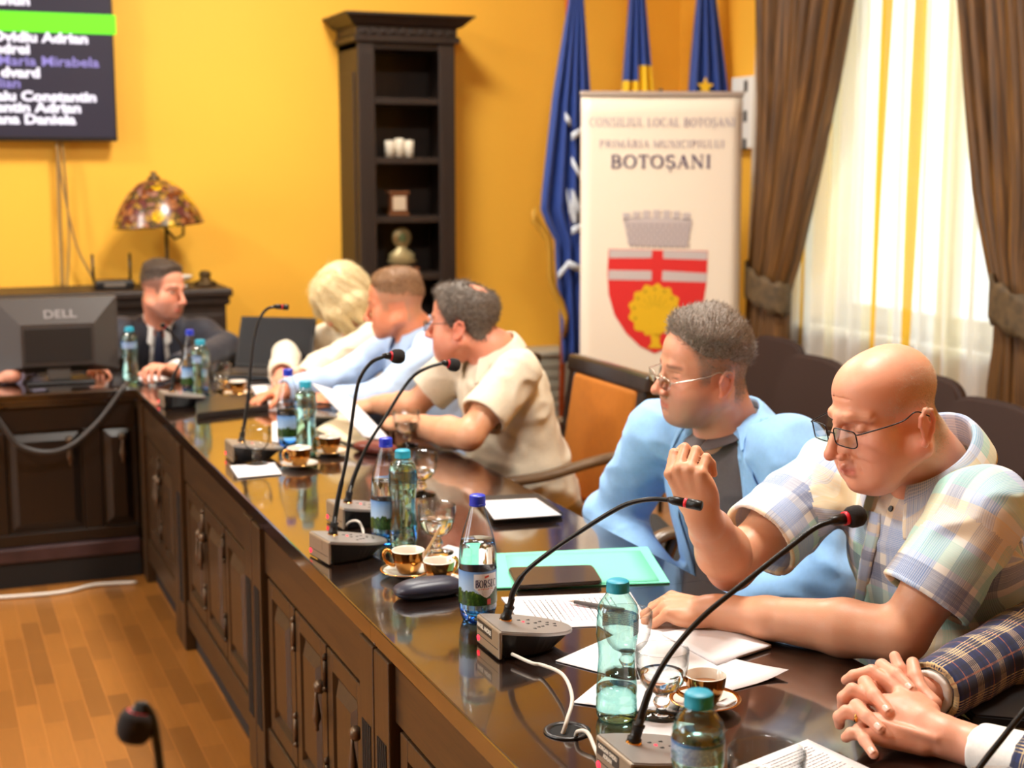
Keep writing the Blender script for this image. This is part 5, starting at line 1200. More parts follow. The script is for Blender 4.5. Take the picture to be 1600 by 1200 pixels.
# ---- computer monitor seen from behind, on the cross table
MY = 6.02; a, b = ony(-12, 470, MY), ony(182, 460, MY); zt_, zb_ = ony(180, 462, MY).z, ony(180, 577, MY).z
t = thing('computer_monitor', 'black computer monitor seen from behind on the cross table', 'monitor', ((a.x+b.x)/2, MY, TZ)); w = (b.x-a.x)/2; z0, z1 = zb_-TZ, zt_-TZ
bm = NB(); bx(bm, (-w, 0, z0), (w, .03, z1), .006)
o_ = [(-w*.97, z0+.005), (w*.97, z0+.005), (w*.97, z1-.005), (-w*.97, z1-.005)]; i_ = [(-w*.6, z0+.035), (w*.58, z0+.035), (w*.58, z1-.1), (-w*.6, z1-.1)]
A = [bm.verts.new((x, .0, z)) for x, z in o_]; B = [bm.verts.new((x, -.06, z)) for x, z in i_]
for k in range(4): bm.faces.new((A[k], A[(k+1) % 4], B[(k+1) % 4], B[k]))
bm.faces.new(B); bmesh.ops.recalc_face_normals(bm, faces=bm.faces); mobj('casing', bm, plain('grey black casing', (66, 61, 59), .38, 0, .1, 700), t)
bm = NB(); bx(bm, (-w*.55, -.064, z0+.05), (w*.53, -.058, z1-.115), .002); mobj('back_panel', bm, plain('black grille', (30, 27, 26), .5), t)
text('logo', 'DELL', .05, plain('dull grey logo', (128, 122, 122), .5), Matrix.Translation((.01, -.0475, z1-.077)) @ Matrix.Rotation(PI/2-.55, 4, 'X'), t, .001, 'CENTER', .0005, 1.15)
bm = NB(); bx(bm, (-.045, -.035, .01), (.045, .01, z0+.1), .006); mobj('stand', bm, plain('grey stand', (92, 88, 84), .4), t)
bm = NB(); bx(bm, (-.13, -.1, .0), (.13, .1, .012), .005); mobj('stand_base', bm, M['blackplastic'], t)
# laptop
t = thing('laptop', 'open black laptop beside the blond woman\'s hands', 'laptop', onz(412, 594)+V(.02, .12, .0), math.radians(-34))
bm = NB(); bx(bm, (-.17, -.12, .0), (.17, .12, .02), .006); mobj('base', bm, M['blackplastic'], t)
bm = NB(); bx(bm, (-.17, -.006, 0), (.17, .006, .225), .005, M=Matrix.Translation((0, .12, .018)) @ Matrix.Rotation(math.radians(-24), 4, 'X')); sc_ = mobj('lid', bm, M['blackplastic'], t)
bm = NB(); bx(bm, (-.16, -.0072, .012), (.16, -.0058, .216), M=Matrix.Translation((0, .12, .018)) @ Matrix.Rotation(math.radians(-24), 4, 'X')); mobj('screen', bm, plain('black screen', (6, 6, 11), .45, spec=.3), sc_)
bm = NB(); bx(bm, (-.15, -.06, .02), (.15, .09, .0215)); mobj('keyboard', bm, M['rubber'], t)
# ---- people: skin, cloth, hair materials
def skin_mat():
    m = NT('skin'); a = m.new('ShaderNodeAttribute', attribute_name='tint'); n = m.noise(m.coord(), 45, 4, .6); n2 = m.noise(m.coord(), 420, 2)
    c = m.mix(m.math('MULTIPLY', n, .35), a.outputs['Color'], rgb(205, 110, 84), 'SOFT_LIGHT')
    m.set(Base_Color=c, Roughness=m.ramp(n, [(.3, (.4,)*3+(1,)), (.7, (.55,)*3+(1,))]), Subsurface_Weight=.18, Subsurface_Radius=(1, .35, .2), Subsurface_Scale=.006, Specular_IOR_Level=.45)
    m.bump(m.math('ADD', m.math('MULTIPLY', n2, .4), n), .22, .0016); return m.m
M['skin'] = skin_mat()
def cloth(name, col, rough=.8, weave=900, var=.05, bump=.12): return plain(name, col, rough, 0, bump, weave, sheen=.15, var=var)
def plaid(name, base, stripes, period, rough=.8):
    """woven check: stripes = (axis 0/1, centre, width, colour, strength, thread count)"""
    m = NT(name); uv = m.new('ShaderNodeUVMap'); sp = m.new('ShaderNodeSeparateXYZ'); m.link(uv.outputs[0], sp.inputs[0])
    f = [m.math('FRACT', m.math('DIVIDE', sp.outputs[k], period)) for k in (0, 1)]; c = rgb(*base)
    th = [m.noise(m.coord('UV', (900, 8, 1)), 1, 1), m.noise(m.coord('UV', (8, 900, 1)), 1, 1)]
    for ax, cen, w, col, st, fine in stripes:
        d = m.math('ABSOLUTE', m.math('SUBTRACT', f[ax], cen)); k = m.math('LESS_THAN', d, w/2)
        if fine:
            k = m.math('MULTIPLY', k, m.math('LESS_THAN', m.math('FRACT', m.math('MULTIPLY', f[ax], fine)), .36))
        k = m.math('MULTIPLY', k, m.math('MULTIPLY', m.ramp(th[ax], [(.2, (.35,)*3+(1,)), (.65, (1,)*3+(1,))]), st)); c = m.mix(k, c, rgb(*col))
    m.set(Base_Color=c, Roughness=rough, Sheen_Weight=.15)
    w = m.math('ADD', m.noise(m.coord('UV', (1500, 60, 1)), 1, 1), m.noise(m.coord('UV', (60, 1500, 1)), 1, 1)); m.bump(w, .12, .0006); return m.m
M['check_shirt'] = plaid('pale checked cotton', (232, 232, 226), [(0, .12, .2, (122, 160, 214), .85, 0), (0, .37, .18, (232, 208, 160), .8, 0), (0, .62, .2, (140, 208, 194), .85, 0), (0, .86, .16, (110, 134, 180), .65, 0), (1, .12, .2, (120, 158, 216), .75, 0), (1, .37, .18, (234, 210, 164), .65, 0), (1, .62, .2, (150, 212, 202), .6, 0), (1, .86, .16, (90, 112, 160), .7, 0), (0, .86, .17, (74, 86, 118), .3, 90), (1, .86, .17, (74, 86, 118), .3, 90), (0, .12, .2, (244, 246, 250), .4, 80), (1, .12, .2, (244, 246, 250), .4, 80)], .225)
M['check_jacket'] = plaid('navy checked wool', (16, 36, 88), [(0, .2, .3, (232, 206, 150), .95, 17), (1, .2, .3, (232, 206, 150), .95, 17), (0, .68, .035, (176, 106, 74), .85, 0), (1, .68, .035, (176, 106, 74), .85, 0), (0, .5, .18, (14, 22, 46), .6, 0), (1, .5, .18, (14, 22, 46), .6, 0), (0, .86, .1, (14, 22, 46), .6, 0), (1, .86, .1, (14, 22, 46), .6, 0)], .078)
M['beige_shirt'] = cloth('ecru linen', (222, 212, 190)); M['pale_shirt'] = cloth('pale blue cotton', (176, 202, 236)); M['white_shirt'] = cloth('white cotton', (226, 225, 222)); M['cream_knit'] = cloth('cream knit', (228, 216, 192), .9, 400, .05, .3)
M['blazer'] = cloth('light blue blazer cloth', (142, 190, 240), .75, 700, .04, .15); M['grey_tee'] = cloth('grey jersey', (92, 84, 86)); M['navy_suit'] = cloth('navy suit wool', (24, 26, 40), .7); M['navy_tie'] = cloth('navy tie silk', (20, 28, 56), .4); M['lavender'] = cloth('lavender shirt', (206, 204, 242)); M['trousers'] = cloth('dark trousers', (46, 48, 62))
def hair_mat(name, dark, light, rough=.5):
    m = NT(name); n = m.noise(m.coord('Object', (1, 1, 1)), 160, 3, .6, 1.2); m.set(Base_Color=m.ramp(n, [(.3, rgb(*dark)), (.7, rgb(*light))]), Roughness=rough, Specular_IOR_Level=.4)
    m.bump(n, .5, .002); return m.m
M['hair_grey'] = hair_mat('grey brown hair', (96, 84, 76), (182, 170, 158)); M['hair_dark'] = hair_mat('dark greying hair', (62, 52, 46), (136, 124, 112)); M['hair_brown'] = hair_mat('light brown hair', (116, 82, 54), (172, 134, 98)); M['hair_black'] = hair_mat('dark brown hair', (48, 38, 30), (92, 74, 60)); M['hair_blond'] = hair_mat('platinum blond hair', (196, 168, 112), (238, 222, 180), .5); M['hair_sand'] = hair_mat('short sandy hair', (190, 162, 134), (228, 208, 184))
M['eyeglass'] = thin('spectacle lens', (236, 244, 248), (180, 196, 206), gloss=.35); M['frame_dark'] = plain('dark steel frame', (30, 30, 34), .3, .7); M['frame_silver'] = plain('silver frame', (190, 180, 168), .25, .9)
SKIN = dict(face=(222, 152, 118), arm=(206, 142, 104))
def head_matrix(c, fwd, pitch=0, roll=0, s=1.0):
    f = V(fwd).normalized(); r = f.cross(V(0, 0, 1)).normalized(); q = Matrix.Rotation(math.radians(-pitch), 3, r); f2 = q @ f; u = q @ V(0, 0, 1)
    q2 = Matrix.Rotation(math.radians(roll), 3, f2); r, u = q2 @ r, q2 @ u
    return Matrix(((r.x*s, f2.x*s, u.x*s, c[0]), (r.y*s, f2.y*s, u.y*s, c[1]), (r.z*s, f2.z*s, u.z*s, c[2]), (0, 0, 0, 1)))
def add_head(S, w=1.0, jaw=1.0, fat=0, nose=1.0, open_eyes=False, neck=None, neck_r=(.058, .066), ears=1.0, brow=1.0, female=False, lines=0):
    """head in its own frame: x to the person's right, y forward, z up, eyes at z = 0"""
    e, c = S.ell, S.cap
    e((0, -.014, .036), (.0775*w, .1, .086)); e((0, .03, .042), (.066*w, .062, .06), k=.035); e((0, .034, -.03), (.06*w, .06, .075), k=.03)
    e((0, .044, -.082), (.044*w*jaw, .046, .034), k=.03); e((0, .078, -.1), (.02*jaw, .017, .017), k=.026)
    for s in (-1, 1):
        c((s*.054*w*jaw, -.008, -.056), (s*.03*w, .062, -.094), .017+fat*.4, .016, k=.026)
        e((s*.042*w, .054, -.03), (.024, .022, .024), k=.04); e((s*.04*w, .048, -.064), (.021+fat, .027+fat, .026+fat), k=.04)
    if fat: e((0, .035, -.108), (.045, .045, .02+fat), k=.03)
    S.pipe([(-.046*w, .063, .016), (-.022*w, .0805, .0195), (0, .0835, .018), (.022*w, .0805, .0195), (.046*w, .063, .016)], [.008*brow, .0092*brow, .008, .0092*brow, .008*brow], k=.016)
    for s in (-1, 1): e((s*.0325*w, .1, .0005), (.018, .0168, .0115), k=.012, op=-1)
    for s in (-1, 1):
        e((s*.031*w, .069, -.002), (.0128, .0128, .0118), k=.005)
        c((s*.021*w, .0835, -.0068), (s*.0315*w, .0845, -.0076), .001, k=.0016, op=-1); c((s*.0315*w, .0845, -.0076), (s*.043*w, .08, -.0056), .001, k=.0016, op=-1); c((s*.022*w, .0825, .0068), (s*.043*w, .078, .0066), .0014, k=.004, op=-1)
        c((s*.02*w, .0855, -.0135), (s*.04*w, .08, -.0185), .0012, k=.006, op=-1)
    c((0, .09, .008), (0, .1135, -.032), .0072, .0098*nose, k=.012); e((0, .1155, -.0385), (.0118*nose, .0125*nose, .0105*nose), k=.008)
    for s in (-1, 1):
        e((s*.0132*nose, .1035, -.0425), (.0078, .0115, .0082), k=.006); e((s*.0068, .1105, -.0505), (.0038, .0062, .0042), k=.003, op=-1)
        c((s*.02, .095, -.044), (s*.032*w, .082, -.07), .0018, k=.008, op=-1)
    e((0, .0765, -.07), (.031, .021, .025), k=.022); c((0, .1, -.0535), (0, .0995, -.0605), .0022, k=.004, op=-1)
    c((-.021, .0872, -.0695), (0, .0965, -.0662), .0035, .0046, k=.005); c((.021, .0872, -.0695), (0, .0965, -.0662), .0035, .0046, k=.005); c((-.016, .0885, -.0765), (.016, .0885, -.0765), .0052, k=.006); c((0, .0922, -.0765), (0, .0928, -.0765), .0052, k=.006)
    c((-.025, .0895, -.0712), (0, .1012, -.0712), .0013, k=.002, op=-1); c((.025, .0895, -.0712), (0, .1012, -.0712), .0013, k=.002, op=-1); c((-.012, .0945, -.087), (.012, .0945, -.087), .003, k=.008, op=-1)
    for s in (-1, 1):
        R = Matrix.Rotation(s*math.radians(-24), 3, 'Z') @ Matrix.Rotation(math.radians(12), 3, 'X'); o = V(s*.0775*w, -.008, -.019); T_ = lambda p: o+R @ V(p[0]*s, p[1], p[2])
        ring = [(.004, -.014, .016), (.007, -.012, .026), (.008, -.0, .031), (.008, .011, .026), (.006, .015, .014)]; ring = [(.004, .013, .004), (.006, .012, .018), (.009, .002, .029), (.011, -.010, .026), (.011, -.0165, .012), (.009, -.014, -.006), (.006, -.006, -.02), (.003, .004, -.026)]
        for p, q in zip(ring, ring[1:]): c(T_([v*ears for v in p]), T_([v*ears for v in q]), .0042, k=.003)
        e(T_((.003, -.002, .002)), (.0052, .0158*ears, .0285*ears), R=R, k=.004); e(T_((.0055, .003, -.024)), (.0045, .007, .009), R=R, k=.005); c(T_((.004, -.001, .014)), T_((.006, -.009, .004)), .003, k=.004)
        e(T_((.0105, .004, -.002)), (.005, .0065, .01), R=R, k=.003, op=-1)
    for i_ in range(lines):
        z_ = .034+.0125*i_; y_ = .0885-.012*i_; S.pipe([(-.034, y_-.012, z_-.003), (-.014, y_+.002, z_+.001), (.014, y_+.002, z_+.001), (.034, y_-.012, z_-.003)], [.0012, .002, .002, .0012], k=.004, op=-1)
    if neck is not None: c((0, -.03, -.05), neck, neck_r[0], neck_r[1], k=.03)
def head_tint(P, skin, w=1.0, brows=(96, 70, 52), lips=(196, 110, 98), stubble=None, open_eyes=False, brow_k=.6, cheeks=.2, scalp=None):
    """real colours of a face: lips, brows, beard shadow, cheeks"""
    x, y, z = np.abs(P[:, 0]), P[:, 1], P[:, 2]; T = np.tile(np.array(skin), (len(P), 1)); front = sstep(.045, .068, y)
    def mix(k, col): nonlocal T; T = T*(1-k[:, None])+np.array(lin(col))*k[:, None]
    mix(cheeks*front*np.exp(-((x-.045)**2/.0006+(z+.03)**2/.0006)), (206, 98, 84)); mix(.35*np.exp(-((x)**2/.0003+(y-.118)**2/.0003+(z+.04)**2/.0003)), (214, 96, 84)); mix(.35*sstep(.068, .084, x)*(y < .02), (216, 104, 86))
    if stubble is not None: mix(stubble[1]*sstep(-.03, -.055, z)*sstep(-.01, .03, y)*(y > -.02)*sstep(-.16, -.12, z), stubble[0])
    if scalp is not None: mix(scalp[1]*scalp[2](x, y, z), scalp[0])
    lp = front*sstep(.026, .02, x)*np.exp(-((z+.0715)/.0075)**4)*sstep(.081, .087, y); mix(.75*lp, lips)
    bz = .0215-.12*np.maximum(x-.035, 0); mix(brow_k*front*sstep(.012, .017, x)*sstep(.056*w, .046*w, x)*np.exp(-((z-bz)/.0045)**4), brows)
    lash = front*np.exp(-((x-.0315*w)/.0135)**6)*np.exp(-((z+.0056)/.0014)**2); mix(.75*lash, (60, 40, 34))
    if open_eyes:
        ew = front*np.exp(-(((x-.0315*w)/.0115)**2+((z+.0005)/.0042)**2)**2); mix(.9*ew, (225, 220, 214)); mix(.95*front*np.exp(-(((x-.0325*w)/.0052)**2+((z+.0002)/.0046)**2)**3), (56, 40, 32))
    return T
FL = [(.044, .027, .022), (.048, .03, .024), (.044, .028, .023), (.035, .021, .019)]
def add_hand(S, W, f, n, left, curls=((20, 25, 15),)*4, thumb=(35, 20, 15), s=1.0, spread=1.0, k=.006, nails=None):
    """W wrist, f towards the knuckles, n out of the back of the hand; curls in degrees for the three joints of each finger"""
    f = V(f).normalized(); n = V(n); n = (n-f*n.dot(f)).normalized(); l = (f.cross(n) if left else n.cross(f)); W = V(W); at_ = lambda a, b, c: W+(l*a+f*b+n*c)*s
    R = np.array([[l[i], f[i], n[i]] for i in range(3)])
    S.ell(at_(0, .05, -.002), (.039*s, .052*s, .0155*s), R=R, k=.012); S.ell(at_(.012, .035, -.012), (.02*s, .034*s, .015*s), R=R, k=.01); S.ell(at_(-.026, .045, -.008), (.014*s, .036*s, .013*s), R=R, k=.01); S.cap(at_(0, -.02, 0), at_(0, .02, -.001), .0265*s, .026*s, k=.015)
    offs = [(.030, .086), (.0105, .092), (-.0095, .088), (-.028, .078)]; out = []
    for i, (a, b) in enumerate(offs):
        c = curls[i] if i < len(curls) else curls[-1]; p = at_(a, b, .001); ang = 0; sp = (1.5-i)*.07*spread; S.cap(at_(a*.5, .03, .003), p, .008*s, .0105*s, k=k); chain = [p]
        for j, (Ln, g) in enumerate(zip(FL[i], c)):
            ang += math.radians(g); d = (f*math.cos(ang)+l*sp*math.cos(ang)-n*math.sin(ang)).normalized(); q = p+d*Ln*s; r0 = (.0098, .0089, .0082)[j]*(.9 if i == 3 else 1); r1 = (.0089, .0082, .0070)[j]*(.9 if i == 3 else 1); S.cap(p, q, r0*s, r1*s, k=.0035 if j == 0 else .003); p = q; chain.append(q)
        if nails is not None: nails.append((chain[-1]-(chain[-1]-chain[-2])*.1+(n*math.cos(ang)+f*math.sin(ang))*.006*s, .0062*s))
        out.append(chain)
    t0, t1, t2 = [math.radians(v) for v in thumb]; p = at_(.024, .022, -.008); q = at_(.024+.045*math.sin(t0), .022+.045*math.cos(t0), -.02); S.cap(p, q, .0155*s, .0125*s, k=.012); d = (l*math.sin(t0-t1*.5)+f*math.cos(t0-t1*.5)-n*math.sin(t1)).normalized(); r = q+d*.034*s; S.cap(q, r, .0118*s, .0102*s, k=.004)
    d2 = (l*math.sin(t0-t1-t2)+f*math.cos(t0-t1-t2)-n*math.sin(t1+t2)).normalized(); u = r+d2*.026*s; S.cap(r, u, .0102*s, .008*s, k=.003)
    return out
def add_arm(S, sh, el, wr, fat=1.0, hand_k=.012):
    sh, el, wr = V(sh), V(el), V(wr); a = (el-sh); b = (wr-el)
    S.cap(sh, el, .049*fat, .041*fat, k=.02); S.ell(tuple(sh+a*.5), (.05*fat,)*3, k=.03); S.pipe([el, el+b*.3, el+b*.72, wr], [.042*fat, .045*fat, .034*fat, .0275*fat], k=.015)
def seg_uv(pos, quads, segs):
    """cloth coordinates: along each limb and round it; segs = (a, b, side vector, weight radius, u offset)"""
    fc = pos[quads].mean(1); best = np.full(len(fc), 9.); cls = np.zeros(len(fc), int); 
    for i, (a, b, sd, r, off) in enumerate(segs):
        a, b = _np(a), _np(b); ab = b-a; t0 = ((fc-a) @ ab)/(ab @ ab); t = np.clip(t0, 0, 1); d = np.linalg.norm(fc-a-t[:, None]*ab, axis=1)/r+(5*(t0 < .14) if i in (0, len(segs)//2) and r == .062 else 0); m = d < best; best[m] = d[m]; cls[m] = i
    uv = np.zeros((len(quads), 4, 2))
    for i, (a, b, sd, r, off) in enumerate(segs):
        m = cls == i
        if not m.any(): continue
        a, b = _np(a), _np(b); ax = (b-a)/np.linalg.norm(b-a); sd = _np(sd); sd = sd-ax*(sd @ ax); sd /= np.linalg.norm(sd); q = np.cross(ax, sd)
        p = pos[quads[m]]-a
        if i == len(segs)-1:
            z0 = np.linalg.norm(b-a)-.14; pz, pf = p @ ax, p @ sd; bk = (pf.mean(1) < 0)[:, None]; phi = np.arctan2(np.maximum(pz-z0, 0), pf)
            uv[m, :, 0] = (p @ q)*1.1; uv[m, :, 1] = np.where(pz > z0, z0+.12*phi, np.where(bk, z0+.12*PI+(z0-pz), pz)); continue
        th = np.arctan2(p @ q, p @ sd); th0 = th[:, :1]; th = th0+np.mod(th-th0+PI, 2*PI)-PI; uv[m, :, 0] = th*r*.95+off; uv[m, :, 1] = p @ ax+off
    return uv
def strands(name, pos, nor, n, length, comb, mat, parent, lift=.5, width=.0007, seed=1, keep=None, wave=.2, own=False):
    """short hairs as thin blades growing from the hair cap; returns vertices and triangles"""
    g = np.random.default_rng(seed); ix = np.arange(n) if own else g.integers(0, len(pos), n); P = pos[ix]; N = nor[ix]; C = comb(P, N); C = C-N*(C*N).sum(1)[:, None]; C /= np.linalg.norm(C, axis=1)[:, None]+1e-9
    L = (length(P) if callable(length) else np.full(n, length))*g.uniform(.6, 1.15, n); j = g.normal(0, wave, (n, 3)); d1 = C*(1-lift)+N*lift+j; d1 /= np.linalg.norm(d1, axis=1)[:, None]; d2 = C*(1.15-lift)+N*(lift*.5)+j*1.4; d2 /= np.linalg.norm(d2, axis=1)[:, None]
    sdv = np.cross(d1, N+g.normal(0, .3, (n, 3))); sdv /= np.linalg.norm(sdv, axis=1)[:, None]+1e-9; w = sdv*width; A = P-N*.001; B = P+d1*(L*.5)[:, None]; T = B+d2*(L*.5)[:, None]
    vs = np.stack([A-w, A+w, B-w*.8, B+w*.8, T], 1).reshape(-1, 3); b = np.arange(n)[:, None]*5; return vs, b+np.array([[0, 1, 3, 2]]), b+np.array([[2, 3, 4]])
def vnormals(pos, quads):
    fn = np.cross(pos[quads[:, 2]]-pos[quads[:, 0]], pos[quads[:, 3]]-pos[quads[:, 1]]); N = np.zeros_like(pos)
    for k in range(4):
        for i in range(3): N[:, i] += np.bincount(quads[:, k], fn[:, i], len(pos))
    return N/(np.linalg.norm(N, axis=1)[:, None]+1e-12)
ZL = dict(short=([-.12, -.075, -.045, -.024, -.004, .012, .022, .034, .05, .07, .1], [-.06, -.056, -.046, -.018, .024, -.012, -.016, .012, .04, .078, .088]))
def hair_cap(t, Mh, kw, mat, thick, line='short', taper=.014, region=None, n=4000, length=.012, comb=None, vox=.003, lift=.45, seed=1, name='hair', wave=.2, width=.0007, bumpy=.0015):
    """hair as a cap that follows the skull inside the hairline, with single hairs growing from it"""
    S = Solid(Mh); kk = {k: v for k, v in kw.items() if k in ('w', 'jaw', 'fat')}; w = kk.get('w', 1)
    S.ell((0, -.014, .036), (.0775*w, .1, .086)); S.ell((0, .03, .042), (.066*w, .062, .06), k=.035); S.ell((0, .034, -.03), (.06*w, .06, .075), k=.03); S.cap((0, -.03, -.05), (0, -.05, -.13), .058, .062, k=.03)
    Mi = _np(Mh.inverted()); zy, zz = ZL[line] if isinstance(line, str) else line
    def loc(P): return P @ Mi[:3, :3].T+Mi[:3, 3]
    def post(P, d):
        q = loc(P); x, y, z = q[..., 0], q[..., 1], q[..., 2]; zl = np.interp(y, zy, zz); m = (z-zl)
        if region is not None: m = np.minimum(m, region(x, y, z))
        th = thick(x, y, z)*sstep(-.002, taper, m)+bumpy*vnoise(q*110)*sstep(0, .012, m)
        return np.maximum(d-th, -m*.8)+0
    S.post = post; pos, quads = S.mesh(vox, pad=.05); nor = vnormals(pos, quads)
    q = loc(pos); out = S.dist(S.p[0], pos)
    ok = np.nonzero((nor*(pos-_np(Mh @ V(0, -.01, .0)))).sum(1) > 0)[0]
    cm = comb or (lambda P, N: np.tile(_np(Mh.to_3x3() @ V(0, -.6, -.5)), (len(P), 1)))
    v, qd, tr = strands(name, pos[ok], nor[ok], n, length, cm, mat, t, lift, seed=seed, wave=wave, width=width)
    o = raw_mesh(name, np.concatenate([pos, v]), np.concatenate([quads, qd+len(pos)]), mat, t, tris=tr+len(pos)); return o
def spectacles(t, Mh, w, mat_rim, lens=(.025, .0155), yz=(.108, -.008), full=True, name='glasses', tilt=0, thin_r=.0011, back=-.02):
    g = bpy.data.objects.new(name, None); link(g, t); X = Mh
    def shape(s, k=1.0): 
        o = []
        for a in range(32):
            q = 2*PI*a/32; c, n_ = math.cos(q), math.sin(q); o.append(V(s*.0335*w+lens[0]*k*math.copysign(abs(c)**.36, c), yz[0]-.006*abs(c)*(1 if c*s > 0 else -.2), yz[1]+lens[1]*k*math.copysign(abs(n_)**.42, n_)))
        return o
    bm = NB()
    for s in (-1, 1):
        o = shape(s); P = o+[o[0]]
        if not full: P = [p for p in P if p.z > yz[1]-.002]; P.sort(key=lambda p: p.x)
        tube(bm, P, thin_r, 8)
        h = V(s*(.0335*w+lens[0]), yz[0]-.006, yz[1]+lens[1]*.55); tube(bm, spline([h, h+V(s*.008, -.008, .001), V(s*.0785*w, .03, .004), V(s*.0815*w, back+.022, .012), V(s*.083*w, back, -.002)], 6), [thin_r*1.0]*25, 8)
    tube(bm, spline([V(-.0335*w+lens[0], yz[0]-.001, yz[1]+.003), V(0, yz[0]+.004, yz[1]+.007), V(.0335*w-lens[0], yz[0]-.001, yz[1]+.003)], 6), thin_r, 8)
    bmesh.ops.transform(bm, matrix=X, verts=bm.verts); mobj('frame', bm, mat_rim, g, True)
    for s in (-1, 1):
        bm = NB(); o = shape(s, .97); bm.faces.new([bm.verts.new(p) for p in o]); bmesh.ops.transform(bm, matrix=X, verts=bm.verts); mobj('lens', bm, M['eyeglass'], g)
    return g
def cropped_hair(p, weight, n, length, mat, comb=(0, -.6, -.7), lift=.4, width=.0003, seed=4):
    """very short hair: single hairs growing straight from the scalp, thinning out with the weight"""
    me = p.body.data; pos = np.empty(len(me.vertices)*3); me.vertices.foreach_get('co', pos); pos = pos.reshape(-1, 3); Mi = _np(p.Mh.inverted()); q = pos @ Mi[:3, :3].T+Mi[:3, 3]
    w = weight(np.abs(q[:, 0]), q[:, 1], q[:, 2]); ok = np.nonzero((w > .02) & (np.linalg.norm(q, axis=1) < .17))[0]; g = np.random.default_rng(seed); ok = g.choice(ok, n, p=w[ok]/w[ok].sum())
    nor = np.empty(len(me.vertices)*3); me.vertices.foreach_get('normal', nor); nor = nor.reshape(-1, 3); c = _np(p.Mh.to_3x3() @ V(comb)); ps = pos[ok]+g.normal(0, .0012, (n, 3))
    ps -= nor[ok]*((ps-pos[ok])*nor[ok]).sum(1)[:, None]; v, qd, tr = strands('hair', ps, nor[ok], n, length, lambda P, N: np.tile(c, (len(P), 1)), None, None, lift, width, seed, own=True)
    o = raw_mesh('hair', v, qd, mat, p.t, tris=tr); o.location = p.off; return o
from mathutils.bvhtree import BVHTree
def drape_on(o, pts, off, d):
    """keep cloth points just outside another garment"""
    if '_bvh' not in CACHE or CACHE['_o'] is not o:
        me = o.data; CACHE['_bvh'] = BVHTree.FromPolygons([v.co.copy() for v in me.vertices], [p.vertices[:] for p in me.polygons]); CACHE['_o'] = o
    for i, p in enumerate(pts):
        q, n, _, dist = CACHE['_bvh'].find_nearest(p)
        if q is not None and (p-q).dot(n) < d and dist < .06: pts[i] = q+n*d
CACHE = {}
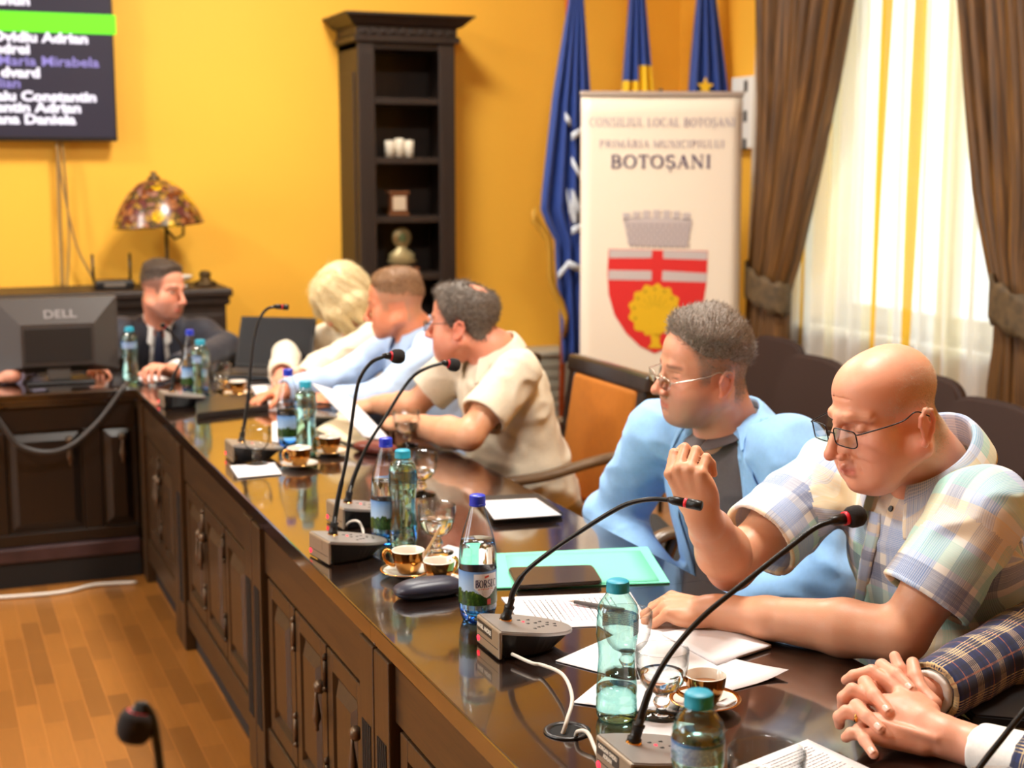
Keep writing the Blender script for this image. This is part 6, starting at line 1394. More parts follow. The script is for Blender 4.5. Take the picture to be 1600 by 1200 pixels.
class Person:
    """one seated figure; all points are world positions"""
    def __init__(s, label, head, fwd, pitch, neck, shL, shR, pelvis, roll=0, hs=1.0, hk=None, skin=(222, 152, 118), arm=None, vox=.004, group=None):
        s.t = thing('person', label, 'person', (pelvis[0], pelvis[1], 0)); s.off = -s.t.location; s.Mh = head_matrix(head, fwd, pitch, roll, hs); s.hk = hk or {}; s.neck, s.shL, s.shR, s.pel = V(neck), V(shL), V(shR), V(pelvis); s.skin, s.arm = lin(skin), lin(arm or skin); s.vox = vox
        s.S = Solid(); s.S.M = s.Mh; nk = s.Mh.inverted() @ s.neck; add_head(s.S, neck=tuple(nk), **s.hk); s.S.M = None
        s.u = (s.neck-s.pel).normalized(); s.l = (s.shL-s.shR); s.l = (s.l-s.u*s.l.dot(s.u)).normalized(); s.f = s.l.cross(s.u); s.R = np.array([[s.l[i], s.f[i], s.u[i]] for i in range(3)])
        s.S.cap(s.neck, s.neck-s.u*.1, .06, .08, k=.03).cap(s.neck-s.u*.08, s.pel, .085, .1, k=.04)
        for q in (s.shL, s.shR): s.S.cap(s.neck-s.u*.07, q, .05, .045, k=.03)
        for sg in (-1, 1): h = s.pel+s.l*.09*sg; s.S.cap(h, h+V(s.f.x, s.f.y, 0).normalized()*.38, .075, .06, k=.03).cap(h+V(s.f.x, s.f.y, 0).normalized()*.38, h+V(s.f.x, s.f.y, 0).normalized()*.36-V(0, 0, h.z-.08), .055, .04, k=.02)
        s.arms = {}; s.nails = []
    def add_arm(s, side, el, wr, fat=1.0, hand=None):
        sh = s.shL if side == 'L' else s.shR; el, wr = V(el), V(wr); s.arms[side] = (sh, el, wr); add_arm(s.S, sh, el, wr, fat)
        if hand: add_hand(s.S, wr, hand.get('f', wr-el), hand['n'], side == 'L', hand.get('curls', ((15, 25, 15),)*4), hand.get('thumb', (35, 20, 15)), hand.get('s', 1.0), nails=s.nails, spread=hand.get('spread', 1))
    def finish(s, **tk):
        clip = s.bodyclip if hasattr(s, 'bodyclip') else None
        pos, quads = largest(*s.S.mesh(s.vox, clip)); Mi = _np(s.Mh.inverted()); q = pos @ Mi[:3, :3].T+Mi[:3, 3]; near = (np.linalg.norm(q, axis=1) < .17); T = np.tile(np.array(s.arm), (len(pos), 1)); hd = head_tint(q, s.skin, s.hk.get('w', 1), **tk); kk = sstep(.2, .14, np.linalg.norm(q-np.array([0, .02, 0]), axis=1))[:, None]; T = T*(1-kk)+hd*kk
        for c, r in s.nails: k = sstep(r, r*.75, np.linalg.norm(pos-_np(c), axis=1))[:, None]*.6; T = T*(1-k)+np.array(lin((240, 190, 170)))*k
        s.body = raw_mesh('body', pos, quads, M['skin'], s.t, tint=T); s.body.location = s.off; return s
    def garment(s, name, mat, sleeve=(1.0, .95), r=(.064, .056, .05), chest=(.18, .118), belly=(.168, .135), grow=0, wrinkle=.004, vox=.0055, low=.0, open_front=0, wf=1.0, neck_r=.07, hang=0, flare=.0, trap=0):
        """a top with sleeves; sleeve = share of the upper arm and forearm it covers"""
        S = Solid(); segs = []; ends = []
        for sd, (sh, el, wr) in s.arms.items():
            up, lo = sleeve
            if lo > 0:
                end = el+(wr-el)*lo; S.pipe([sh, el, end+(wr-el).normalized()*.03], [r[0]+grow, r[1]+grow, r[2]+grow], k=.02); d = (wr-el).normalized(); rr = r[2]+grow
            else:
                end = sh+(el-sh)*up; d = (el-sh).normalized(); S.cap(sh, end+d*.03, r[0]+grow, r[1]+flare+grow, k=.02); rr = r[1]+flare+grow
            ends.append(_np(end)); x = d.orthogonal().normalized(); y = d.cross(x); R = np.array([[x[i], y[i], d[i]] for i in range(3)])
            S.cap(end-d*.012, end+d*.06, rr-.011, rr-.006, k=.002, op=-1); S.box(end+d*.08, (.085, .085, .08), .0, R=R, k=.002, op=-1)
            segs.append((sh, el, s.f, .062, .03 if sd == 'L' else .07))
            if lo > 0: segs.append((el, wr, s.u, .05, .11))
        a = s.neck-s.u*.19+s.f*.012; b = s.pel+s.u*.16+s.f*.03; R = s.R; g = grow
        S.ell(a, (chest[0]+g, chest[1]+g, .19), R=R, k=.03); S.ell(b, (belly[0]+g, belly[1]+g, .21), R=R, k=.06); S.ell(s.pel+s.u*.04, (.17+g, .13+g, .13), R=R, k=.05)
        for q in (s.shL, s.shR): S.cap(s.neck-s.u*(.045+trap), q-s.u*.005, .054+g-trap*.3, .06+g, k=.035); S.ell(q, (.066+g, .066+g, .07+g), R=R, k=.03)
        S.ell(s.neck-s.u*.12-s.f*.04, (.14+g, .08+g, .12), R=R, k=.04)
        S.cap(s.neck-s.u*.02, s.neck+s.u*.09+s.f*.03, neck_r-.012, neck_r, k=.006, op=-1)
        if open_front: 
            for (p0, p1, rad) in open_front: S.cap(p0, p1, rad, rad, k=.004, op=-1)
        u_, l_ = _np(s.u), _np(s.l); seed = sum(map(ord, name)) % 50
        arms = [( _np(a_), _np(b_), _np(c_)) for a_, b_, c_ in s.arms.values()]
        def post(P, d):
            if not wrinkle: return d
            q = P*np.array([1, 1, 1.7])*13*wf+seed; n1 = vnoise(q+.5*vnoise(P*9)[..., None]); n2 = vnoise(P @ (np.eye(3)*25+14*np.outer(l_, u_)).T*wf+seed)
            f = 1-np.abs(n1)*2.0; 
            fold = 0
            for sh_, el_, wr_ in arms:
                fold = fold+np.exp(-((P-el_)**2).sum(-1)/.008)*.7+np.exp(-((P-sh_-(el_-sh_)*.15)**2).sum(-1)/.01)*.35
            hem = 1.0
            for e_ in ends: hem = hem*sstep(.085, .14, np.sqrt(((P-e_)**2).sum(-1)))
            return d-wrinkle*(.55*f+.4*n2)*(1+np.minimum(fold, 1.4))*(.25+.75*hem)
        S.post = post; pos, quads = largest(*S.mesh(vox, pad=.02)); pos = relax(pos, quads, 1, .35)
        segs.append((s.pel, s.neck, s.f, .165, 0)); uv = seg_uv(pos, quads, segs)
        o = raw_mesh(name, pos, quads, mat, s.t, uv=uv); o.location = s.off; return o
    def collar(s, mat, r=.066, h=.034, fall=.045, gap=.35, tilt=.35, points=.06, name='collar', lift=.0, back=0, uvk=1, over=None):
        """shirt collar: a stand round the neck that folds over, open at the front"""
        ax = (s.u*1.0+ (s.Mh.to_3x3() @ V(0, 0, 1)).normalized()*.25).normalized(); ff = (s.f-ax*s.f.dot(ax)).normalized(); ll = s.l; c = s.neck+ax*lift-ff*back; n = 40; rows = [[], [], [], []]
        for j in range(n+1):
            th = gap+(2*PI-2*gap)*j/n; fr = (1+math.cos(th))/2; d = ff*math.cos(th)+ll*math.sin(th); edge = max(0, 1-min(j, n-j)/6.0)
            base = c+d*r*(1+.1*fr); dn = -tilt*fr*.07
            rows[0].append(base+ax*(-.008+dn)); rows[1].append(c+d*(r*1.0)*(1+.05*fr)+ax*(h*(1-.45*fr)+dn*.7)); rows[2].append(c+d*(r*1.1)*(1+.06*fr)+ax*(h*(1-.45*fr)-.001+dn*.7))
            rows[3].append(c+d*(r*1.4+.012*fr)+ax*(h-fall*(1-.1*fr)+dn-points*edge)+ff*(.02*edge))
        rows[1:1] = [[a.lerp(b, .5) for a, b in zip(rows[0], rows[1])]]; rows[4:4] = [[a.lerp(b, .4)+(a-c).normalized()*.003 for a, b in zip(rows[3], rows[4])]]
        if over is not None:
            for r_ in rows[2:]: drape_on(over, r_, s.off, .0045)
        bm = NB(); hh = [0, .02, .035, .037, .055, .085]; loft(bm, rows, uv=lambda i, j: (.42*j/n*uvk, hh[i]*uvk)); o = mobj(name, bm, mat, s.t, True, loc=s.off); solidify(o, .0025); subsurf(o, 1); return o
    def place(s, name, bm, mat, parent=None, smooth=True): return mobj(name, bm, mat, parent or s.t, smooth, loc=s.off if parent is None else None)
# ---- the bald man in the checked shirt
def shorts(p, mat, name='trousers'):
    S = Solid(); fh = V(p.f.x, p.f.y, 0).normalized()
    for sg in (-1, 1): h = p.pel+p.l*.09*sg; S.cap(h, h+fh*.4, .092, .076, k=.03); S.cap(h+fh*.4, h+fh*.38-V(0, 0, h.z-.1), .07, .058, k=.02)
    S.ell(p.pel-V(0, 0, .01), (.17, .13, .11), R=p.R, k=.04); pos, q = S.mesh(.011); o = raw_mesh(name, pos, q, mat, p.t); o.location = p.off
    for sg in (-1, 1):
        k = p.pel+p.l*.09*sg+fh*.36; S = Solid(); S.ell((k.x, k.y, .05), (.045, .045, .05), k=.02); S.cap((k.x, k.y, .04), (k.x+fh.x*.13, k.y+fh.y*.13, .032), .04, .032, k=.03); pos, q = S.mesh(.009); o = raw_mesh('shoe', pos, q, M['blackplastic'], p.t); o.location = p.off
bald = Person('bald man with glasses in a pale checked short sleeved shirt, one hand raised', (1.605, 2.12, 1.183), (-1, .02, 0), 15, (1.72, 2.14, 1.065), (1.70, 1.96, 1.025), (1.665, 2.37, 1.0), (1.9, 2.16, .52), hs=1.12, hk=dict(w=1.04, jaw=1.18, fat=.011, nose=1.04, brow=.75, lines=2, neck_r=(.066, .074)), skin=(224, 168, 140), arm=(204, 154, 122), vox=.003)
el = onz(1408, 992, .815); wr = onz(1122, 956, .797)
bald.add_arm('L', el, wr, 1.12, dict(f=onz(1010, 942, .80)-wr, n=(.1, -.35, .9), curls=((38, 45, 30), (40, 50, 30), (42, 52, 30), (42, 50, 30)), thumb=(30, 30, 20), s=1.12))
elr, wrr = atd(1142, 884, 2.74), atd(1098, 806, 2.56)
bald.add_arm('R', elr, wrr, 1.1, dict(f=atd(1072, 740, 2.54)-wrr, n=CR*-.55+CF*-.6+V(0, 0, .25), curls=((62, 80, 45), (66, 82, 45), (68, 84, 45), (66, 80, 40)), thumb=(20, 38, 30), s=1.04))
bw = lambda x, y, z: sstep(.09, .03, z+.45*np.maximum(y+.02, 0))*sstep(.05, .0, y)*sstep(-.1, -.06, z+.5*np.minimum(y+.03, 0))*np.where((y > -.04) & (y < .02), sstep(.0, .016, z), 1)*np.maximum(sstep(.03, .055, x), sstep(-.03, -.08, y))*np.where(y > -.014, sstep(-.026, -.008, z), 1)
bald.finish(scalp=((196, 162, 134), .6, bw), brows=(176, 130, 96), brow_k=.35, stubble=((196, 140, 118), .25))
sh = bald.garment('shirt', M['check_shirt'], (.72, 0), (.076, .07, .05), (.205, .14), (.2, .18), 0, .008, .0048, flare=.014, neck_r=.084, trap=.022)
bald.collar(M['check_shirt'], .09, .058, .062, .42, .75, .05, lift=.014, over=sh)
cropped_hair(bald, bw, 30000, .004, M['hair_sand'], width=.00016)
g = spectacles(bald.t, bald.Mh, 1.05, M['frame_dark'], (.0255, .0148), (.106, -.006), True, thin_r=.0011); g.location = bald.off
shorts(bald, M['trousers'])
# buttons and placket
def on_front(p, k, side=0, out=.0):
    """a point on the front of the shirt, k from the neck down"""
    o = p.neck+(p.pel-p.neck)*k+p.l*side+p.f*.6; return o
dg = bpy.context.evaluated_depsgraph_get()
def surf(o, p, d):
    """where a ray meets an object (world space)"""
    bpy.context.view_layer.update(); mi = o.matrix_world.inverted(); ok, l, n, _ = o.ray_cast(mi @ p, (mi.to_3x3() @ d).normalized()); return (o.matrix_world @ l, (o.matrix_world.to_3x3() @ n).normalized()) if ok else (None, None)
def button_at(p, px, o, r=.0058, mat=None):
    h, n = surf(o, CP, ray(*px).normalized())
    if h is None: return
    bm = NB(); lathe(bm, [(0, 0), (r, 0), (r, .0016), (r*.8, .0024), (r*.5, .0016), (0, .0016)], 16, M=Matrix.Translation(h) @ n.to_track_quat('Z', 'Y').to_matrix().to_4x4()); b = mobj('button', bm, mat or M['blackplastic'], p.t, True, loc=p.off)
for px in ((1347, 885), (1392, 795), (1367, 816)): button_at(bald, px, sh)
pts = []
for px in ((1368, 800), (1366, 830), (1356, 870), (1350, 910), (1345, 950), (1343, 985)):
    h, n = surf(sh, CP, ray(*px).normalized()); 
    if h is not None: pts.append((h+n*.002, n))
bm = NB(); P = spline([q for q, n in pts], 5); loft(bm, [[p-bald.l*.016+bald.f*.0, p-bald.l*.006+bald.f*.002, p+bald.l*.006+bald.f*.002, p+bald.l*.016] for p in P], uv=lambda i, j: (.02*j, .02*i)); o = mobj('placket', bm, M['check_shirt'], bald.t, True, loc=bald.off); solidify(o, .0016)
# ---- the grey-haired man in the light blue blazer
bl = Person('grey-haired man with glasses in a light blue blazer over a grey t-shirt, looking down', (1.65, 2.85, 1.165), (-.99, .1, 0), 5, (1.72, 2.87, 1.03), (1.785, 2.695, .985), (1.64, 3.04, .975), (1.9, 2.87, .5), roll=-8, hs=1.03, hk=dict(w=1.03, jaw=1.1, fat=.004, nose=1.05, neck_r=(.064, .072)), skin=(220, 164, 136), vox=.0035)
bl.add_arm('L', (1.79, 2.55, .74), (1.6, 2.66, .66), 1.05, dict(n=(0, -.3, 1), curls=((30, 40, 20),)*4))
bl.add_arm('R', (1.58, 3.17, .74), (1.575, 2.93, .64), 1.05, dict(n=(-.3, .3, 1), curls=((30, 40, 20),)*4))
sw = lambda x, y, z: sstep(.085, .055, z)*sstep(.05, .03, y-.35*np.maximum(z-.02, 0))*sstep(-.095, -.06, z+.5*np.minimum(y+.03, 0))*np.where((y > -.045) & (y < .015), sstep(-.002, .016, z), 1)*np.maximum(sstep(.03, .055, x), sstep(-.03, -.08, y))*np.where(y > -.014, sstep(-.026, -.008, z), 1)
bl.finish(scalp=((150, 130, 116), .7, sw), brows=(80, 62, 50), brow_k=.6, stubble=((150, 116, 100), .5), lips=(186, 106, 92))
bl.garment('t_shirt', M['grey_tee'], (.35, 0), (.058, .056, .05), (.172, .112), (.172, .15), 0, .003, .007, neck_r=.062)
tc = bl.collar(M['grey_tee'], .066, .012, .012, .0, .35, 0, 'neckband')
f0 = bl.neck+bl.f*.2; 
jk = bl.garment('blazer', M['blazer'], (1, 1.0), (.07, .064, .056), (.19, .126), (.186, .158), .006, .009, .0055, neck_r=.082, open_front=[(bl.neck+bl.f*.13-bl.u*.02, bl.pel+bl.u*.02+bl.f*.22, .1), (bl.neck+bl.f*.17-bl.u*.1, bl.pel+bl.u*.1+bl.f*.23, .11)])
def lapel(p, mat, side, top, mid, low, w=(.03, .07, .015), name='lapel', o=None, out=.01):
    """turned-over lapel lying on the jacket from the neck to the button"""
    P = spline([top, mid, low], 8); n = len(P); rows = []
    for i, q in enumerate(P):
        s_ = i/(n-1); ww = w[0]*(1-s_)**2+w[1]*2*s_*(1-s_)+w[2]*s_*s_; dv = (p.l*side*.86-p.f*.5*(1-.4*s_)+p.u*.1).normalized()
        row = [q+p.f*.006, q+dv*ww*.35+p.f*.012, q+dv*ww*.7+p.f*.009, q+dv*ww+p.f*.002]
        if o is not None: drape_on(o, row, p.off, .006)
        rows.append(row)
    bm = NB(); loft(bm, rows); o = mobj(name, bm, mat, p.t, True, loc=p.off); solidify(o, .004); subsurf(o, 1)
for sd in (1, -1):
    lapel(bl, M['blazer'], sd, bl.neck+bl.l*sd*.085+bl.u*.012, bl.neck-bl.u*.15+bl.f*.105+bl.l*sd*.1, bl.pel+bl.u*.15+bl.f*.155+bl.l*sd*.085, (.015, .11, .012), o=jk)
bl.collar(M['blazer'], .084, .032, .06, .95, .3, 0, 'jacket_collar', over=jk)
cropped_hair(bl, sw, 14000, .006, M['hair_grey'], width=.00025)
hair_cap(bl.t, bl.Mh, bl.hk, M['hair_grey'], lambda x, y, z: .003+.02*sstep(.05, .1, z)*sstep(-.12, -.02, y), line=([-.12, -.08, -.03, .03, .05, .07, .1], [.0, .01, .03, .045, .06, .084, .092]), taper=.05, n=11000, length=lambda P: .02+0*P[:, 0], comb=lambda P, N: np.tile(_np(bl.Mh.to_3x3() @ V(.1, -.2, .6)), (len(P), 1)), lift=.35, wave=.3, width=.0006).location = bl.off
g = spectacles(bl.t, bl.Mh, 1.03, M['frame_silver'], (.024, .014), (.112, -.013), False); g.location = bl.off
shorts(bl, M['trousers'])
# ---- the man in the beige shirt
be = Person('man with glasses in a beige short sleeved shirt, leaning on the table and looking away', (1.6, 4.29, 1.128), (-.78, .63, 0), 2, (1.69, 4.26, 1.04), (1.695, 4.08, .985), (1.66, 4.44, .985), (1.86, 4.27, .5), hs=1.04, hk=dict(w=1.02, jaw=1.1, fat=.004, nose=1.1), skin=(222, 156, 130), arm=(210, 160, 126), vox=.0042)
be.add_arm('L', (1.5, 3.98, .82), onz(632, 662, .81), 1.08, dict(n=(-.2, -.3, 1), curls=((35, 40, 25),)*4, s=1.0))
be.add_arm('R', (1.5, 4.5, .83), onz(590, 632, .82), 1.05, dict(n=(-.2, .1, 1), curls=((35, 40, 25),)*4))
be.finish(brows=(80, 64, 54), stubble=((170, 120, 104), .3))
bes = be.garment('shirt', M['beige_shirt'], (.72, 0), (.07, .066, .05), (.2, .132), (.195, .165), 0, .009, .0065, flare=.012, neck_r=.072)
be.collar(M['beige_shirt'], .076, .036, .05, .5, .5, .04, over=bes)
hair_cap(be.t, be.Mh, be.hk, M['hair_dark'], lambda x, y, z: .005+.008*sstep(.0, .07, z)+.012*sstep(.03, .08, y)*sstep(.08, .11, z), region=lambda x, y, z: np.hypot(np.hypot(x-.0, y+.06), z-.12)-.038, n=7000, length=.016, lift=.5, vox=.0035, wave=.4).location = be.off
g = spectacles(be.t, be.Mh, 1.02, M['frame_dark'], (.024, .015), (.112, -.008), True); g.location = be.off
shorts(be, cloth('beige trousers', (150, 136, 110)))
# ---- the man in the pale blue shirt
pa = Person('man with short light brown hair in a pale blue shirt, seen in profile', (1.62, 5.05, 1.12), (-.86, .5, 0), 9, (1.69, 5.04, 1.02), (1.70, 4.86, .965), (1.68, 5.22, .965), (1.8, 5.03, .5), hs=1.05, hk=dict(w=1.0, jaw=1.05, nose=1.0), skin=(220, 146, 108), vox=.0048)
pa.add_arm('L', (1.46, 4.74, .82), onz(522, 624, .81), 1.0, dict(n=(-.2, -.3, 1), curls=((25, 35, 20),)*4))
pa.add_arm('R', (1.46, 5.2, .83), (1.2, 5.1, .81), 1.0, dict(n=(-.2, .1, 1), curls=((25, 35, 20),)*4))
pa.finish(scalp=((176, 140, 110), .75, sw), brows=(120, 84, 56), stubble=((190, 130, 100), .25))
pas = pa.garment('shirt', M['pale_shirt'], (1, .97), (.066, .058, .046), (.19, .122), (.178, .145), 0, .008, .007, neck_r=.068)
pa.collar(M['pale_shirt'], .072, .038, .05, .5, .5, .05, over=pas)
hair_cap(pa.t, pa.Mh, pa.hk, M['hair_brown'], lambda x, y, z: .002+.016*sstep(.05, .1, z), line=([-.12, -.08, -.03, .03, .05, .07, .1], [.01, .02, .034, .046, .058, .082, .09]), taper=.04, n=5000, length=.012, lift=.35, vox=.004).location = pa.off
shorts(pa, M['trousers'])
# ---- the blond woman
wo = Person('blond woman in a cream top bent over the table, hair falling over her face', (1.635, 5.83, 1.075), (-.99, -.1, 0), 46, (1.71, 5.84, .965), (1.74, 5.67, .92), (1.71, 5.98, .92), (1.82, 5.84, .5), hs=.98, hk=dict(w=.96, jaw=.92, nose=.9, neck_r=(.05, .056)), skin=(222, 148, 122), vox=.0052)
wo.add_arm('L', (1.47, 5.58, .82), onz(470, 596, .815), .9, dict(n=(-.2, -.2, 1), curls=((30, 35, 20),)*4, s=.95))
wo.add_arm('R', (1.44, 6.02, .83), onz(440, 588, .82), .9, dict(n=(-.2, .2, 1), curls=((30, 35, 20),)*4, s=.95))
wo.finish(lips=(190, 80, 80))
wo.garment('top', M['cream_knit'], (1, .95), (.066, .06, .052), (.178, .12), (.168, .135), 0, .007, .007, neck_r=.07)
S = Solid(wo.Mh); S.ell((0, -.02, .045), (.094, .116, .098)); S.ell((0, -.06, -.03), (.085, .07, .1), k=.04)
for s_ in (-1, 1):
    for a, b, c_, r in (((.03, .05, .1), (.075, .07, .0), (.06, .085, -.14), .026), ((.05, .02, .1), (.09, .02, .0), (.08, .03, -.16), .03), ((.05, -.04, .08), (.092, -.03, -.02), (.085, -.03, -.17), .032), ((.02, .08, .09), (.058, .1, .02), (.05, .11, -.1), .02)):
        S.pipe([(s_*a[0], a[1], a[2]), (s_*b[0], b[1], b[2]), (s_*c_[0], c_[1], c_[2])], [r, r, r*.45], k=.02)
Mi_ = _np(wo.Mh.inverted())
def wpost(P, d):
    q = P @ Mi_[:3, :3].T+Mi_[:3, 3]; th = np.arctan2(q[..., 0], q[..., 1]); return d-.004*vnoise(np.stack([th*9, q[..., 2]*12, th*0], -1))-.0016*vnoise(np.stack([th*30, q[..., 2]*16, th*0+3], -1))
S.post = wpost; pos, quads = S.mesh(.0045, pad=.02); nor = vnormals(pos, quads); dn = _np(wo.Mh.to_3x3() @ V(0, .15, -1))
v, qd, tr = strands('hair', pos, nor, 5000, .05, lambda P, N: np.tile(dn, (len(P), 1)), None, None, .08, .0009, 3, wave=.1)
o = raw_mesh('hair', np.concatenate([pos, v]), np.concatenate([quads, qd+len(pos)]), M['hair_blond'], wo.t, tris=tr+len(pos)); o.location = wo.off
shorts(wo, M['trousers'])
# ---- the man in the navy suit
hl, hr = onz(268, 580, .80), onz(152, 574, .79)
su = Person('man in a navy suit and tie behind the cross table, turned to his left', (.985, 6.42, 1.085), (.66, -.75, 0), 6, (.985, 6.52, .945), (1.165, 6.48, .865), (.815, 6.55, .875), (1.02, 6.74, .5), roll=-4, hs=1.08, hk=dict(w=1.0, jaw=1.06, nose=1.02, neck_r=(.056, .062)), skin=(224, 158, 130), vox=.005)
su.add_arm('L', (1.24, 6.34, .82), hl, 1.0, dict(f=(-.6, -.5, .3), n=(.2, .2, 1), curls=((40, 50, 30),)*4))
su.add_arm('R', (.72, 6.42, .82), hr, 1.0, dict(f=(-.2, -1, 0), n=(0, 0, 1), curls=((20, 30, 20),)*4, s=.88))
su.finish(scalp=((92, 76, 64), .75, sw), brows=(60, 46, 38), open_eyes=True, stubble=((130, 104, 96), .55), brow_k=.8)
su.garment('shirt', M['white_shirt'], (1, .97), (.05, .046, .038), (.17, .108), (.16, .13), 0, .002, .007, neck_r=.06)
su.collar(M['white_shirt'], .062, .03, .045, .3, .4, .05)
sj = su.garment('jacket', M['navy_suit'], (1, .9), (.066, .06, .052), (.186, .122), (.178, .148), .008, .003, .007, neck_r=.076, open_front=[(su.neck+su.f*.12-su.u*.0, su.neck-su.u*.26+su.f*.2, .062)])
for sd in (1, -1): lapel(su, M['navy_suit'], sd, su.neck+su.l*sd*.07+su.u*.005, su.neck-su.u*.13+su.f*.135+su.l*sd*.065, su.neck-su.u*.34+su.f*.175+su.l*sd*.02, (.015, .12, .012), o=sj)
bm = NB(); P = [su.neck+su.f*.07-su.u*.012, su.neck+su.f*.085-su.u*.03, su.neck+su.f*.125-su.u*.1, su.neck+su.f*.15-su.u*.2, su.neck+su.f*.175-su.u*.36]; W_ = [.018, .013, .022, .03, .036]
loft(bm, [[p-su.l*w_+V(0, 0, 0), p+su.f*.01, p+su.l*w_] for p, w_ in zip(P, W_)]); o = mobj('tie', bm, M['navy_tie'], su.t, True, loc=su.off); solidify(o, .006)
hair_cap(su.t, su.Mh, su.hk, M['hair_black'], lambda x, y, z: .002+.016*sstep(.05, .1, z), line=([-.12, -.08, -.03, .03, .05, .07, .1], [.0, .01, .03, .045, .056, .08, .086]), taper=.045, n=4000, length=.011, lift=.35, vox=.0045).location = su.off
shorts(su, M['navy_suit'])
# ---- the person behind the monitor: only a lavender sleeve and a hand show
lv = Person('person mostly outside the left edge, lavender sleeve and hand showing under the monitor', (.02, 6.42, 1.16), (.3, -.95, 0), 10, (.02, 6.5, 1.0), (.2, 6.5, .95), (-.18, 6.5, .95), (.02, 6.7, .5), skin=(216, 156, 130), vox=.006)
lw = onz(16, 587, .795); lv.add_arm('L', (.40, 6.26, .82), lw, .95, dict(f=onz(-26, 584, .795)-lw, n=(0, -.5, .8), curls=((20, 30, 20),)*4)); lv.add_arm('R', (-.3, 6.3, .83), (-.02, 6.1, .82), 1.0, dict(f=(1, .1, 0), n=(0, -.4, .8), curls=((20, 30, 20),)*4)); lv.finish()
lv.garment('shirt', M['lavender'], (1, .97), (.066, .06, .05), (.186, .122), (.178, .148), 0, .004, .008); lv.collar(M['lavender']); hair_cap(lv.t, lv.Mh, lv.hk, M['hair_black'], lambda x, y, z: .002+.014*sstep(.03, .085, z), n=2000, vox=.006).location = lv.off; shorts(lv, M['trousers'])
# ---- the person in the navy checked jacket: clasped hands on the table, the rest outside the frame
cl = Person('person in a navy checked jacket, only forearms and clasped hands showing on the table', (1.66, 1.42, 1.2), (-.9, .45, 0), 5, (1.74, 1.4, 1.02), (1.76, 1.2, .97), (1.72, 1.6, .97), (1.95, 1.38, .5), skin=(220, 160, 136), arm=(220, 164, 138), vox=.0021)
D = lambda px, py, d: atd(px, py, d-(py-1075)*.0011)
def digit(pts, r, nail=None, k=.0035):
    P = [D(*p) for p in pts]; cl.S.pipe(P, r, k)
    if nail: tip, prev = P[-1], P[-2]; v = (tip-prev).normalized(); o = (CP-tip).normalized(); o = (o-v*o.dot(v)).normalized(); NAILS.append((tip+o*r[-1]*.62-v*.001, v, o))
NAILS = []
wl = D(1512, 1163, 2.195); wr_ = D(1462, 1078, 2.262)
ell_, elr_ = D(1700, 1225, 2.1), D(1668, 968, 2.5)
S = cl.S
# left hand, its back to the camera
S.pipe([wl, D(1478, 1152, 2.197), D(1440, 1132, 2.2)], [.027, .028, .03], k=.015)
for (x, y), (x2, y2), d2 in (((1452, 1112), (1400, 1073), 2.2), ((1446, 1124), (1380, 1098), 2.198), ((1444, 1138), (1368, 1126), 2.2), ((1446, 1150), (1362, 1150), 2.208)):
    S.cap(D(x, y, 2.2), D(x2, y2, d2), .0165, .0118, k=.012)
S.ell(D(1412, 1116, 2.212), (.036, .03, .03), k=.02); S.cap(D(1440, 1163, 2.212), D(1384, 1154, 2.216), .0165, .012, k=.014)
for a, b in (((1462, 1136), (1404, 1080)), ((1460, 1144), (1388, 1102)), ((1462, 1154), (1376, 1128))): S.cap(D(*a, 2.1755), D(*b, 2.1855), .0022, .003, k=.012)
digit([(1400, 1073, 2.2), (1362, 1049, 2.2), (1334, 1056, 2.214), (1322, 1063, 2.234)], [.0112, .0102, .0092, .008])
digit([(1380, 1098, 2.198), (1332, 1078, 2.198), (1318, 1090, 2.214), (1316, 1104, 2.236)], [.0112, .0104, .0095, .008])
digit([(1368, 1126, 2.2), (1322, 1112, 2.203), (1311, 1120, 2.217), (1312, 1132, 2.238)], [.0105, .0097, .009, .0078])
digit([(1362, 1150, 2.208), (1330, 1146, 2.216), (1322, 1152, 2.23)], [.0098, .0088, .008])
digit([(1456, 1100, 2.215), (1438, 1080, 2.212), (1430, 1058, 2.208), (1426, 1036, 2.206)], [.015, .0128, .0118, .0098])
# right hand, its palm behind
S.pipe([wr_, D(1440, 1086, 2.262), D(1412, 1096, 2.256)], [.027, .028, .024], k=.015); S.ell(D(1400, 1090, 2.252), (.038, .036, .026), k=.015)
digit([(1392, 1058, 2.236), (1378, 1040, 2.204), (1401, 1054, 2.184), (1424, 1077, 2.18)], [.0108, .0103, .0096, .0082], 1)
digit([(1374, 1084, 2.238), (1352, 1067, 2.196), (1367, 1087, 2.178), (1388, 1112, 2.176)], [.0108, .0108, .0098, .0084], 1)
digit([(1360, 1118, 2.24), (1338, 1103, 2.196), (1355, 1120, 2.18), (1376, 1139, 2.18)], [.0104, .0102, .0094, .0082], 1)
digit([(1366, 1138, 2.242), (1342, 1140, 2.216), (1351, 1157, 2.205), (1365, 1178, 2.203)], [.0095, .0092, .0086, .0076], 1)
digit([(1420, 1070, 2.252), (1406, 1046, 2.236), (1398, 1026, 2.23)], [.0125, .0108, .0088])
for e, w_, k in ((ell_, wl, 'L'), (elr_, wr_, 'R')):
    S.pipe([w_, w_.lerp(e, .3), w_.lerp(e, .75), e], [.0275, .032, .043, .042], k=.015); sh = cl.shL if k == 'L' else cl.shR; S.cap(e, sh, .042, .048, k=.02); cl.arms[k] = (sh, e, w_)
cl.finish(brows=(70, 54, 44), open_eyes=True)
nm = plain('finger nail', (238, 186, 168), .25, coat=.3)
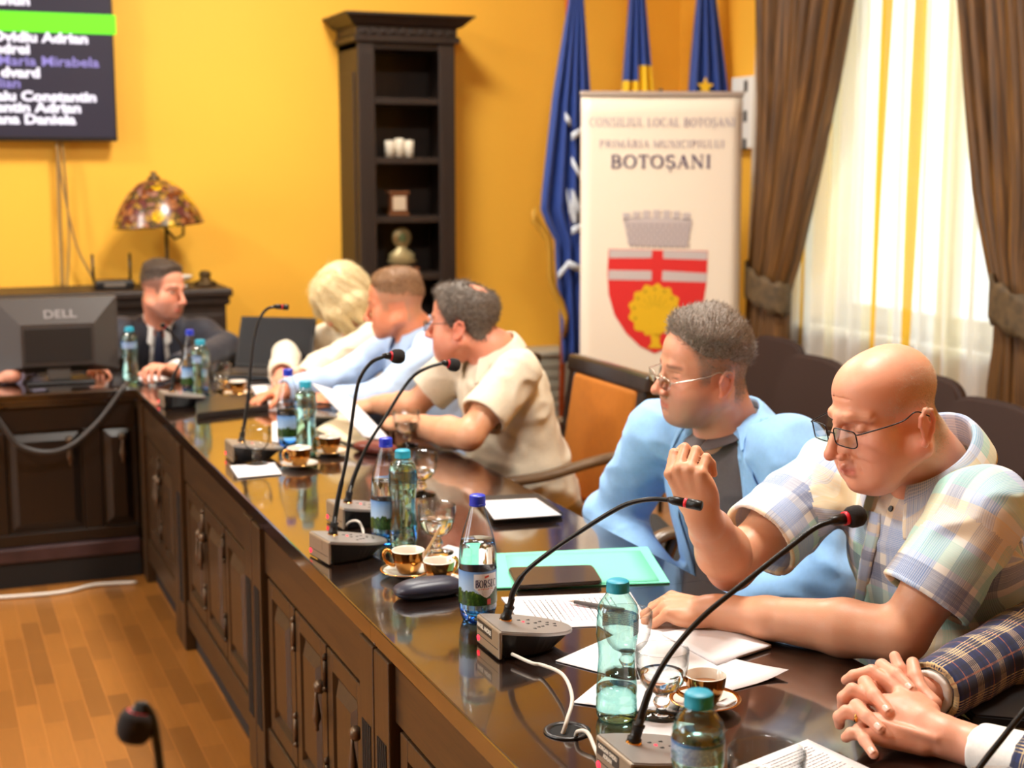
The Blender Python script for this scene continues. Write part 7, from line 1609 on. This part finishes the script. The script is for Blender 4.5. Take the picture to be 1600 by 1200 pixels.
for p, v, o in NAILS:
    l = v.cross(o); bm = NB(); rows = []
    for i in range(7):
        a = (i/6-.5)*2; rows.append([p+v*(.0062*b*(1-.18*a*a)-.001)+l*(.0052*a*(1-.1*max(b, 0)))+o*(.0026*(1-a*a)-.0006*b*b+.0012) for b in [k/3-1 for k in range(7)]])
    loft(bm, rows); n_ = mobj('nail', bm, nm, cl.body, True); solidify(n_, .0008)
rc = D(1339, 1128, 2.2); bm = NB(); a0 = (D(1322, 1112, 2.203)-D(1368, 1126, 2.2)).normalized(); Mr = Matrix.Translation(D(1340, 1117.5, 2.2015)) @ a0.to_track_quat('Z', 'Y').to_matrix().to_4x4()
lathe(bm, [(.0101, -.0028), (.0112, -.002), (.0113, .002), (.0101, .0028), (.0098, 0), (.0101, -.0028)], 36, M=Mr); mobj('ring', bm, M['gold'], cl.t, True, loc=cl.off)
cl.arms['R'] = (cl.shR, elr_, wr_-(elr_-wr_).normalized()*.032); cl.arms['L'] = (cl.shL, ell_, wl+(ell_-wl).normalized()*.02)
cl.garment('shirt', M['white_shirt'], (1, .99), (.056, .05, .036), (.172, .11), (.165, .13), 0, .0015, .005, neck_r=.06)
E_ = cl.arms; cl.arms = dict(L=(cl.shL, ell_, wl+(ell_-wl).normalized()*.108), R=(cl.shR, elr_, wr_-(elr_-wr_).normalized()*.027))
jk2 = cl.garment('jacket', M['check_jacket'], (1, .985), (.068, .058, .043), (.19, .124), (.182, .15), .006, .0055, .0042, neck_r=.078, open_front=[(cl.neck+cl.f*.12, cl.neck-cl.u*.26+cl.f*.2, .062)])
cl.arms = E_; cl.collar(M['white_shirt'], .064)
hair_cap(cl.t, cl.Mh, cl.hk, M['hair_black'], lambda x, y, z: .002+.014*sstep(.03, .085, z), n=2500, vox=.006).location = cl.off; shorts(cl, M['navy_suit'])
# ---- daylight, camera
w = bpy.data.worlds.new('daylight'); SC.world = w; w.use_nodes = True; nt = w.node_tree; bg = nt.nodes['Background']
bg.inputs[0].default_value = (.8, .93, 1, 1); bg.inputs[1].default_value = 6.5
cam = bpy.data.cameras.new('camera'); co = bpy.data.objects.new('camera', cam); link(co)
cam.sensor_width = 36; cam.lens = 36*FPX/1600; cam.clip_start = .05; cam.clip_end = 100
co.matrix_world = Matrix(((CR.x, CU.x, -CF.x, CP.x), (CR.y, CU.y, -CF.y, CP.y), (CR.z, CU.z, -CF.z, CP.z), (0, 0, 0, 1)))
cam.dof.use_dof = True; cam.dof.focus_distance = 2.42; cam.dof.aperture_fstop = 4.2
SC.camera = co
SC.view_settings.view_transform = 'Standard'; SC.view_settings.look = 'None'; SC.view_settings.exposure = 0.5; SC.view_settings.gamma = 1; SC.view_settings.use_curve_mapping = False
SC.cycles.use_denoising = True; SC.cycles.max_bounces = 10; SC.cycles.transparent_max_bounces = 24; SC.cycles.caustics_reflective = False; SC.cycles.caustics_refractive = False; SC.cycles.sample_clamp_indirect = 6
